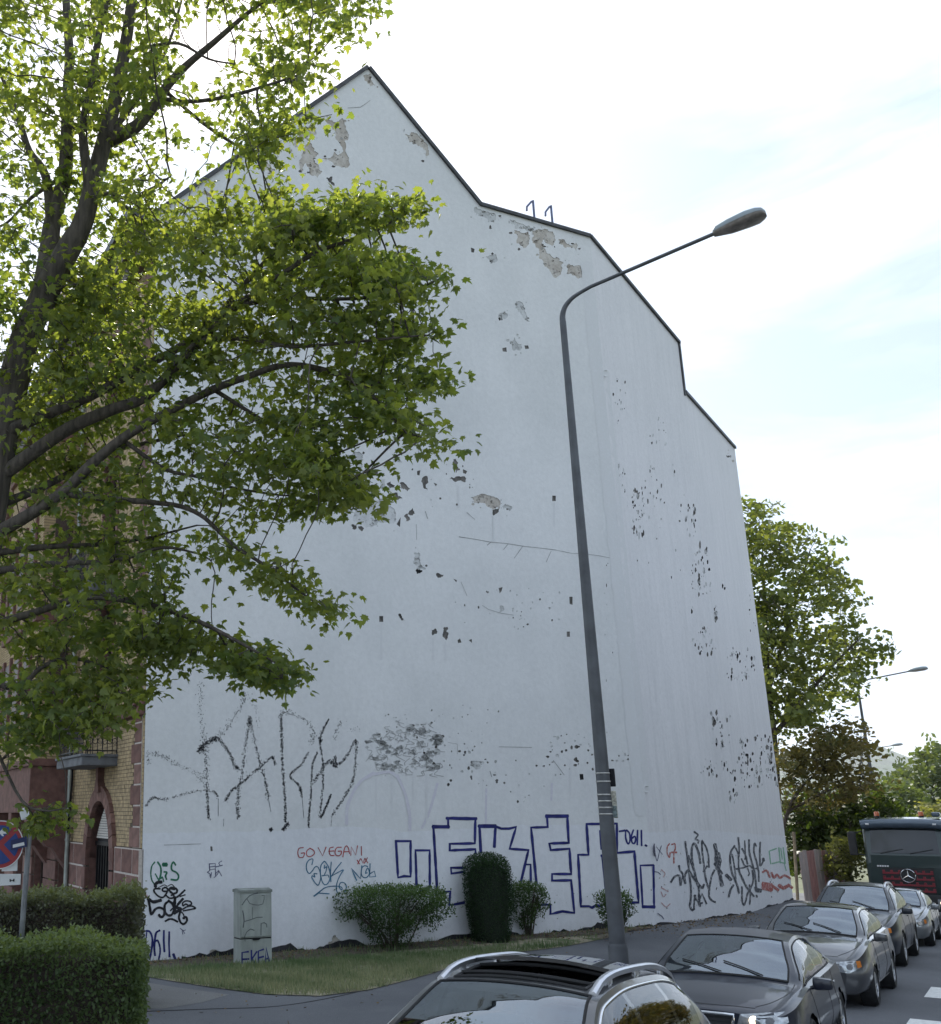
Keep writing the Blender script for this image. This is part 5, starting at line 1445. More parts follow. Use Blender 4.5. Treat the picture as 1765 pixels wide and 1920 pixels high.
def shrub(name, label, cat, u0, u1, vt, vb, Y, shape, m, n, sz, stem_h=.25, stems=7):
    """foliage volume fitted between u0..u1, vt..vb (photo) standing at depth Y"""
    a, b = at_Y(u0, (vt + vb) / 2, Y), at_Y(u1, (vt + vb) / 2, Y)
    cx_ = (a.x + b.x) / 2; w = (b.x - a.x) / 2
    g = gz(cx_, Y); H = at_Y((u0 + u1) / 2, vt, Y).z - g
    t = thing(name, label, cat, (cx_, Y, g - .02))
    P = []
    while len(P) < n:
        q = RNG.uniform(-1, 1, (n, 3)); q[:, 2] = (q[:, 2] + 1) / 2
        lump = .25 if name == 'topiary_yew' else 1.6
        rad = shape(q[:, 2]) * (1 + lump * .13 * np.sin(5 * np.arctan2(q[:, 1], q[:, 0]) + 7 * q[:, 2]) + lump * .10 * np.sin(9 * np.arctan2(q[:, 1], q[:, 0]) - 11 * q[:, 2]))
        rr = np.hypot(q[:, 0], q[:, 1])
        keep = (rr < rad) & ((rr > rad * .62) | (q[:, 2] > .82) | (RNG.uniform(0, 1, n) < .22))
        P += list(q[keep])
    P = np.array(P[:n])
    hole = np.sin(P[:, 0] * 6.3 + 1.7 * cx_) + np.sin(P[:, 1] * 7 + P[:, 2] * 9) + np.sin(P[:, 2] * 13 - P[:, 0] * 4)
    if name != 'topiary_yew': P = P[(hole < 1.7) | (P[:, 2] > .8)]
    top = P[:, 2].copy()
    if name != 'topiary_yew':
        sh_ = RNG.uniform(0, 1, len(P)) < .06; P[sh_] *= np.array([1.12, 1.12, 1.07])
    P = P * np.array([w, w * .85, H]); 
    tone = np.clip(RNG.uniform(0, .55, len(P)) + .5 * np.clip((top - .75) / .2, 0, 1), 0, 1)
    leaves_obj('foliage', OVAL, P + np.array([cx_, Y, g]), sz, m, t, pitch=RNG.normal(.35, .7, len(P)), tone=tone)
    if name == 'topiary_yew':
        co_ = MB(); co_.lathe([(w * .76 * float(shape(np.array([z_]))[0]), H * z_ * .90) for z_ in lin(0, 1, 12)] , (0, 0, 0), seg=20); co_.build('inner_twigs', M_twig_dark, t)
    st = MB()
    for i in range(stems):
        an = random.uniform(0, 2 * pi); rr = w * random.uniform(.35, .85); r0 = w * .18 * random.random()
        h_ = H * random.uniform(.55, .92)
        rtop = min(rr, w * float(shape(np.array([h_ / H]))[0]) * .8)
        st.tube(cat_rom([Vector((r0 * cos(an), r0 * sin(an), -.05)), Vector((r0 * 1.4 * cos(an) + rtop * .2 * cos(an), rtop * .3 * sin(an), h_ * .4)), Vector((rtop * cos(an), rtop * sin(an), h_))], 4), [.02] * 4 + [.014] * 3 + [.008] * 2, 5)
        for k in range(3):
            a2 = an + random.uniform(-1, 1); z_ = h_ * random.uniform(.4, .7)
            st.tube([Vector((rtop * .5 * cos(an), rtop * .5 * sin(an), z_)), Vector((rtop * .9 * cos(a2), rtop * .9 * sin(a2), min(H * .95, z_ + H * .3)))], [.009, .004], 4)
    st.build('stems', M_twig, t)
    return t
def Yg(u, v): return on_ground(u, v).y
vase = lambda z: np.interp(z, [0, .12, .35, .6, .85, .95, 1], [.28, .36, .62, .92, .98, .82, .45])
blob = lambda z: np.interp(z, [0, .12, .3, .55, .8, .93, 1], [.15, .25, .55, .9, .98, .75, .3])
colm = lambda z: np.interp(z, [0, .1, .4, .75, .88, .95, 1], [.72, .84, .97, 1, .93, .75, .35])
Yb = Yg(740, 1782)
shrub('bush', 'broad flat topped bush with bare lower stems by the wall, left of the clipped yew', 'bush', 626, 846, 1660, 1786, Yb + .3, vase, L_bush, 15000, .05, stems=11)
Yy = Yg(918, 1766)
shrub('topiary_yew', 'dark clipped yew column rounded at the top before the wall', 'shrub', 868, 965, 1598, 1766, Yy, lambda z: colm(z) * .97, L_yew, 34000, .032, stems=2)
shrub('bush', 'light green bush peeping out right of the clipped yew', 'bush', 945, 1030, 1652, 1764, Yg(975, 1760) + .4, blob, L_bush, 4600, .05)
shrub('bush', 'small bush growing at the wall behind the lamp pole', 'bush', 1118, 1188, 1668, 1752, min(Yg(1150, 1752) + .2, 25.2), blob, L_bush, 3200, .05)

# ------------------------------------------------------------------ grass verge
L_grass = leaf_mat('grass_blade', (.115, .175, .075), (.38, .37, .22), .35, .3, (1.1, 1.1, .9))
lawn_px = [(266, 1806), (270, 1832), (330, 1842), (400, 1853), (500, 1866), (600, 1869), (690, 1858), (770, 1838), (860, 1810), (960, 1788), (1060, 1776), (1140, 1760), (1186, 1746), (1232, 1739),
           (1180, 1738), (995, 1748), (835, 1757), (684, 1769), (525, 1782), (380, 1797)]
M_turf = None
def turf():
    m, nt, o = mat('dry_turf')
    b = principled(nt, o, (.1, .1, .05), .95, 0, .2)
    c, f, v = noise_col(nt, (.16, .135, .10), (.40, .36, .26), .9, 6, .35, .65)
    n2 = N(nt, 'ShaderNodeTexNoise', Scale=2.2, Detail=4.0); nt.links.new(v, n2.inputs['Vector'])
    r2 = nt.nodes.new('ShaderNodeValToRGB'); r2.color_ramp.elements[0].position = .45; r2.color_ramp.elements[1].position = .6
    nt.links.new(n2.outputs['Fac'], r2.inputs['Fac'])
    nt.links.new(mix(nt, c, (.10, .12, .06), r2.outputs['Color']), b.inputs['Base Color'])
    bump(nt, b, f, .8, .04); return m
lawn = pave_poly('lawn', lawn_px, turf(), .012); tag(lawn, kind='structure')
LP = [on_ground(u, v) for u, v in lawn_px]; LP2 = [(p.x, p.y) for p in LP]
xs = [p[0] for p in LP2]; ys = [p[1] for p in LP2]
G = []
while len(G) < 26000:
    x, y = random.uniform(min(xs), max(xs)), random.uniform(min(ys), max(ys))
    if in_poly((x, y), LP2):
        dw = min(seg_dist(Vector((x, y)), WALL[i].xy, WALL[i + 1].xy)[0] for i in range(2))
        patch = .5 + .5 * sin(x * 2.1 + 1.3 * sin(y * 1.7)) * sin(y * 2.4 + x)
        if random.random() < (.25 + .75 * patch) * (.12 if dw < 1.5 else 1): G.append((x, y, dw, patch))
G = np.array(G); Z_ = np.array([gz(x, y) for x, y in G[:, :2]])
blade = (np.array([(-.06, 0, 0), (.06, 0, 0), (.04, .55, .12), (-.04, .55, .12), (0, 1, .38)]), np.array([(0, 1, 2), (0, 2, 3), (3, 2, 4)]))
n = len(G)
front = np.clip((G[:, 2] - 1.6) / 2.2, 0, 1)
tone = np.clip(.15 + .65 * front * RNG.uniform(.4, 1.1, n) + RNG.normal(0, .14, n) - .25 * (G[:, 3] > .75), 0, 1)
V, F_, T = instance(blade, np.column_stack([G[:, :2], Z_ + .008]), RNG.uniform(.05, .14, n), RNG.uniform(0, 6.28, n), RNG.normal(.95, .35, n), RNG.normal(0, .2, n), tone)
go = bpy.data.objects.new('grass', mesh_np('grass', V, F_, L_grass, tone=T)); link(go); tag(go, 'patchy green and straw coloured grass on the verge', 'grass', kind='stuff')
# bare soil along the foot of the wall
soil_px = [(266, 1803), (300, 1822), (400, 1816), (520, 1802), (640, 1796), (760, 1783), (900, 1772), (1000, 1762), (1100, 1756), (1180, 1748), (1225, 1741), (1180, 1737), (995, 1747), (835, 1756), (684, 1768), (525, 1781), (380, 1796)]
tag(pave_poly('soil', soil_px, M_soil, .020), kind='structure')
# fallen leaves and litter along the foot of the wall
L_dead = leaf_mat('dead_leaf', (.10, .065, .035), (.22, .15, .08), .2, .2)
Q = []
for i in range(2600):
    k = random.choice([0, 0, 0, 0, 1]); s = random.uniform(0, PL[k][3]); o_ = abs(random.gauss(0, .5)) + .03
    p = WP(k, s, 0, o_); Q.append((p.x, p.y, gz(p.x, p.y) + random.uniform(.01, .04)))
for i in range(900):
    q_, l_ = random.uniform(9, 24), random.uniform(-12, -5.3); x, y = xy(q_, l_); Q.append((x, y, gz(x, y) + .012)) if random.random() < .3 else None
Q = np.array(Q)
o = leaves_obj('leaf_litter', OVAL, Q, .055, L_dead, None, pitch=RNG.normal(0, .35, len(Q)), roll=RNG.normal(0, .4, len(Q)))
tag(o, 'dry brown leaf litter along the foot of the wall', 'leaf litter', kind='stuff')

# ------------------------------------------------------------------ no stopping sign on its post
M_red = simple('sign_red', (.33, .035, .04), .45, vary=.08); M_blue = simple('sign_blue', (.02, .055, .23), .45, vary=.08); M_white = simple('sign_white', (.72, .73, .74), .5, vary=.06); M_dkblue = simple('sign_dark_blue', (.018, .028, .10), .45, vary=.1)
sY = 12.25
sg = at_Y(46, 1660, sY); gs = gz(sg.x, sY)
sp_ = thing('sign_post', 'grey leaning steel post behind the hedges, at the left edge', 'post', (at_Y(40, 1700, sY).x, sY, gs))
mb = MB(); top = at_Y(57, 1535, sY); mb.tube([Vector((-.02, .02, -.05)), top - Vector(LOC[sp_.name])], .032, 12); mb.build('pole', M_steel, sp_, smooth=True, autos=40)
mb = MB(); mb.box(at_Y(46, 1526, sY) - LOC[sp_.name], (.10, .06, .13), Matrix.Rotation(-.3, 3, 'Y'), 0, .015); mb.build('cap', M_white, sp_)
def disc_sign(name, label, u, v, rpx, Y, tilt=.0):
    c = at_Y(u, v, Y); R_ = rpx * Y / 1965.0
    t = thing(name, label, 'traffic sign', c)
    B3 = Matrix.Rotation(tilt, 3, 'Z') @ Matrix.Rotation(pi / 2, 3, 'X')
    def P(x, y, d=0): return Matrix.Rotation(tilt, 3, 'Z') @ Vector((x, -d, y))
    mb = MB(); mb.add([P(R_ * cos(a), R_ * sin(a), 0) for a in lin(0, 2 * pi, 40)[:-1]] + [P(R_ * cos(a), R_ * sin(a), -.02) for a in lin(0, 2 * pi, 40)[:-1]],
        [tuple(range(40)), tuple(range(79, 39, -1))] + [(i, (i + 1) % 40, (i + 1) % 40 + 40, i + 40) for i in range(40)]); mb.build('plate', M_red, t)
    bl = MB(); ri = R_ * .80; hw = R_ * .115
    for q in range(4):                                   # four blue quarters between the red bars of the X
        a0 = pi / 4 + q * pi / 2
        pts = []
        th = math.asin(hw / ri)
        for a in lin(a0 + th, a0 + pi / 2 - th, 10): pts.append((ri * cos(a), ri * sin(a)))
        m_ = a0 + pi / 4; pts.append((hw * 1.414 * cos(m_), hw * 1.414 * sin(m_)))
        bl.add([P(x, y, .004) for x, y in pts], [tuple(range(len(pts)))])
    bl.build('blue_field', M_blue, t, fixn=False)
    ring = MB(); ring.add([P(R_ * k * cos(a), R_ * k * sin(a), .003) for a in lin(0, 2 * pi, 40)[:-1] for k in (.955, 1.0)], [(2 * i, 2 * i + 1, (2 * i + 3) % 80, (2 * i + 2) % 80) for i in range(40)]); ring.build('white_rim', M_white, t, fixn=False)
    ar = MB(); s_ = R_ * .36; yb = R_ * .50
    ar.add([P(x * s_ + R_ * .12, y * s_ + yb, .008) for x, y in [(.55, .14), (-.05, .14), (.1, .42), (-.12, .42), (-.55, 0), (-.12, -.42), (.1, -.42), (-.05, -.14), (.55, -.14)]], [tuple(range(9))])
    ar.build('white_arrow', M_white, t, fixn=False)
    return t
disc_sign('no_stopping_sign', 'round red and blue no stopping sign with white arrow', 0, 1584, 44, sY - .06)
def plate(name, label, pts, Y, m, inner=None, m2=None, marks=()):
    c = at_Y(sum(p[0] for p in pts) / 4, sum(p[1] for p in pts) / 4, Y)
    t = thing(name, label, 'sign', c)
    P = [at_Y(u, v, Y) - c for u, v in pts]; mb = MB()
    mb.add(P + [p + Vector((0, .015, 0)) for p in P], [(0, 1, 2, 3), (7, 6, 5, 4)] + [(i, (i + 1) % 4, (i + 1) % 4 + 4, i + 4) for i in range(4)]); mb.build('plate', m, t)
    if inner:
        m_ = MB(); k = len(inner); m_.add([at_Y(u, v, Y - .004) - c for u, v in inner], [tuple(range(k))]); m_.build('panel', m2, t, fixn=False)
    for j, mk in enumerate(marks):
        m_ = MB(); m_.add([at_Y(u, v, Y - .007) - c for u, v in mk], [tuple(range(len(mk)))]); m_.build('symbol', PT_black, t, fixn=False)
    return t
plate('street_name_plate', 'small dark blue plate with pale lettering strip beside the round sign', [(20, 1576), (50, 1568), (50, 1588), (20, 1595)], sY - .10, M_dkblue, [(24, 1584), (45, 1579), (46, 1585), (24, 1590)], M_white)
plate('notice_sign', 'blank white plate below the round sign, upper of two', [(4, 1610), (33, 1610), (32, 1633), (3, 1634)], sY - .05, M_white)
cI = lambda pts: [(x / 10.107, 1500 + y / 10.107) for x, y in pts]
plate('parking_plate', 'lower white plate with a small black car symbol', [(0, 1639), (39, 1639), (38, 1659), (-1, 1661)], sY - .05, M_white, None, None,
      [cI([(180, 1500), (200, 1500), (210, 1520), (245, 1520), (255, 1495), (275, 1495), (272, 1550), (255, 1550), (245, 1535), (210, 1535), (200, 1555), (182, 1555)])])
# ------------------------------------------------------------------ trees
def colonize(seed_lines, attr, step=.22, infl=2.2, kill=.26, iters=90):
    """branches grow from the given limbs towards the attraction points. seed_lines: list of (points, radii, parent (line, index) or None)"""
    pos, par, rad, start = [], [], [], []
    for pts, rs, pr in seed_lines:
        idx0 = len(pos)
        for i, p in enumerate(pts):
            pos.append(np.array(p)); rad.append(rs[i])
            if i == 0: par.append(-1 if pr is None else start[pr[0]] + pr[1])
            else: par.append(idx0 + i - 1)
        start.append(idx0)
    pos = [np.asarray(p, float) for p in pos]
    A_ = np.asarray(attr, float); nA = len(A_)
    best = np.full(nA, 1e9); bi = np.zeros(nA, int); alive = np.ones(nA, bool); reached = np.full(nA, -1)
    P_ = np.array(pos)
    for a in range(0, len(P_), 200):
        d = np.linalg.norm(A_[:, None, :] - P_[None, a:a + 200, :], axis=2); j = d.argmin(1); m_ = d[np.arange(nA), j]
        u_ = m_ < best; best[u_] = m_[u_]; bi[u_] = j[u_] + a
    for it in range(iters):
        act = alive & (best < (infl if it > 3 else infl * 3) + it * .05)
        if not act.any(): break
        ids = np.where(act)[0]
        src = bi[ids]; dirs = A_[ids] - np.array(pos)[src]
        dirs /= np.linalg.norm(dirs, axis=1)[:, None] + 1e-9
        us, inv = np.unique(src, return_inverse=True)
        acc = np.zeros((len(us), 3)); np.add.at(acc, inv, dirs)
        acc += RNG.normal(0, .12, acc.shape); acc[:, 2] += .05
        acc /= np.linalg.norm(acc, axis=1)[:, None] + 1e-9
        new = np.array(pos)[us] + acc * step
        base = len(pos)
        for p, q in zip(new, us): pos.append(p); par.append(int(q)); rad.append(0.0)
        d = np.linalg.norm(A_[:, None, :] - new[None], axis=2); j = d.argmin(1); m_ = d[np.arange(nA), j]
        u_ = m_ < best; best[u_] = m_[u_]; bi[u_] = j[u_] + base
        hit = alive & (best < kill); reached[hit] = bi[hit]; alive[hit] = False
    for a in np.where(alive)[0]: reached[a] = bi[a] if best[a] < 1.2 else -1
    # a last short twig to every reached point
    for a in range(nA):
        if reached[a] >= 0:
            pos.append(A_[a]); par.append(int(reached[a])); rad.append(0.0)
    n = len(pos); fixed = np.array(rad) > 0
    s = np.zeros(n); kids = np.zeros(n, int)
    for i in range(n - 1, -1, -1):
        if kids[i] == 0: s[i] = .0042 ** 2.2
        if par[i] >= 0: kids[par[i]] += 1; s[par[i]] += s[i]
    r = s ** (1 / 2.2)
    r = np.where(fixed, np.maximum(np.array(rad), np.minimum(r, np.array(rad) * 1.3)), r)
    return np.array(pos), np.array(par), r, (reached >= 0), kids
def branch_mesh(pos, par, r, sel, sides):
    idx = np.where(sel)[0]
    a, b = pos[par[idx]], pos[idx]; d = b - a; L_ = np.linalg.norm(d, axis=1); ok = L_ > 1e-5
    idx, a, b, d, L_ = idx[ok], a[ok], b[ok], d[ok], L_[ok]; d = d / L_[:, None]
    up = np.where(np.abs(d[:, 2:3]) < .9, np.array([[0, 0, 1.0]]), np.array([[1.0, 0, 0]]))
    x = np.cross(d, up); x /= np.linalg.norm(x, axis=1)[:, None]; y = np.cross(x, d)
    rb = r[idx]; ra = np.minimum(r[par[idx]], rb * 1.35)
    th = np.linspace(0, 2 * pi, sides, endpoint=False)
    ring = x[:, None, :] * np.cos(th)[None, :, None] + y[:, None, :] * np.sin(th)[None, :, None]
    a2 = a - d * ra[:, None] * .35
    V = np.concatenate([a2[:, None, :] + ring * ra[:, None, None], b[:, None, :] + ring * rb[:, None, None]], 1).reshape(-1, 3)
    k = np.arange(sides); q = np.stack([k, (k + 1) % sides, (k + 1) % sides + sides, k + sides], 1)
    F_ = (q[None] + (np.arange(len(idx)) * 2 * sides)[:, None, None]).reshape(-1, 4)
    return V, F_
M_bark = simple('maple_bark', (.085, .072, .06), .95, vary=.4, scale=5, bumpy=.9, stretch=(4, 4, .6))
M_bark_far = simple('dark_bark', (.055, .045, .036), .95, vary=.3, scale=4)
def poly_points(poly, n, Yc, Yr, jitter=None, bow=None):
    xs_ = [p[0] for p in poly]; ys_ = [p[1] for p in poly]; o = []
    cx_, cy_ = (min(xs_) + max(xs_)) / 2, (min(ys_) + max(ys_)) / 2
    while len(o) < n:
        u, v = random.uniform(min(xs_), max(xs_)), random.uniform(min(ys_), max(ys_))
        if not in_poly((u, v), poly): continue
        Y = Yc(u, v) if callable(Yc) else Yc
        o.append(at_Y(u, v, Y + random.triangular(-Yr, Yr, 0)))
    return [(p.x, p.y, p.z) for p in o]

# ---- the big maple at the left
L_maple = leaf_mat('maple_leaf', (.092, .145, .064), (.26, .29, .095), .62, .35, (1.55, 1.5, .45))
TY = 10.4; KT = TY / 12.6
def limb(px, Y0, Y1, r0, r1, sub=4):
    Y0, Y1 = TY + (Y0 - TY) * KT, TY + (Y1 - TY) * KT
    pts = [at_Y(u, v, Y0 + (Y1 - Y0) * i / (len(px) - 1)) for i, (u, v) in enumerate(px)]
    c = cat_rom(pts, sub)
    return [tuple(p) for p in c], [KT * (r0 + (r1 - r0) * i / (len(c) - 1)) for i in range(len(c))]
def near_idx(line, u, v, Y):
    p = at_Y(u, v, Y); return min(range(len(line)), key=lambda i: (Vector(line[i]) - p).length)
base_p = at_Y(-75, 1500, TY); gb_ = gz(base_p.x - .25, TY)
S = []
tr_px = [(-75, 1500), (-58, 1300), (-38, 1080), (-12, 900), (14, 770), (45, 640), (80, 560), (122, 478), (150, 430), (165, 385), (178, 330), (196, 262), (216, 185), (234, 92), (246, 10), (258, -90), (262, -240), (270, -400)]
tp, trr = limb(tr_px, TY, TY, .26, .05)
tp = [(base_p.x - .2, TY, gb_ - .2), (base_p.x - .17, TY, gb_ + .5)] + tp; trr = [.36, .26] + trr
trr = [r * (1.0 if i < 34 else .92) for i, r in enumerate(trr)]
S.append((tp, trr, None))
def add_limb(px, Y0, Y1, r0, r1, par=0):
    p, r_ = limb(px, Y0, Y1, r0, r1)
    S.append((p, r_, (par, near_idx(S[par][0], px[0][0], px[0][1], TY + (Y0 - TY) * KT)))); return len(S) - 1
add_limb([(78, 560), (92, 470), (97, 425), (109, 378), (122, 326), (126, 240), (128, 160), (130, 100), (124, 0), (120, -120), (112, -260)], TY + .1, TY + .9, .15, .04)
l3 = add_limb([(158, 400), (166, 340), (159, 292), (156, 235), (169, 167), (188, 52), (201, 0), (215, -100)], TY, TY - .8, .085, .03)
add_limb([(96, 430), (86, 331), (55, 284), (39, 235), (18, 180), (-20, 80)], TY + .2, TY + 1.2, .075, .03, 1)
lr = add_limb([(204, 262), (232, 250), (261, 232), (292, 193), (313, 162), (347, 125), (400, 80), (470, 20), (540, -30)], TY, TY - .6, .11, .02)
add_limb([(208, 250), (260, 180), (294, 125), (310, 96), (330, 40), (350, -40)], TY, TY + .7, .05, .015)
add_limb([(240, 99), (274, 89), (334, 81), (390, 110), (440, 120)], TY, TY - 1.0, .035, .01)
add_limb([(300, 185), (360, 190), (430, 180), (500, 160), (560, 140)], TY - .2, TY - 1.2, .035, .01, lr)
add_limb([(310, 170), (380, 230), (440, 270), (480, 290)], TY - .2, TY + .5, .03, .01, lr)
add_limb([(172, 372), (205, 362), (240, 372), (290, 350), (320, 330)], TY, TY - .9, .03, .01)
add_limb([(120, 330), (60, 370), (10, 420), (-40, 430)], TY + .4, TY + 1.6, .04, .012, 1)
# long limbs reaching out to the right over the verge
A1 = add_limb([(-2, 832), (20, 806), (105, 770), (185, 735), (262, 690), (330, 655), (400, 600), (470, 520), (540, 450), (600, 400), (670, 380)], TY, TY - 1.0, .085, .016)
B1 = add_limb([(-16, 905), (65, 846), (135, 800), (210, 768), (275, 742), (350, 665), (400, 615), (445, 572), (520, 520), (600, 470), (690, 440), (760, 400)], TY, TY - 1.6, .10, .014)
C1 = add_limb([(-22, 960), (0, 946), (65, 920), (135, 885), (205, 848), (280, 830), (360, 815), (450, 830)], TY, TY + 1.0, .07, .014)
D1 = add_limb([(-30, 1012), (0, 996), (55, 965), (120, 922), (170, 872), (230, 822), (300, 780), (400, 730), (465, 706), (530, 685), (600, 692), (675, 722), (750, 795), (808, 832)], TY, TY - 1.4, .095, .010)
D2 = add_limb([(120, 926), (200, 935), (280, 942), (340, 950), (385, 972), (435, 1020), (500, 1062), (550, 1100), (612, 1145)], TY - .3, TY - 1.2, .045, .009, D1)
add_limb([(350, 662), (385, 637), (475, 637), (550, 650), (675, 640), (800, 628)], TY - .7, TY - 2.0, .035, .009, B1)
add_limb([(230, 825), (310, 880), (375, 895), (440, 915), (550, 930), (640, 920)], TY - .5, TY + .2, .032, .009, D1)
add_limb([(400, 730), (480, 780), (560, 830), (640, 900)], TY - .7, TY - .2, .025, .008, D1)
add_limb([(445, 572), (540, 560), (660, 560), (770, 545), (830, 520)], TY - 1.0, TY - 1.8, .028, .008, B1)
add_limb([(-32, 1040), (80, 1026), (175, 1022), (260, 1012), (370, 985)], TY, TY + .4, .05, .012)
E1 = add_limb([(-36, 1075), (90, 1058), (215, 1052), (305, 1027), (380, 1040)], TY, TY - .4, .05, .012)
add_limb([(-46, 1180), (60, 1150), (160, 1120), (260, 1130), (360, 1160), (450, 1205), (530, 1250)], TY, TY - 1.3, .055, .008)
add_limb([(-52, 1260), (30, 1290), (80, 1250), (140, 1235), (220, 1260)], TY, TY - .2, .05, .009)
add_limb([(-58, 1320), (-10, 1400), (40, 1500), (85, 1520), (125, 1515)], TY, TY - .6, .03, .006)
add_limb([(-30, 1000), (-150, 900), (-300, 800), (-420, 760)], TY, TY - 1.5, .09, .02)
add_limb([(20, 760), (-60, 640), (-160, 540), (-280, 480)], TY, TY + 1.5, .09, .02)
Yz = lambda u, v: TY - .0012 * max(0, u)
ATT = []
def zone(poly, n, Yr, Yc=Yz, gap=()):
    pts = poly_points(poly, n, Yc, Yr * KT)
    ATT.extend(pts)
zone([(-40, -60), (330, -60), (340, 60), (300, 150), (330, 230), (300, 330), (330, 360), (250, 372), (195, 350), (150, 470), (-40, 520)], 330, 1.8)
zone([(330, -60), (690, -60), (700, 35), (640, 60), (600, 45), (560, 120), (640, 150), (560, 155), (520, 250), (470, 300), (445, 250), (400, 240), (345, 175), (420, 110), (415, 60), (360, 52)], 150, 1.3)
zone([(455, 290), (560, 215), (640, 195), (640, 215), (560, 250), (480, 330), (455, 340)], 9, .4)
def spray(path, w0, w1, n, dY=0.0, Yr=.55):
    """a leafy bough: points along a path, fraying out towards its tip"""
    P2 = cat_rom([Vector(p) for p in path], 8); m_ = len(P2)
    off = dY + random.uniform(-.35, .35)
    for i in range(n):
        t = random.random() ** 1.2; q = t * (m_ - 1); p = P2[int(q)].lerp(P2[min(int(q) + 1, m_ - 1)], q % 1)
        w = w0 + (w1 - w0) * t
        u, v = p.x + random.gauss(0, w * .5), p.y + random.gauss(0, w * .42) + w * .25
        Y = TY - .0012 * max(0, u) + off + random.gauss(0, Yr * KT)
        pt = at_Y(u, v, Y); ATT.append((pt.x, pt.y, pt.z))
zone([(-40, 520), (60, 500), (130, 475), (190, 455), (240, 520), (180, 640), (140, 760), (-40, 860)], 120, 1.5)
for path, w0, w1, n, dY in (
    ([(330, 480), (430, 440), (540, 415), (650, 395), (778, 384)], 52, 15, 74, -.2),
    ([(250, 470), (360, 420), (470, 400), (525, 335)], 52, 16, 50, .5), ([(300, 400), (380, 385), (440, 400)], 34, 20, 18, .2), ([(225, 430), (260, 420), (290, 440)], 26, 20, 10, .1),
    ([(540, 430), (600, 385), (685, 360)], 36, 16, 26, .1),
    ([(380, 600), (500, 530), (620, 500), (710, 500), (785, 492)], 60, 14, 72, -.4), ([(700, 510), (760, 530), (836, 518)], 26, 12, 18, -.5), ([(430, 520), (560, 470), (690, 450)], 40, 18, 34, .5),
    ([(420, 640), (560, 590), (680, 595), (822, 616)], 60, 15, 70, -.3), ([(620, 640), (720, 650), (800, 650)], 30, 14, 22, .3),
    ([(450, 710), (580, 690), (690, 705), (770, 700), (822, 705)], 42, 14, 42, .2), ([(600, 700), (690, 725), (760, 780), (830, 812)], 42, 16, 44, -.4), ([(680, 760), (740, 780), (790, 826)], 22, 14, 14, -.2),
    ([(300, 790), (430, 770), (560, 775), (640, 800)], 60, 24, 54, .1), ([(320, 860), (450, 850), (560, 840), (630, 880), (672, 915)], 60, 18, 62, -.1), ([(560, 850), (620, 900), (655, 938)], 26, 14, 14, .2),
    ([(120, 540), (230, 560), (340, 560), (420, 580)], 80, 60, 74, .4), ([(90, 660), (200, 660), (320, 660), (430, 660)], 76, 54, 72, .2), ([(60, 760), (170, 770), (290, 740)], 66, 56, 44, .6),
    ([(-20, 850), (120, 850), (250, 880), (330, 900)], 60, 50, 46, .5), ([(330, 930), (430, 925), (540, 940), (600, 930)], 36, 14, 24, .1), ([(60, 930), (180, 930), (300, 960)], 34, 40, 20, .3),
    ([(380, 1000), (470, 1050), (550, 1095), (624, 1146)], 36, 15, 46, -.3), ([(-20, 1010), (120, 1000), (240, 1010), (350, 1010)], 60, 40, 60, .1), ([(280, 1020), (400, 990), (470, 1000)], 34, 18, 18, .2),
    ([(-20, 1090), (100, 1090), (220, 1090), (330, 1070)], 56, 30, 46, 0), ([(-20, 1180), (120, 1160), (240, 1170), (350, 1150)], 70, 40, 66, 0), ([(260, 1180), (360, 1180), (450, 1215), (552, 1250)], 46, 16, 54, -.4), ([(440, 1230), (500, 1240), (535, 1272)], 22, 14, 14, -.4),
    ([(-20, 1260), (90, 1260), (180, 1270), (250, 1260)], 60, 40, 50, -.1), ([(60, 1320), (140, 1320), (205, 1340)], 40, 30, 22, -.1), ([(-20, 1350), (40, 1360), (90, 1360)], 46, 30, 24, 0)):
    spray(path, w0, w1, n, dY)
zone([(58, 1515), (70, 1512), (90, 1505), (128, 1508), (125, 1525), (80, 1548), (60, 1540)], 7, .15)
zone([(-60, -60), (-650, -200), (-750, 500), (-500, 900), (-60, 1000)], 220, 2.6)
zone([(-300, -700), (400, -700), (560, -60), (-300, -60)], 80, 3.0)
for i in range(36):                                     # crown on the near side, over the pavement
    ATT.append((random.uniform(-5.0, .2), random.uniform(7.0, 9.2), random.uniform(8.5, 12)))
ATT = np.array(ATT)
# the sun shines through a gap
sd = np.array(sdir); rel = ATT - np.array(CAM); rn = rel / np.linalg.norm(rel, axis=1)[:, None]
ang = np.degrees(np.arccos(np.clip(rn @ sd, -1, 1)))
ATT = ATT[ang > 2.0]
g_ = np.sin(ATT[:, 0] * 2.6 + 1.3 * np.sin(ATT[:, 1] * 1.1)) + np.sin(ATT[:, 2] * 3.4 + ATT[:, 0] * .7) + np.sin(ATT[:, 1] * 2.2 + ATT[:, 2] * 1.5)
ATT = ATT[(g_ > -1.2) | (RNG.uniform(0, 1, len(ATT)) < .3)]
tl = np.array([tp[i] for i in range(2, len(tp))] + [p for p in S[1][0]] + [p for p in S[4][0]]); keep = np.ones(len(ATT), bool)
for i, a in enumerate(ATT):
    d_ = np.hypot(tl[:, 0] - a[0] * TY / max(a[1], 1), tl[:, 2] - CAM.z - (a[2] - CAM.z) * TY / max(a[1], 1)).min()
    if a[1] < TY + .1 and d_ < .19 and random.random() < .8: keep[i] = False
ATT = ATT[keep]
pos, par, rr, ok, kids = colonize(S, ATT, step=.17, infl=1.9, kill=.22)
maple = thing('maple_tree', 'large maple at the left, leafy limbs reaching across the white gable', 'tree', tp[0])
o0 = np.array(tp[0])
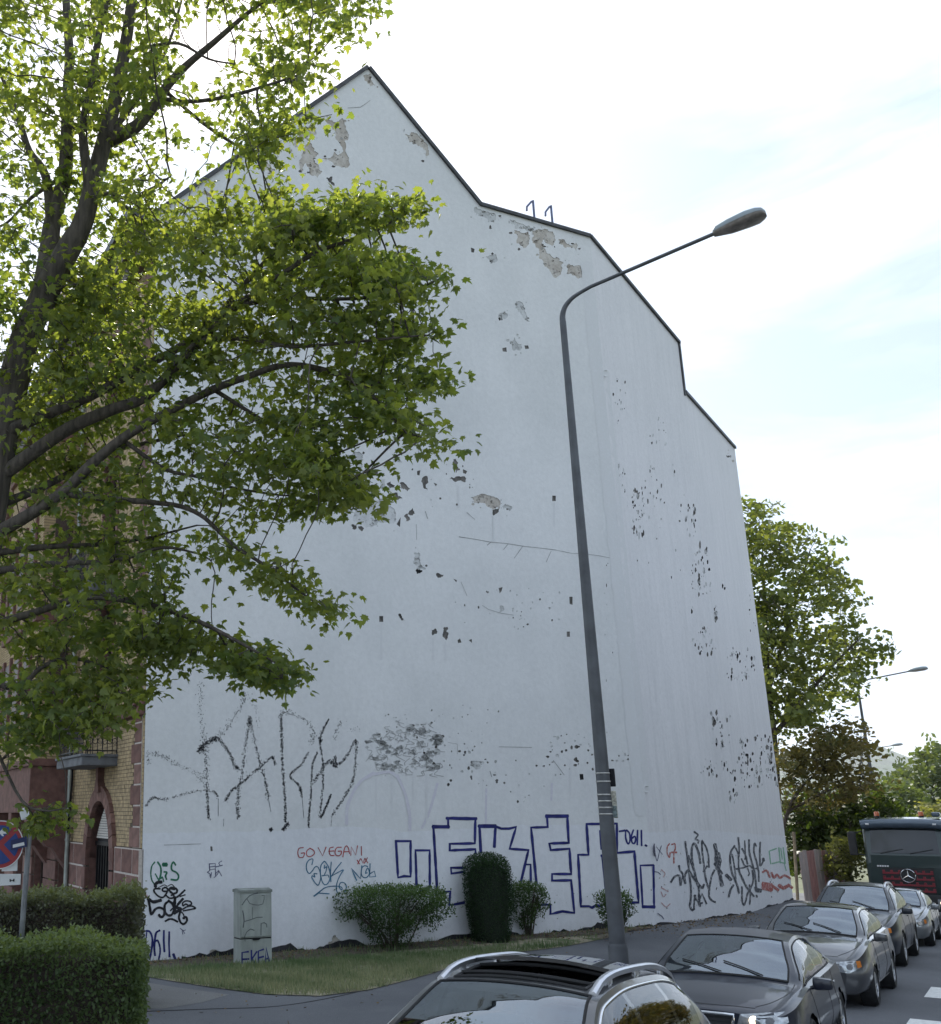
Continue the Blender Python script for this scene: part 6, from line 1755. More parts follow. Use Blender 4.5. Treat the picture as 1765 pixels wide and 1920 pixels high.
sel = par >= 0
Va, Fa = branch_mesh(pos - o0, par, rr, sel & (rr > .03), 14)
tk = bpy.data.objects.new('trunk', mesh_np('trunk', Va, Fa, M_bark, smooth=True)); link(tk, maple)
Vb, Fb = branch_mesh(pos - o0, par, rr, sel & (rr <= .03), 5)
tw = bpy.data.objects.new('branches', mesh_np('branches', Vb, Fb, M_bark, smooth=True)); link(tw, maple); tw['kind'] = 'stuff'
def leaf_cluster(tips, per, spread, zdrop=.06, flat=.5):
    k = RNG.poisson(per, len(tips)); P = np.repeat(tips, k, axis=0)
    P = P + RNG.normal(0, 1, P.shape) * np.array([spread, spread, spread * flat]); P[:, 2] -= zdrop
    return P, np.repeat(np.arange(len(tips)), k)
tips = ATT[ok]
LPs, own = leaf_cluster(tips, 19, .15, .03)
thin = (rr < .012) & sel; bt = pos[thin]
extra = bt[RNG.uniform(0, 1, len(bt)) < .30]; e2, own2 = leaf_cluster(extra, 2.0, .085)
LPs = np.concatenate([LPs, e2])
rel = LPs - np.array(CAM); rn = rel / np.linalg.norm(rel, axis=1)[:, None]
LPs = LPs[np.degrees(np.arccos(np.clip(rn @ sd, -1, 1))) > 1.1]
n = len(LPs)
clump = .5 + .5 * np.sin(LPs[:, 0] * 2.3 + 1.1 * np.sin(LPs[:, 2] * 1.9)) * np.sin(LPs[:, 2] * 2.7 + LPs[:, 1] * 2.1)
tone = np.clip(.42 * clump + RNG.uniform(0, .5, n) + (RNG.uniform(0, 1, n) < .05) * .35, 0, 1)
size = RNG.triangular(.045, .075, .118, n); yaw = RNG.uniform(0, 2 * pi, n); pit = RNG.normal(-.5, .48, n); rol = RNG.normal(0, .45, n)
# the leaves that show largest stay objects of their own
dist = np.linalg.norm(LPs - np.array(CAM), axis=1)
cuv = (LPs - np.array(CAM)); zc_ = cuv[:, 1] * cp + cuv[:, 2] * sp; yc_ = -cuv[:, 1] * sp + cuv[:, 2] * cp
uu = CX + F_PX * cuv[:, 0] / zc_; vv_ = CY - F_PX * yc_ / zc_
inview = (uu > 5) & (uu < 900) & (vv_ > 5) & (vv_ < 1400)
order = np.argsort(-(size / dist) * inview)[:300]
rest = np.ones(n, bool); rest[order] = False
crown = leaves_obj('foliage', maple_template(), LPs[rest], size[rest], L_maple, maple, yaw[rest], pit[rest], rol[rest], tone[rest])
lt = maple_template(); lmeshes = []
for k in range(6): lmeshes.append(mesh_np('leaf', lt[0], lt[1], L_maple, tone=np.full(len(lt[0]), .1 + .16 * k)))
for i in order:
    o = bpy.data.objects.new('leaf', lmeshes[min(5, int(tone[i] * 6))])
    o.location = Vector(LPs[i] - o0); o.scale = (size[i],) * 3
    o.rotation_euler = (pit[i], rol[i], yaw[i]); link(o, maple)

# ---- trees and shrubs beyond the end of the building
SPR = spray_template(6, 3)
def far_tree(name, label, cat, polys, Yc, Yr, trunk_px, base_uv, m, sz, per, group=None, r0=.22, twig=True, mirror=None, spread=None, step=.45, tone_b=0.0, limbs=()):
    A_ = []
    for poly, n in polys: A_ += poly_points(poly, n, Yc, Yr)
    A_ = np.array(A_)
    if mirror is not None:                              # the half hidden by the building
        x0 = at_Y(mirror, 1200, Yc).x
        B_ = A_.copy(); B_[:, 0] = 2 * x0 - B_[:, 0]; A_ = np.concatenate([A_, B_[RNG.uniform(0, 1, len(B_)) < .7]])
    b0 = at_Y(base_uv[0], base_uv[1], Yc); zg = land_z(b0.x, b0.y)
    t = thing(name, label, cat, (b0.x, b0.y, zg), 0, group)
    o_ = np.array((b0.x, b0.y, zg))
    if twig:
        ln = [(b0.x, b0.y, zg - .1), (b0.x, b0.y, zg + .6)] + [tuple(at_Y(u, v, Yc)) for u, v in trunk_px]
        ln = [tuple(p) for p in cat_rom([Vector(p) for p in ln], 4)]
        seeds = [(ln, [r0 * (1 - .85 * i / len(ln)) for i in range(len(ln))], None)]
        for lp, ra, dY in limbs:
            q = [at_Y(u, v, Yc + dY * i / len(lp)) for i, (u, v) in enumerate(lp)]; q = [tuple(p) for p in cat_rom(q, 3)]
            k = min(range(len(ln)), key=lambda i: (Vector(ln[i]) - Vector(q[0])).length)
            seeds.append((q, [ra * (1 - .8 * i / len(q)) for i in range(len(q))], (0, k)))
        ps, pr_, r_, okk, kk = colonize(seeds, A_, step=step, infl=5, kill=.5, iters=70)
        r_ = np.maximum(r_, .012)
        V, F_ = branch_mesh(ps - o_, pr_, r_, pr_ >= 0, 5)
        link(bpy.data.objects.new('trunk', mesh_np('trunk', V, F_, M_bark_far, smooth=True)), t)
    P, own = leaf_cluster(A_, per, spread or sz * .55, 0)
    n = len(P); cl = .5 + .5 * np.sin(P[:, 0] * 1.3 + P[:, 2] * .9) * np.sin(P[:, 2] * 1.7 + P[:, 1])
    tone = np.clip(.45 * cl + RNG.uniform(0, .55, n) + tone_b, 0, 1)
    leaves_obj('crown', SPR, P, sz, m, t, pitch=RNG.normal(0, .9, n), tone=tone)
    return t
L_f1 = leaf_mat('far_maple_leaf', (.085, .125, .045), (.185, .215, .075), .55, .25, (1.4, 1.3, .5))
L_f2 = leaf_mat('browning_leaf', (.085, .105, .04), (.19, .16, .065), .55, .2, (1.3, 1.1, .6))
L_f3 = leaf_mat('dark_shrub_leaf', (.03, .052, .016), (.085, .115, .03), .45, .2, (1.4, 1.4, .5))
L_f4 = leaf_mat('pale_shrub_leaf', (.12, .14, .045), (.24, .24, .08), .5, .2, (1.3, 1.25, .6))
L_f5 = leaf_mat('distant_leaf', (.065, .095, .045), (.15, .18, .065), .45, .2, (1.3, 1.3, .6))
far_tree('maple_tree', 'green tree rising beyond the right end of the white gable', 'tree',
    [([(1385, 960), (1412, 940), (1440, 934), (1470, 985), (1525, 995), (1555, 1042), (1560, 1075), (1605, 1095), (1606, 1130), (1580, 1180), (1640, 1195), (1655, 1240), (1610, 1290), (1560, 1310), (1480, 1370), (1440, 1400), (1385, 1300)], 340)], 46, 3.4,
    [(1452, 1400), (1440, 1280), (1435, 1150), (1430, 1040)], (1462, 1650), L_f1, .46, 3.6, 'trees beyond the building', .26, mirror=1430, spread=.42,
    limbs=[([(1450, 1380), (1500, 1320), (1560, 1250), (1610, 1200)], .12, -2), ([(1440, 1300), (1470, 1200), (1500, 1100), (1520, 1030)], .10, 1), ([(1437, 1240), (1400, 1160), (1380, 1060)], .1, 1)])
far_tree('chestnut_tree', 'lower tree with browning leaves under the green tree, beside the gable end', 'tree',
    [([(1450, 1420), (1500, 1385), (1560, 1360), (1600, 1345), (1628, 1360), (1632, 1400), (1612, 1440), (1640, 1465), (1620, 1490), (1590, 1500), (1520, 1520), (1455, 1520)], 160)], 43, 2.4,
    [(1468, 1560), (1500, 1480), (1560, 1430)], (1465, 1660), L_f2, .38, 3.6, 'trees beyond the building', .15, spread=.36, limbs=[([(1480, 1520), (1560, 1480), (1620, 1460)], .06, -1)])
far_tree('shrub_mass', 'dark dense shrubs behind the pale fence', 'shrubbery', [([(1470, 1500), (1560, 1490), (1640, 1478), (1690, 1520), (1690, 1560), (1620, 1585), (1590, 1610), (1470, 1640)], 330)], 47, 2.2,
    [(1560, 1560)], (1550, 1640), L_f3, .42, 4.2, 'trees beyond the building', .1, spread=.42)
far_tree('bush', 'bright yellow green bush by the fence left of the truck', 'bush', [([(1548, 1590), (1570, 1565), (1598, 1575), (1606, 1620), (1590, 1650), (1552, 1640)], 60)], 39.5, .7,
    [(1575, 1620)], (1575, 1660), L_f4, .24, 4, None, .04, spread=.2)
far_tree('broadleaf_tree', 'distant broad green tree at the right edge, above the truck', 'tree', [([(1690, 1440), (1715, 1412), (1765, 1398), (1830, 1390), (1860, 1440), (1850, 1520), (1700, 1530), (1680, 1480)], 200)], 92, 4.5,
    [(1770, 1500), (1768, 1450)], (1770, 1560), L_f5, .8, 4.0, 'trees beyond the building', .25, spread=.8, step=.8)
far_tree('broadleaf_tree', 'distant rounded green trees between the brown-tinged tree and the right edge', 'tree', [([(1625, 1500), (1650, 1478), (1690, 1462), (1720, 1490), (1710, 1540), (1630, 1548)], 130)], 84, 4,
    [(1670, 1520)], (1670, 1560), L_f5, .7, 4.0, 'trees beyond the building', .2, spread=.7, step=.8)
far_tree('reed_bush', 'pale sunlit bushes behind the truck at the right edge', 'bush', [([(1725, 1525), (1740, 1508), (1765, 1512), (1800, 1515), (1800, 1560), (1722, 1560)], 90)], 66, 2,
    [(1760, 1550)], (1760, 1570), L_f4, .42, 4, None, .05, spread=.36)
# trees across the street, out of the frame: they show in the cars' windows
first = None
for n_, (q_, l_, h_) in enumerate(((15, 12, 11), (20.5, 11.5, 12), (26, 12, 11.5), (31, 11.5, 12.5), (36, 11.5, 12), (41.5, 11.5, 12.5), (47, 12, 12), (54, 11.5, 12), (63, 12, 12))):
    X_, Y_ = xy(q_, l_); zg = land_z(X_, Y_)
    if first is None:
        A_ = []
        while len(A_) < 230:
            q = np.array([random.uniform(-1, 1) for _ in range(3)])
            if np.linalg.norm(q) < 1: A_.append((X_ + q[0] * 3.6, Y_ + q[1] * 3.6, zg + h_ * .56 + q[2] * h_ * .44))
        A_ = np.array(A_)
        t = thing('street_tree', 'browning tree across the street, seen only reflected in car windows', 'tree', (X_, Y_, zg), 0, 'trees across the street')
        ln = [(X_, Y_, zg + h_ * .5 * i / 8) for i in range(9)]
        ps, pr_, r_, okk, kk = colonize([(ln, [.16 * (1 - .06 * i) for i in range(9)], None)], A_, step=.45, infl=5, kill=.5, iters=50)
        V, F_ = branch_mesh(ps - np.array((X_, Y_, zg)), pr_, np.maximum(r_, .012), pr_ >= 0, 5)
        link(bpy.data.objects.new('trunk', mesh_np('trunk', V, F_, M_bark_far, smooth=True)), t)
        P, own = leaf_cluster(A_, 6, .4, 0); leaves_obj('crown', SPR, P, .5, L_f2, t, pitch=RNG.normal(0, .9, len(P)))
        first = t
    else:
        t = first.copy(); link(t); t.location = (X_, Y_, zg); t.rotation_euler = (0, 0, n_ * 1.3); t.scale = (h_ / 11,) * 3
        for ch in list(first.children): c_ = ch.copy(); link(c_, t)

# ---- board fence beyond the gable end
M_board = simple('pale_fence_board', (.36, .30, .28), .85, vary=.2, scale=3, stretch=(6, 6, .5)); M_board2 = simple('reddened_fence_board', (.33, .17, .15), .85, vary=.35, scale=3, stretch=(6, 6, .8))
fz = 39.0
fa, fb = at_Y(1498, 1597, fz - .5), at_Y(1592, 1600, fz + 2.5)
zf = -GRADE * rq(fa.x, fa.y) + .1
fence = thing('board_fence', 'pale wooden board fence with reddish scrawls beyond the gable end', 'fence', (fa.x, fa.y, zf))
d = Vector((fb.x - fa.x, fb.y - fa.y, 0)); Lf = d.length; d.normalize(); ang = atan2(d.y, d.x); nb = 14
bme = {}
for i in range(nb):
    w = Lf / nb
    mm = M_board2 if i in (2, 3, 6, 10) else M_board
    h = fa.z - zf + random.uniform(-.05, .05)
    mb = MB(); mb.box((0, 0, h / 2), (w - .02, .025, h), None, 0, .004); o = mb.build('board', mm, fence)
    o.location = d * (w * (i + .5)) + Vector((0, 0, .02)); o.rotation_euler = (0, random.uniform(-.01, .01), ang)
mb = MB()
for z_ in (.35, 1.5): mb.box(d * (Lf / 2) + Vector((0, .05, z_)), (Lf, .04, .08), Matrix.Rotation(ang, 3, 'Z'))
mb.build('rail', M_board, fence)
M_post = simple('weathered_post', (.20, .16, .11), .85, vary=.3, scale=5)
pp = at_Y(1494, 1690, WP3.y + .9)
t = thing('wooden_post', 'slim weathered wooden post leaning at the end of the gable wall', 'post', (pp.x, pp.y, pp.z - .6))
mb = MB(); mb.tube([Vector((0, 0, 0)), at_Y(1489, 1560, WP3.y + .9) - Vector(LOC[t.name])], .055, 8); mb.build('post', M_post, t)
# ------------------------------------------------------------------ cars
def pchip(xk, yk):
    xk, yk = np.asarray(xk, float), np.asarray(yk, float)
    if xk[0] > xk[-1]: xk, yk = xk[::-1], yk[::-1]
    h = np.diff(xk); dl = np.diff(yk) / h; m = np.zeros(len(xk))
    for i in range(1, len(xk) - 1):
        if dl[i - 1] * dl[i] > 0:
            w1, w2 = 2 * h[i] + h[i - 1], h[i] + 2 * h[i - 1]; m[i] = (w1 + w2) / (w1 / dl[i - 1] + w2 / dl[i])
    m[0], m[-1] = dl[0], dl[-1]
    def f(x):
        x = np.clip(np.asarray(x, float), xk[0], xk[-1]); i = np.clip(np.searchsorted(xk, x) - 1, 0, len(h) - 1)
        t = (x - xk[i]) / h[i]
        return (yk[i] * (1 + 2 * t) * (1 - t) ** 2 + m[i] * h[i] * t * (1 - t) ** 2 + yk[i + 1] * t * t * (3 - 2 * t) + m[i + 1] * h[i] * t * t * (t - 1))
    return f
def car_paint(name, col, metal=.35, rough=.28, coat=1.0):
    m, nt, o = mat(name)
    b = principled(nt, o, col, rough, metal, .5, coat, .02)
    c, f, v = noise_col(nt, tuple(x * .93 for x in col), tuple(x * 1.07 for x in col), 1.5)
    # thin road dust
    n2 = N(nt, 'ShaderNodeTexNoise', Scale=26.0, Detail=4.0); nt.links.new(v, n2.inputs['Vector'])
    r2 = nt.nodes.new('ShaderNodeMapRange'); r2.inputs['From Min'].default_value = .3; r2.inputs['From Max'].default_value = .8; r2.inputs['To Min'].default_value = .02; r2.inputs['To Max'].default_value = .10
    nt.links.new(n2.outputs['Fac'], r2.inputs['Value']); nt.links.new(r2.outputs[0], b.inputs['Coat Roughness'])
    nt.links.new(c, b.inputs['Base Color']); return m
M_cglass = glass_pane('car_window_glass', (.42, .46, .44), 2.1)
M_cscreen = glass_pane('windscreen_glass', (.40, .44, .43), 3.0, (.82, .91, 1.0))
M_cglassd = glass_pane('tinted_car_glass', (.16, .17, .17), 2.0)
M_rubber = simple('black_rubber', (.014, .014, .015), .75, vary=.2)
M_trim = simple('black_plastic_trim', (.02, .02, .022), .5, vary=.2)
M_chrome = simple('bright_trim', (.72, .73, .75), .12, 1.0, vary=.03)
M_alu = simple('silver_rail', (.62, .63, .66), .28, .9, vary=.05)
M_rim = simple('alloy_rim', (.42, .43, .45), .3, .8, vary=.08)
M_cabin = simple('dark_cabin', (.03, .03, .033), .8, vary=.2)
M_seat = simple('seat_fabric', (.055, .055, .06), .8, vary=.2)
M_lamp = simple('headlamp_glass', (.42, .44, .46), .1, .55, vary=.35, scale=14, coat=1.0)
M_indic = simple('orange_indicator', (.62, .20, .04), .25, 0, vary=.1, coat=1.0)
M_plate = simple('blank_number_plate', (.66, .66, .64), .45, vary=.04)
M_redlamp = simple('red_lamp', (.30, .02, .02), .2, 0, vary=.1, coat=1.0)
def glow(name, col, s):
    m, nt, o = mat(name); e = nt.nodes.new('ShaderNodeEmission'); e.inputs[0].default_value = (*col, 1); e.inputs[1].default_value = s
    nt.links.new(e.outputs[0], o.inputs['Surface']); return m
M_lit = glow('lit_headlamp', (1.0, .86, .66), 3.2)
m_, nt_, o_ = mat('dark_roof_glass'); principled(nt_, o_, (.02, .022, .024), .06, 0, .6, 1.0); M_pano = m_
# tables: x, ws, zm, wm, zb, wb, zr, wr, zt   (front to rear)
SEDAN = [(2.45, 0.52, 0.48, 0.58, 0.645, 0.52, 0.665, 0.4, 0.675), (2.4, 0.66, 0.48, 0.72, 0.67, 0.66, 0.69, 0.52, 0.71), (2.28, 0.78, 0.49, 0.84, 0.715, 0.77, 0.735, 0.6, 0.76), (2.02, 0.84, 0.5, 0.905, 0.79, 0.84, 0.815, 0.66, 0.85), (1.55, 0.865, 0.52, 0.93, 0.875, 0.865, 0.9, 0.7, 0.945), (1.08, 0.87, 0.54, 0.935, 0.93, 0.87, 0.965, 0.735, 1.005), (0.86, 0.87, 0.54, 0.935, 0.94, 0.872, 1.075, 0.73, 1.11), (0.5, 0.87, 0.55, 0.935, 0.952, 0.872, 1.235, 0.665, 1.28), (0.12, 0.87, 0.55, 0.935, 0.96, 0.872, 1.365, 0.605, 1.41), (-0.4, 0.87, 0.55, 0.935, 0.965, 0.872, 1.405, 0.595, 1.46), (-1.0, 0.87, 0.55, 0.935, 0.97, 0.872, 1.375, 0.59, 1.43), (-1.4, 0.87, 0.55, 0.935, 0.975, 0.868, 1.29, 0.6, 1.335), (-1.85, 0.87, 0.55, 0.93, 0.98, 0.86, 1.1, 0.66, 1.13), (-2.1, 0.86, 0.55, 0.92, 0.975, 0.84, 1.005, 0.68, 1.03), (-2.36, 0.82, 0.55, 0.88, 0.95, 0.79, 0.97, 0.64, 0.985), (-2.45, 0.7, 0.55, 0.76, 0.86, 0.7, 0.88, 0.55, 0.89)]
SEDAN = [(1.08 + (r[0] - 1.08) * .84,) + r[1:4] + (r[4] + .28 * (.93 - r[4]) if r[0] > 1.08 else r[4], r[5], r[6] + .28 * (.965 - r[6]) if r[0] > 1.08 else r[6], r[7], r[8] + .28 * (1.005 - r[8]) if r[0] > 1.08 else r[8]) if r[0] > 1.08 else r for r in SEDAN]
SUV = [(2.32, 0.54, 0.55, 0.6, 0.74, 0.54, 0.76, 0.42, 0.77), (2.26, 0.68, 0.55, 0.74, 0.77, 0.68, 0.79, 0.54, 0.81), (2.12, 0.8, 0.56, 0.86, 0.82, 0.8, 0.845, 0.62, 0.87), (1.85, 0.86, 0.58, 0.925, 0.9, 0.86, 0.925, 0.68, 0.96), (1.42, 0.88, 0.6, 0.95, 0.985, 0.885, 1.01, 0.72, 1.05), (1.02, 0.89, 0.62, 0.955, 1.035, 0.89, 1.065, 0.75, 1.1), (0.8, 0.89, 0.62, 0.955, 1.045, 0.892, 1.175, 0.745, 1.215), (0.42, 0.89, 0.62, 0.955, 1.055, 0.892, 1.37, 0.685, 1.42), (0.08, 0.89, 0.63, 0.955, 1.065, 0.892, 1.515, 0.63, 1.56), (-0.5, 0.89, 0.63, 0.955, 1.075, 0.892, 1.57, 0.62, 1.625), (-1.2, 0.89, 0.64, 0.955, 1.085, 0.89, 1.55, 0.615, 1.61), (-1.75, 0.89, 0.64, 0.95, 1.095, 0.88, 1.46, 0.615, 1.53), (-2.05, 0.88, 0.64, 0.93, 1.09, 0.86, 1.24, 0.65, 1.28), (-2.24, 0.84, 0.64, 0.89, 1.04, 0.81, 1.07, 0.63, 1.09), (-2.32, 0.74, 0.62, 0.79, 0.93, 0.72, 0.95, 0.56, 0.96)]
HATCH = [(2.16, 0.52, 0.5, 0.58, 0.66, 0.52, 0.68, 0.4, 0.69), (2.11, 0.66, 0.5, 0.71, 0.69, 0.65, 0.71, 0.52, 0.73), (1.98, 0.76, 0.51, 0.82, 0.74, 0.755, 0.765, 0.59, 0.79), (1.72, 0.82, 0.52, 0.88, 0.825, 0.82, 0.85, 0.64, 0.885), (1.32, 0.845, 0.54, 0.905, 0.905, 0.845, 0.93, 0.68, 0.965), (0.98, 0.85, 0.55, 0.91, 0.945, 0.85, 0.98, 0.705, 1.015), (0.78, 0.85, 0.55, 0.91, 0.955, 0.85, 1.08, 0.705, 1.12), (0.42, 0.85, 0.56, 0.91, 0.965, 0.85, 1.245, 0.65, 1.29), (0.06, 0.85, 0.56, 0.91, 0.975, 0.85, 1.365, 0.595, 1.405), (-0.45, 0.85, 0.56, 0.91, 0.985, 0.85, 1.4, 0.585, 1.45), (-1.1, 0.85, 0.57, 0.91, 0.995, 0.848, 1.38, 0.58, 1.43), (-1.6, 0.85, 0.57, 0.905, 1.005, 0.84, 1.28, 0.585, 1.335), (-1.92, 0.84, 0.57, 0.89, 0.995, 0.82, 1.1, 0.63, 1.14), (-2.08, 0.81, 0.57, 0.86, 0.95, 0.78, 0.98, 0.6, 1.0), (-2.16, 0.72, 0.56, 0.77, 0.86, 0.7, 0.88, 0.54, 0.89)]
def car_surface(T):
    T = sorted(T, key=lambda r: r[0]); xk = [r[0] for r in T]
    return [pchip(xk, [r[i] for r in T]) for i in range(1, 9)], xk[0], xk[-1]
def build_car(label, table, q, l, paint_m, yaw_off=0.0, sc=(1, 1, 1), wheels=(1.42, -1.42, .335), cowl=1.03, header=.13, rear=(-1.12, -1.98), panes=((.92, -.30), (-.37, -1.02), (-1.09, -1.55)),
              rails=False, chrome=False, sunroof=False, glass=M_cglass, sill=.22, lit=False, indic=True, grille='frame', group='cars queuing along the kerb', name='parked_car', ride=0.0):
    x0, y0 = xy(q, l)
    slope = math.atan(GRADE)
    t = thing(name, label, 'car', (x0, y0, road_z(x0, y0) + ride), 0, group)
    t.rotation_euler = Matrix(((-.6, .8, 0), (-.8, -.6, 0), (0, 0, 1))).to_euler()
    t.rotation_euler = (Matrix.Rotation(atan2(-.8, -.6) + yaw_off, 3, 'Z') @ Matrix.Rotation(-slope, 3, 'Y')).to_euler()
    (ws, zm, wm, zb, wb, zr, wr, zt), xa, xb = car_surface(table)
    cuts = [xa, xb, cowl, header, rear[0], rear[1]] + [c for p in panes for c in p]
    for xw in wheels[:2]: cuts += [xw]
    xs_ = list(np.arange(xa, xb, .05)) + cuts
    xs_ = sorted(set(round(float(x), 4) for x in xs_)); keep = [xs_[0]]
    for x in xs_[1:]:
        if x - keep[-1] > .018 or x in [round(c, 4) for c in cuts]:
            if x - keep[-1] <= .018 and keep[-1] not in [round(c, 4) for c in cuts]: keep[-1] = x
            else: keep.append(x)
    X = np.array(keep); nx = len(X)
    v = {k: f(X) for k, f in zip(('ws', 'zm', 'wm', 'zb', 'wb', 'zr', 'wr', 'zt'), (ws, zm, wm, zb, wb, zr, wr, zt))}
    C = 23
    Gd = np.zeros((nx, C, 3)); Gd[:, :, 0] = X[:, None]
    for i in range(nx):
        a = {k: v[k][i] for k in v}
        zs = sill
        pr = pchip([zs + .06, a['zm'], a['zb']], [a['ws'], a['wm'], a['wb']])
        Gd[i, 0, 1:] = (0, zs); Gd[i, 1, 1:] = (a['ws'] * .9, zs)
        for c in range(7):
            z = zs + .06 + (a['zb'] - zs - .06) * c / 6; y = float(pr(z))
            if c == 5: y += .006
            Gd[i, 2 + c, 1:] = (y, z)
        p3 = np.array((a['wb'], a['zb'])); p4 = np.array((a['wr'], a['zr'])); dv = p4 - p3; ln = np.linalg.norm(dv); dn = dv / max(ln, 1e-6)
        lo = p3 + dn * min(.03, ln * .3) + np.array((-.045, 0)) * min(1, ln / .3)
        hi = p4 - dn * min(.05, ln * .4)
        Gd[i, 9, 1:] = lo
        nrm = np.array((dn[1], -dn[0]))
        for k in range(1, 5):
            s = k / 4; Gd[i, 9 + k, 1:] = lo + (hi - lo) * s + nrm * (.035 * min(1, ln / .4) * sin(pi * s))
        Gd[i, 14, 1:] = p4
        inn = min(.065, a['wr'] * .3)
        for k in range(8):
            y = (a['wr'] - inn) * (1 - k / 7); f = y / max(a['wr'], 1e-6)
            Gd[i, 15 + k, 1:] = (y, a['zt'] - (a['zt'] - a['zr']) * (f ** 2.2))
    Gd *= np.array(sc)
    wheels_s = (wheels[0] * sc[0], wheels[1] * sc[0], wheels[2]); Ra = wheels[2] + .045
    for xw in wheels_s[:2]:                            # wheel arches: snap the side mesh to the arch
        for c in range(1, 9):
            dx, dz = Gd[:, c, 0] - xw, Gd[:, c, 2] - wheels[2]
            r = np.hypot(dx, dz); near = np.abs(r - Ra) < .055
            for i in np.where(near)[0]:
                if Gd[i, c, 2] > wheels[2] * .6: Gd[i, c, 0] = xw + dx[i] * Ra / r[i]; Gd[i, c, 2] = wheels[2] + dz[i] * Ra / r[i]
    body, gl = MB(), {}
    def cls(i, c):
        xm = (X[i] + X[i + 1]) / 2
        if 9 <= c <= 12 and abs(v['zr'][i] - v['zb'][i]) > .09 and abs(v['zr'][i + 1] - v['zb'][i + 1]) > .075:
            for k, (p, q_) in enumerate(panes):
                if q_ < xm < p: return ('side', k)
        if c >= 15:
            if header < xm < cowl: return ('windshield', 0)
            if rear[1] < xm < rear[0]: return ('rear_window', 0)
            if sunroof and c >= 16 and header - .56 < xm < header - .10: return ('hole', 0)
        if 1 <= c <= 7:
            ctr = Gd[i:i + 2, c:c + 2].reshape(-1, 3).mean(0)
            for xw in wheels_s[:2]:
                if hypot(ctr[0] - xw, ctr[2] - wheels[2]) < Ra - .004: return ('hole', 0)
        if 9 <= c <= 12 and panes[-1][1] < xm < panes[0][0] and abs(v['zr'][i] - v['zb'][i]) > .09: return ('window_pillar', sum(xm < p[1] for p in panes))
        return ('body', 0)
    faces_by = {}
    for sgn in (1, -1):
        for i in range(nx - 1):
            for c in range(C - 1):
                k = cls(i, c); key = k + ((sgn,) if k[0] in ('side', 'window_pillar') else (0,))
                faces_by.setdefault(key, []).append((sgn, i, c))
    bvh_v, bvh_f = [], []
    def emit(fl, wing=1):
        ids, vs, fs = {}, [], []
        for sgn, i, c in fl:
            q_ = []
            for (ii, cc) in ((i, c), (i + 1, c), (i + 1, c + 1), (i, c + 1)):
                p = Gd[ii, cc]; kk = (ii, cc, sgn if p[1] > 1e-6 else 0)
                if kk not in ids: ids[kk] = len(vs); vs.append(Vector((p[0], p[1] * sgn, p[2])))
                q_.append(ids[kk])
            fs.append(tuple(q_) if sgn > 0 else tuple(reversed(q_)))
        return vs, fs
    for key, fl in faces_by.items():
        if key[0] == 'hole': continue
        vs, fs = emit(fl)
        if key[0] == 'body':
            n0 = len(vs)
            for ii, rev in ((0, 0), (nx - 1, 1)):          # close nose and tail
                ring = [Vector((Gd[ii, c, 0], Gd[ii, c, 1], Gd[ii, c, 2])) for c in range(1, C)] + [Vector((Gd[ii, c, 0], -Gd[ii, c, 1], Gd[ii, c, 2])) for c in range(C - 2, 0, -1)]
                b0 = len(vs); vs += ring; fs.append(tuple(range(b0, b0 + len(ring))))
            body.add(vs, fs); bo = body.build('body', paint_m, t, smooth=True, autos=38)
        else:
            m = MB(); m.add(vs, fs); nm = 'side_window' if key[0] == 'side' else key[0]
            g_ = {'rear_window': M_cglassd, 'windshield': M_cscreen, 'window_pillar': M_pano}.get(nm, glass)
            if nm == 'side_window' and key[1] == len(panes) - 1: g_ = M_cglassd
            m.build(nm, g_, t, smooth=True)
        bvh_v_off = len(bvh_v); bvh_v += vs; bvh_f += [tuple(i + bvh_v_off for i in f) for f in fs]
    bvh = BVHTree.FromPolygons(bvh_v, bvh_f)
    sx, sy, sz = sc
    def hit(p, d):
        r = bvh.ray_cast(Vector(p), Vector(d)); return r[0]
    def patch(name, outline, m, org, ua, ub, d, off, parent=None, step=.05, thick=0):
        """outline in the (ua, ub) frame at org, cast along d on to the body"""
        ua, ub, d = Vector(ua), Vector(ub), Vector(d).normalized()
        pts, fs = dense_fill(outline, step); vs = []; ok = []
        for a, b in pts:
            h = hit(Vector(org) + ua * a + ub * b, d); ok.append(h is not None)
            vs.append((h - d * off) if h is not None else Vector((0, 0, 0)))
        fs = [f for f in fs if all(ok[i] for i in f)]
        if not fs: return None
        mb = MB(); mb.add(vs, fs); return mb.build(name, m, parent or t, smooth=True)
    def gapline(pts, org, d, r=.005, m=None, mbx=None, rad_side=4):
        P = []
        for p in cat_rom([Vector(p) for p in pts], 6):
            h = hit(Vector(org) + p, d)
            if h is not None: P.append(h)
        if len(P) > 2: mbx.tube(P, r, rad_side)
    xf, xr = xb * sx, xa * sx
    gaps = MB()
    zbelt = lambda x: float(zb(x)) * sz
    for s in (1, -1):
        D_ = (0, -s, 0); O_ = (0, s * 3, 0)
        xd = [panes[0][0] + .02, (panes[0][1] + panes[1][0]) / 2, panes[1][1] - .02 if len(panes) > 1 else panes[0][1]]
        gapline([(xd[0] * sx - .02, 0, .32), (xd[0] * sx, 0, .6), (xd[0] * sx + .02, 0, zbelt(xd[0]) - .01)], O_, D_, .0045, None, gaps)
        gapline([(xd[1] * sx, 0, .32), (xd[1] * sx, 0, .6), (xd[1] * sx, 0, zbelt(xd[1]))], O_, D_, .0045, None, gaps)
        gapline([(wheels_s[1] + Ra * .9, 0, .55), (xd[2] * sx + .12, 0, .75), (xd[2] * sx, 0, zbelt(xd[2]))], O_, D_, .0045, None, gaps)
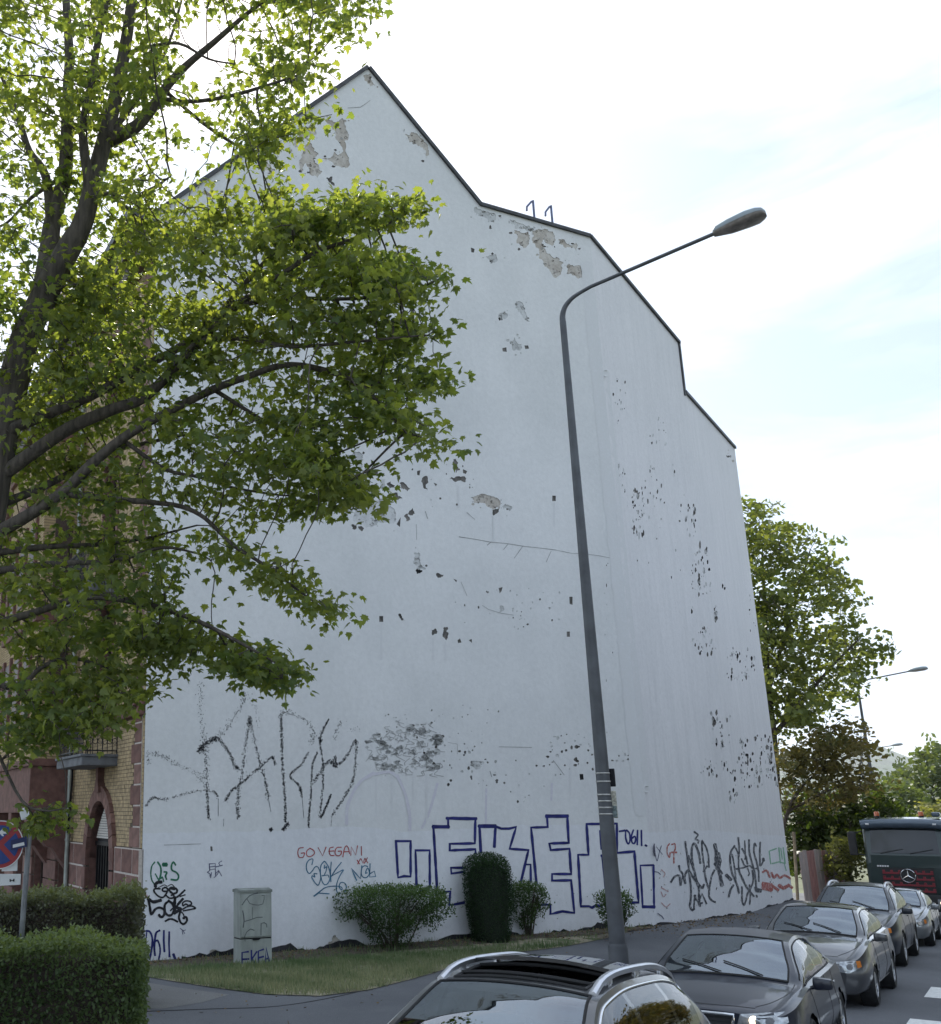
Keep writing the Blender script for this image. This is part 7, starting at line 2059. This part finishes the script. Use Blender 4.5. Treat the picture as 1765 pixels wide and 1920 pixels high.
        gapline([(xd[0] * sx, 0, .31), (0, 0, .31), (wheels_s[1] + Ra + .05, 0, .31)], O_, D_, .0045, None, gaps)
        gapline([(cowl * sx + .02, s * .74 * sy, 3), (1.5 * sx, s * .72 * sy, 3), ((xb - .35) * sx, s * .62 * sy, 3), ((xb - .16) * sx, s * .48 * sy, 3)], (0, 0, 0), (0, 0, -1), .005, None, gaps)
    gapline([((xb - .13) * sx, -.48 * sy, 3), ((xb - .09) * sx, 0, 3), ((xb - .13) * sx, .48 * sy, 3)], (0, 0, 0), (0, 0, -1), .005, None, gaps)
    gaps.build('panel_gaps', M_trim, t)['kind'] = 'stuff'
    # seals and pillars around the glass
    seal = MB()
    def gline(cidx, xlo, xhi, sgn):
        return [Vector((Gd[i, cidx, 0], sgn * Gd[i, cidx, 1], Gd[i, cidx, 2])) for i in range(nx) if xlo - 1e-3 <= X[i] <= xhi + 1e-3]
    for s in (1, -1): seal.tube(gline(15, header, cowl, s), .011, 6); seal.tube(gline(15, rear[1], rear[0], s), .011, 6)
    for xx in (header, cowl, rear[0], rear[1]):
        i = int(np.argmin(np.abs(X - xx)))
        seal.tube([Vector((Gd[i, c, 0], Gd[i, c, 1], Gd[i, c, 2] + .001)) for c in range(15, C)] + [Vector((Gd[i, c, 0], -Gd[i, c, 1], Gd[i, c, 2] + .001)) for c in range(C - 2, 14, -1)], .011 if xx != cowl else .02, 6)
    seal.build('window_seals', M_rubber, t)['kind'] = 'stuff'
    wt = MB()
    for s in (1, -1):
        hi_ = [p for p in gline(13, panes[-1][1], panes[0][0], s) ]; lo_ = gline(9, panes[-1][1], panes[0][0], s)
        good = [k for k in range(len(hi_)) if (hi_[k] - lo_[k]).length > .03]
        hi_ = [hi_[k] + Vector((0, s * .004, 0)) for k in good]; lo_ = [lo_[k] + Vector((0, s * .004, 0)) for k in good]
        wt.tube(hi_ + [lo_[-1]] if False else hi_, .013 if chrome else .008, 6); wt.tube(lo_, .012 if chrome else .009, 6)
        wt.tube([hi_[0], lo_[0]], .012 if chrome else .008, 6)
        wt.tube([hi_[-1], lo_[-1]], .012 if chrome else .008, 6)
    wt.build('window_trim', M_chrome if chrome else M_rubber, t, smooth=True)
    # wheels
    for xw in wheels_s[:2]:
        for s in (1, -1):
            R_ = wheels[2]; yo = s * (float(wm(xw / sx)) * sy - .015); sp_w = .215
            wo = MB(); hub = MB()
            prof = [(R_ - .115, -sp_w / 2 + .02), (R_ - .03, -sp_w / 2), (R_ - .005, -sp_w / 2 + .035), (R_, -sp_w / 2 + .06), (R_, sp_w / 2 - .06), (R_ - .005, sp_w / 2 - .035), (R_ - .03, sp_w / 2), (R_ - .115, sp_w / 2 - .02)]
            prof = [(a, s * b) for a, b in prof]
            yc = yo - s * sp_w / 2
            wo.lathe(prof, (xw, yc, R_), 'y', 36)
            w_ = wo.build('wheel', M_rubber, t, smooth=True, autos=40)
            ri = R_ - .11
            rm = MB(); rm.lathe([(ri, s * (-sp_w / 2 + .02)), (ri, s * (sp_w / 2 - .018)), (ri - .02, s * (sp_w / 2 - .012)), (ri - .03, s * (sp_w / 2 - .05)), (ri - .035, s * (-.02)), (.06, s * -.02)], (xw, yc, R_), 'y', 36)
            for k in range(10):
                a = 2 * pi * k / 10 + .12 * (k % 2)
                rm.tube([Vector((xw, yc + s * (sp_w / 2 - .045), R_)), Vector((xw + cos(a) * (ri - .02), yc + s * (sp_w / 2 - .03), R_ + sin(a) * (ri - .02)))], [.024, .015], 6)
            rm.lathe([(.062, s * (sp_w / 2 - .055)), (.06, s * (sp_w / 2 - .03)), (.0, s * (sp_w / 2 - .025))], (xw, yc, R_), 'y', 14)
            rm.build('rim', M_rim, w_, smooth=True, autos=35)
            hs = MB(); hs.lathe([(.05, s * -.12), (Ra + .012, s * -.12), (Ra + .012, s * (sp_w / 2 - .035))], (xw, yc, R_), 'y', 28); hs.build('wheel_housing', M_rubber, t)
    # front: grille, lamps, intakes, plate
    FX = (xf + 2, 0, 0); zn = float(zt(xb)) * sz
    dF = (-1, 0, 0)
    if grille == 'frame':                               # tall single-frame grille with bright surround
        o = [(-.30, zn - .03), (-.24, zn - .40), (.24, zn - .40), (.30, zn - .03)]
        g = patch('grille', o, M_trim, FX, (0, 1, 0), (0, 0, 1), dF, .006)
        fr_, br = MB(), MB(); gapline([(0, a, b) for a, b in o + [o[0]]], FX, dF, .016, None, fr_, 6) if False else None
        P = []
        for a, b in [o[0], o[1], o[2], o[3], o[0]]: P.append(Vector((0, a, b)))
        Q = []
        for a, b in zip(P[:-1], P[1:]):
            for k in range(6):
                h = hit(Vector(FX) + a.lerp(b, k / 6), dF)
                if h is not None: Q.append(h + Vector((.012, 0, 0)))
        if len(Q) > 4: fr_.tube(Q + [Q[0]], .018, 8); fr_.build('grille_frame', M_chrome, g or t, smooth=True)
        for k in range(1, 10):
            z_ = zn - .03 - .037 * k; w_ = .30 - .06 * (k / 10); Q = [hit(Vector(FX) + Vector((0, a, z_)), dF) for a in lin(-w_ + .02, w_ - .02, 6)]
            Q = [p + Vector((.008, 0, 0)) for p in Q if p is not None]
            if len(Q) > 2: br.tube(Q, .006, 4)
        br.build('grille_bars', M_trim, g or t)
    else:                                               # twin kidney-like slots
        for s in (1, -1):
            o = [(s * .03, zn - .02), (s * .22, zn - .03), (s * .20, zn - .16), (s * .04, zn - .17)]
            patch('grille', o, M_trim, FX, (0, 1, 0), (0, 0, 1), dF, .006)
    patch('bumper_intake', [(-.55, .26), (-.5, .40), (.5, .40), (.55, .26)], M_trim, FX, (0, 1, 0), (0, 0, 1), dF, .004)
    for s in (1, -1):
        dd = Vector((-.86, -s * .51, 0)); side = Vector((-.51 * 1, s * .86, 0))
        og = Vector((xf - .05, s * .52, 0)) - dd * 2
        zc_ = zn - .035
        o = [(-.20, zc_ - .11), (-.16, zc_ + .02), (.10, zc_ + .05), (.30, zc_ + .065), (.30, zc_ - .03), (.08, zc_ - .13)]
        hl = patch('headlight', o, M_lamp, og, side, (0, 0, 1), dd, .006, step=.04)
        if hl:
            for a in (-.05, .10):
                h = hit(og + side * a + Vector((0, 0, zc_ - .035)), dd)
                if h is not None:
                    b = MB(); n_ = -dd; u_ = n_.cross(Vector((0, 0, 1))).normalized(); w__ = u_.cross(n_)
                    rr_ = .05
                    b.add([h + n_ * .014 + u_ * rr_ * cos(x) + w__ * rr_ * sin(x) for x in lin(0, 2 * pi, 16)[:-1]], [tuple(range(16))])
                    b.build('headlamp_lens', M_lit if (lit and a < 0) else M_chrome, hl)
            if indic: patch('indicator', [(.22, zc_ - .05), (.22, zc_ + .055), (.305, zc_ + .06), (.305, zc_ - .03)], M_indic, og, side, (0, 0, 1), dd, .010, hl, .04)
        patch('tail_light', [(.35, .72), (.35, .9), (.75, .92), (.75, .74)] if s > 0 else [(-.35, .72), (-.75, .74), (-.75, .92), (-.35, .9)], M_redlamp, (xr - 2, 0, 0), (0, 1, 0), (0, 0, 1), (1, 0, 0), .006)
        # mirrors
        mz = zbelt(panes[0][0]) + .045; mx_ = panes[0][0] * sx - .08; my = s * (float(wb(panes[0][0])) * sy + .13)
        mm = MB(); vs, fs = bevel_box(.055, .105, .068, .04); mm.add([Vector((p.x + abs(p.y) * .1 * 0 + (.03 if p.x > 0 else 0) * (1 - (p.y / .105) ** 2), p.y, p.z * (1 + .12 * s * p.y / .105 * -1))) + Vector((mx_, my, mz)) for p in vs], fs)
        mm.tube([Vector((mx_, my - s * .08, mz - .04)), Vector((mx_ + .01, my - s * .18, mz - .07))], .022, 6)
        mo = mm.build('side_mirror', paint_m, t, smooth=True, autos=50)
        gm = MB(); gm.box((mx_ - .057, my, mz), (.004, .17, .10), None, 0, .0015); gm.build('mirror_glass', M_chrome, mo)
        for k, xx in enumerate([(panes[0][1] + .12), (panes[1][1] + .16)] if len(panes) > 1 else [panes[0][1] + .12]):
            h = hit((xx * sx, s * 3, zbelt(xx) - .13), (0, -s, 0))
            if h is not None:
                hm = MB(); hm.box(h + Vector((0, s * .022, 0)), (.17, .02, .028), None, 0, .008); hm.build('door_handle', M_chrome if chrome else paint_m, t)
    P_ = hit(Vector(FX) + Vector((0, 0, .42)), dF)
    if P_ is not None:
        pm = MB(); pm.box(P_ + Vector((.012, 0, 0)), (.012, .50, .11), None, 0, .004); pm.build('number_plate', M_plate, t)
    # wipers
    for a, b in ((.42, -.02), (-.02, -.48)):
        wp_ = MB(); Q = []
        for k in lin(0, 1, 8):
            y_ = (a + (b - a) * k) * sy; xw_ = (cowl - .03 - (.20 * k if True else 0)) * sx
            h = hit((xw_, y_, 3), (0, 0, -1))
            if h is not None: Q.append(h + Vector((0, 0, .015)))
        if len(Q) > 2: wp_.tube(Q, .009, 5); wp_.build('wiper', M_rubber, t)
    # cabin
    ds = MB(); ds.box(((cowl - .42) * sx, 0, zbelt(cowl) - .10), (.42, 1.36 * sy, .20), None, 0, .06); ds.build('dashboard', M_cabin, t)
    sw = MB(); sw.tube([Vector(((cowl - .72) * sx - .06 * sin(x), .36 + .18 * cos(x), zbelt(cowl) + .01 + .17 * sin(x))) for x in lin(0, 2 * pi, 20)], .014, 6); sw.build('steering_wheel', M_cabin, t)
    for y_ in (.36, -.36):
        se = MB(); xs0 = (cowl - 1.28) * sx; zf_ = zbelt(0) - .45
        se.box((xs0 + .1, y_ * sy, zf_), (.5, .48, .16), None, 0, .05); se.box((xs0 - .2, y_ * sy, zf_ + .33), (.14, .46, .62), Matrix.Rotation(-.2, 3, 'Y'), 0, .05); se.box((xs0 - .3, y_ * sy, zf_ + .73), (.10, .25, .17), Matrix.Rotation(-.15, 3, 'Y'), 0, .035)
        se.build('seat', M_seat, t, smooth=False)
    se = MB(); xs0 = (cowl - 2.1) * sx; se.box((xs0, 0, zbelt(0) - .42), (.5, 1.2 * sy, .16), None, 0, .05); se.box((xs0 - .28, 0, zbelt(0) - .12), (.15, 1.2 * sy, .56), Matrix.Rotation(-.3, 3, 'Y'), 0, .05)
    for y_ in (.38, -.38): se.box((xs0 - .38, y_ * sy, zbelt(0) + .22), (.09, .24, .14), None, 0, .03)
    se.build('rear_seat', M_seat, t)
    if rails:
        for s in (1, -1):
            Q = []
            for xx in lin(header - .06, rear[0] - .30, 18):
                i = np.interp(xx, X, np.arange(nx)); i0 = int(i); f = i - i0; i1 = min(i0 + 1, nx - 1)
                p = Gd[i0, 15] * (1 - f) + Gd[i1, 15] * f
                Q.append(Vector((p[0], s * (p[1] + .012), p[2] + .045)))
            Q[0].z -= .05; Q[0].x += .05; Q[-1].z -= .05; Q[1].z -= .008
            rm = MB(); n_ = len(Q); vs = []
            for k, p in enumerate(Q):
                for (dy, dz) in ((-.024, -.018), (-.026, .014), (-.012, .026), (.012, .026), (.026, .014), (.024, -.018)): vs.append(p + Vector((0, dy * s, dz)))
            rm.add(vs, [(k * 6 + j, k * 6 + (j + 1) % 6, (k + 1) * 6 + (j + 1) % 6, (k + 1) * 6 + j) for k in range(n_ - 1) for j in range(6)] + [tuple(range(6)), tuple(range(n_ * 6 - 1, n_ * 6 - 7, -1))])
            for k in (3, n_ // 2, n_ - 4): rm.box(Q[k] + Vector((0, 0, -.035)), (.09, .03, .05), None, 0, .008)
            rm.build('roof_rail', M_alu, t, smooth=True, autos=40)
    if sunroof:
        zt_ = lambda x: float(zt(x / sx)) * sz
        wi = .50
        tr = MB(); xo0, xo1 = (header - .56) * sx, (header - .10) * sx
        for k, (a, b) in enumerate(zip(lin(xo0, xo1, 6)[:-1], lin(xo0, xo1, 6)[1:])):
            tr.add([Vector((a, -wi - .06, zt_(a) - .11)), Vector((b, -wi - .06, zt_(b) - .11)), Vector((b, wi + .06, zt_(b) - .11)), Vector((a, wi + .06, zt_(a) - .11))], [(0, 1, 2, 3)])
        so = tr.build('sunroof_opening', M_cabin, t)
        ed = MB()
        for xx in (xo0, xo1): ed.tube([Vector((xx, y_, zt_(xx) + .006 - .05 * (abs(y_) / .56) ** 2.2 * .9)) for y_ in lin(-wi, wi, 10)], .014, 6)
        for s in (1, -1): ed.tube([Vector((x_, s * wi, zt_(x_) - .035)) for x_ in lin(xo0, xo1, 8)], .014, 6)
        ed.tube([Vector((xo1 - .05 - .10 * (abs(y_) / wi) ** 2, y_, zt_(xo1) + .03 - .04 * (abs(y_) / wi) ** 2)) for y_ in lin(-wi, wi, 12)], .016, 6)
        ed.build('wind_deflector', M_rubber, so)
        pn = MB(); xp0, xp1 = xo0 - .72, xo0 + .05; vs = []; nxp, nyp = 8, 10
        for k in range(nxp + 1):
            x_ = xp0 + (xp1 - xp0) * k / nxp
            for j in range(nyp + 1):
                y_ = -.53 + 1.06 * j / nyp; z_ = zt_(x_) + .035 + .035 * (k / nxp) - .05 * (abs(y_) / .55) ** 2.2
                vs.append(Vector((x_ - (.03 * (abs(y_) / .53) ** 6 if k == nxp else 0), y_, z_)))
        top = [(k * (nyp + 1) + j, k * (nyp + 1) + j + 1, (k + 1) * (nyp + 1) + j + 1, (k + 1) * (nyp + 1) + j) for k in range(nxp) for j in range(nyp)]
        n_ = len(vs); vs += [p + Vector((0, 0, -.028)) for p in vs]; fs = top + [tuple(i + n_ for i in f) for f in top]
        bd = [k * (nyp + 1) for k in range(nxp + 1)] + [nxp * (nyp + 1) + j for j in range(1, nyp + 1)] + [k * (nyp + 1) + nyp for k in range(nxp - 1, -1, -1)] + [j for j in range(nyp - 1, 0, -1)]
        fs += [(bd[i], bd[(i + 1) % len(bd)], bd[(i + 1) % len(bd)] + n_, bd[i] + n_) for i in range(len(bd))]
        pn.add(vs, fs); pn.build('sunroof_panel', M_pano, t, smooth=True, autos=40)
    return t
PA_grey = car_paint('graphite_paint', (.060, .062, .066)); PA_blue = car_paint('midnight_blue_paint', (.009, .012, .024), 0, .35, .55)
PA_mid = car_paint('grey_metallic_paint', (.075, .077, .083), .35); PA_black = car_paint('black_blue_paint', (.010, .014, .024), 0, .35, .6); PA_silver = car_paint('pale_grey_paint', (.20, .21, .22), .5)
CARS = []
def car_at(u, v, hz, table_header_x, sc):
    """street position of a car whose windscreen top edge centre is seen at (u, v), hz above the road"""
    r = ray(u, v); t = (hz - CAM.z) / (r.z + GRADE * (.6 * r.x + .8 * r.y)); p = CAM + r * t
    return rq(p.x, p.y) + table_header_x * sc, rl(p.x, p.y)
q1, l1 = car_at(957, 1850, 1.54, .08, 1); c1 = build_car('near dark grey estate with silver roof rails and an open sunroof, cut off below', SUV, q1, l1, PA_grey, sc=(1.03, 1.0, 1.0), wheels=(1.40, -1.38, .35), cowl=1.0, header=.08, rear=(-1.62, -2.12), panes=((.86, -.30), (-.37, -1.10), (-1.17, -1.72)), rails=True, chrome=True, sunroof=True)
q2, l2 = car_at(1374, 1754, 1.41, .13, 1); c2 = build_car('midnight blue saloon right behind the near car with the sunroof, its headlight glowing', SEDAN, q2, l2, PA_blue, sc=(1.0, 1.05, 1.0), wheels=(1.34, -1.42, .335), yaw_off=.03, lit=True, indic=False, chrome=False)
q3, l3_ = car_at(1535, 1700, 1.46, .06, 1); c3 = build_car('mid grey hatchback with orange indicator, third car from the near end', HATCH, q3, l3_, PA_mid, sc=(1.04, 1.02, 1.04), wheels=(1.30, -1.30, .315), cowl=.95, header=.06, rear=(-1.42, -1.98), panes=((.84, -.28), (-.35, -1.02), (-1.09, -1.52)), grille='slots')
q4, l4 = car_at(1604, 1661, 1.62, .08, 1); c4 = build_car('black off-roader with silver roof rails, directly before the small pale car', SUV, q4, l4, PA_black, sc=(1.02, 1.03, 1.04), wheels=(1.40, -1.38, .36), cowl=1.0, header=.08, rear=(-1.62, -2.12), panes=((.86, -.30), (-.37, -1.10), (-1.17, -1.72)), rails=True)
q5, l5 = q4 + 6.0, l4 + .25; c5 = build_car('small pale car peeping out between the black off-roader and the truck', HATCH, q5, l5, PA_silver, wheels=(1.30, -1.30, .315), cowl=.95, header=.06, rear=(-1.42, -1.98), panes=((.84, -.28), (-.35, -1.02), (-1.09, -1.52)), grille='slots', sc=(.98, .97, .97))
print('CAR POS', [(round(a, 2), round(b, 2)) for a, b in ((q1, l1), (q2, l2), (q3, l3_), (q4, l4), (q5, l5))])

# ------------------------------------------------------------------ truck
TK = car_paint('dark_green_truck_paint', (.012, .030, .028), .1, .35); M_visor = simple('blue_grey_visor', (.07, .10, .14), .25, .2, vary=.08, coat=.8); M_tred = simple('red_grille', (.22, .02, .03), .4, vary=.12); M_beacon = simple('orange_beacon', (.55, .12, .03), .25, vary=.1, coat=1.0)
r = ray(1686, 1531); tY = 37.5
tpnt = CAM + r * (tY / r.y)
tq, tl = rq(tpnt.x, tpnt.y), rl(tpnt.x, tpnt.y)
tx, ty = xy(tq, tl)
zr_t = road_z(tx, ty); HT = tpnt.z - zr_t
truck = thing('truck', 'dark green truck with red grille bars and orange beacons at the end of the queue', 'truck', (tx, ty, zr_t))
truck.rotation_euler = (0, 0, atan2(-.8, -.6))
k = HT / 3.07
def tb(mb, x0_, x1_, y0_, y1_, z0_, z1_, bev=.02): mb.box(((x0_ + x1_) / 2, (y0_ + y1_) / 2, (z0_ + z1_) / 2), (x1_ - x0_, y1_ - y0_, z1_ - z0_), None, 0, bev)
HW = 1.24
cab_ = MB()
prof = [(-2.0, .75 * k), (-.02, .75 * k), (0, 1.3 * k), (.0, 1.68 * k), (-.10, 2.02 * k), (-.30, 2.78 * k), (-.55, 3.0 * k), (-2.0, 3.05 * k)]
cab_.prism(prof, lambda x_, z_, y_: Vector((x_, y_, z_)), -HW, HW)
co = cab_.build('cab', TK, truck)
bmod = co.modifiers.new('bevel', 'BEVEL'); bmod.width = .09; bmod.segments = 3; bmod.limit_method = 'ANGLE'; bmod.angle_limit = radians(28)
ws_ = MB()
wv = [(-.085, -1.03, 1.98 * k), (-.085, 1.03, 1.98 * k), (-.268, .99, 2.70 * k), (-.268, -.99, 2.70 * k)]
ws_.add([Vector(p) + Vector((.015, 0, 0)) for p in wv], [(0, 1, 2, 3)]); m_, nt_, o_ = mat('truck_windscreen'); principled(nt_, o_, (.02, .024, .03), .05, 0, .5, .4)
ws_.build('windshield', m_, truck, fixn=False)
for y_ in (-1.0, 1.0):
    sw_ = MB(); sw_.box((-1.0, y_ * (HW + .004), 2.32 * k), (.95, .012, .62 * k), None, 0, .004); sw_.build('side_window', m_, truck)
vz = MB(); vz.tube([Vector((-.12, y_, 2.86 * k - .05 * (abs(y_) / HW) ** 4)) for y_ in lin(-HW, HW, 10)], .145 * k, 14); vo = vz.build('sun_visor', M_visor, truck, smooth=True, autos=40)
for y_ in (-1.02, 1.02):
    ml = MB(); vs, fs = bevel_box(.02, .06, .03, .015); ml.add([p + Vector((.03, y_, 2.84 * k)) for p in vs], fs); ml.build('marker_lamp', M_white, vo)
pnl = MB(); tb(pnl, -.01, .03, -1.06, 1.06, 1.55 * k, 1.93 * k, .015); pnl.build('front_panel', TK, truck)
gr = MB(); tb(gr, 0, .02, -.78, .78, .80 * k, 1.55 * k); gro = gr.build('grille', M_trim, truck)
for i in range(4):
    z_ = (.86 + .17 * i) * k
    b = MB(); tb(b, .022, .06, -.76, .76, z_, z_ + .055 * k, .008); b.build('grille_bar', M_tred, gro)
    for y_ in lin(-.72, .72, 6):
        c = MB(); tb(c, .024, .055, y_ - .04, y_ + .04, z_ + .055 * k, z_ + .115 * k, .01); c.build('grille_block', M_tred, gro)
st = MB(); zc_ = 1.33 * k; R_ = .20 * k
st.lathe([(R_ - .028, .07), (R_ - .014, .085), (R_, .07)], (0, 0, zc_), 'x', 36)
for i in range(3):
    a = pi / 2 + 2 * pi * i / 3; d_ = Vector((0, cos(a), sin(a))); n_ = Vector((0, -sin(a), cos(a)))
    st.add([Vector((.075, 0, zc_)) + n_ * .026 - d_ * .015, Vector((.075, 0, zc_)) + d_ * (R_ - .01), Vector((.075, 0, zc_)) - n_ * .026 - d_ * .015, Vector((.092, 0, zc_))], [(0, 1, 3), (1, 2, 3), (0, 2, 1)])
bk_ = MB(); bk_.lathe([(0, .063), (R_ + .03, .063), (R_ + .03, .02)], (0, 0, zc_), 'x', 32); eo = bk_.build('emblem_plate', M_trim, gro); st.build('star_emblem', M_chrome, eo)
lt_ = MB()
for i in range(5): tb(lt_, .031, .036, -.90 + .075 * i, -.845 + .075 * i, 1.575 * k, 1.62 * k, .001)
lt_.build('lettering', M_white, truck)
bp = MB(); tb(bp, -.35, .08, -HW - .03, HW + .03, .32 * k, .80 * k, .05); bpo = bp.build('bumper', M_trim, truck)
for y_ in (-.93, .93):
    h_ = MB(); tb(h_, .075, .095, y_ - .17, y_ + .17, .48 * k, .68 * k, .01); ho_ = h_.build('headlight', M_lamp, bpo)
    g_ = MB(); g_.lathe([(0, .10), (.075, .10)], (0, y_ - .02, .58 * k), 'x', 16); g_.build('headlamp_lens', M_lit, ho_)
for y_ in (-.75, .62):
    b_ = MB(); b_.lathe([(.085, 3.03 * k), (.085, 3.08 * k), (.07, 3.10 * k)], (-.75, y_, 0), 'z', 16); bo_ = b_.build('beacon_base', M_trim, truck)
    b_ = MB(); b_.lathe([(.085, 3.085 * k), (.085, 3.18 * k), (.07, 3.215 * k), (0, 3.22 * k)], (-.75, y_, 0), 'z', 16); b_.build('beacon', M_beacon, bo_, smooth=True, autos=50)
hn = MB(); tb(hn, -1.2, -.5, .95, 1.2, 3.06 * k, 3.2 * k, .05); hn.build('roof_marker', M_visor, truck)
for s in (1, -1):
    mr = MB(); vs, fs = bevel_box(.10, .13, .36 * k, .05); mr.add([p + Vector((-.12, s * (HW + .34), 2.25 * k)) for p in vs], fs); mo = mr.build('side_mirror', M_trim, truck)
    ar = MB(); ar.tube([Vector((-.2, s * HW, 2.62 * k)), Vector((-.12, s * (HW + .34), 2.55 * k))], .025, 6); ar.tube([Vector((-.2, s * HW, 1.9 * k)), Vector((-.12, s * (HW + .34), 1.95 * k))], .025, 6); ar.build('mirror_arm', M_trim, mo)
for y0_, y1_ in ((.15, .85), (-.75, -.05)):
    wp_ = MB(); wp_.tube([Vector((-.065, y0_, 1.97 * k)), Vector((-.10, y1_, 2.1 * k))], .016, 5); wp_.build('wiper', M_rubber, truck)
tp_ = MB(); tb(tp_, -7.2, -2.25, -1.2, 1.2, 1.25, 2.75 * k, .03); tp_.build('load_body', M_slab, truck)
ch = MB(); tb(ch, -7.2, -.4, -.45, .45, .65, 1.0, .02); ch.build('chassis', M_trim, truck)
for xw in (-1.0, -4.6, -5.9):
    for s in (1, -1):
        w = MB(); w.lathe([(.28, s * -.14), (.46, s * -.15), (.5, s * -.11), (.5, s * .11), (.46, s * .15), (.28, s * .14)], (xw, s * 1.0, .5), 'y', 32); wo_ = w.build('wheel', M_rubber, truck, smooth=True, autos=40)
        w = MB(); w.lathe([(.28, s * .13), (.26, s * .05), (.12, s * .03), (.11, s * .14), (0, s * .15)], (xw, s * 1.0, .5), 'y', 24); w.build('rim', M_rim, wo_, smooth=True, autos=40)

# ------------------------------------------------------------------ summer haze over the valley
hz = MB(); hz.box((0, 0, 0), (1, 1, 1))
ho = hz.build('haze', [], None); ho.data.materials.clear()
ho.location = (600, 2200, 0)
z0h, z1h = -14.0, 196.0
ho.scale = (8600, 8600, z1h - z0h); ho.location = (0, 0, (z0h + z1h) / 2)
m, nt, o = mat('thin_haze')
v = nt.nodes.new('ShaderNodeVolumePrincipled'); v.inputs['Color'].default_value = (.86, .90, .96, 1); v.inputs['Density'].default_value = .00012; v.inputs['Anisotropy'].default_value = .3
nt.links.new(v.outputs[0], o.inputs['Volume'])
ho.data.materials.append(m); tag(ho, 'thin pale summer haze over the valley', 'haze', kind='stuff')
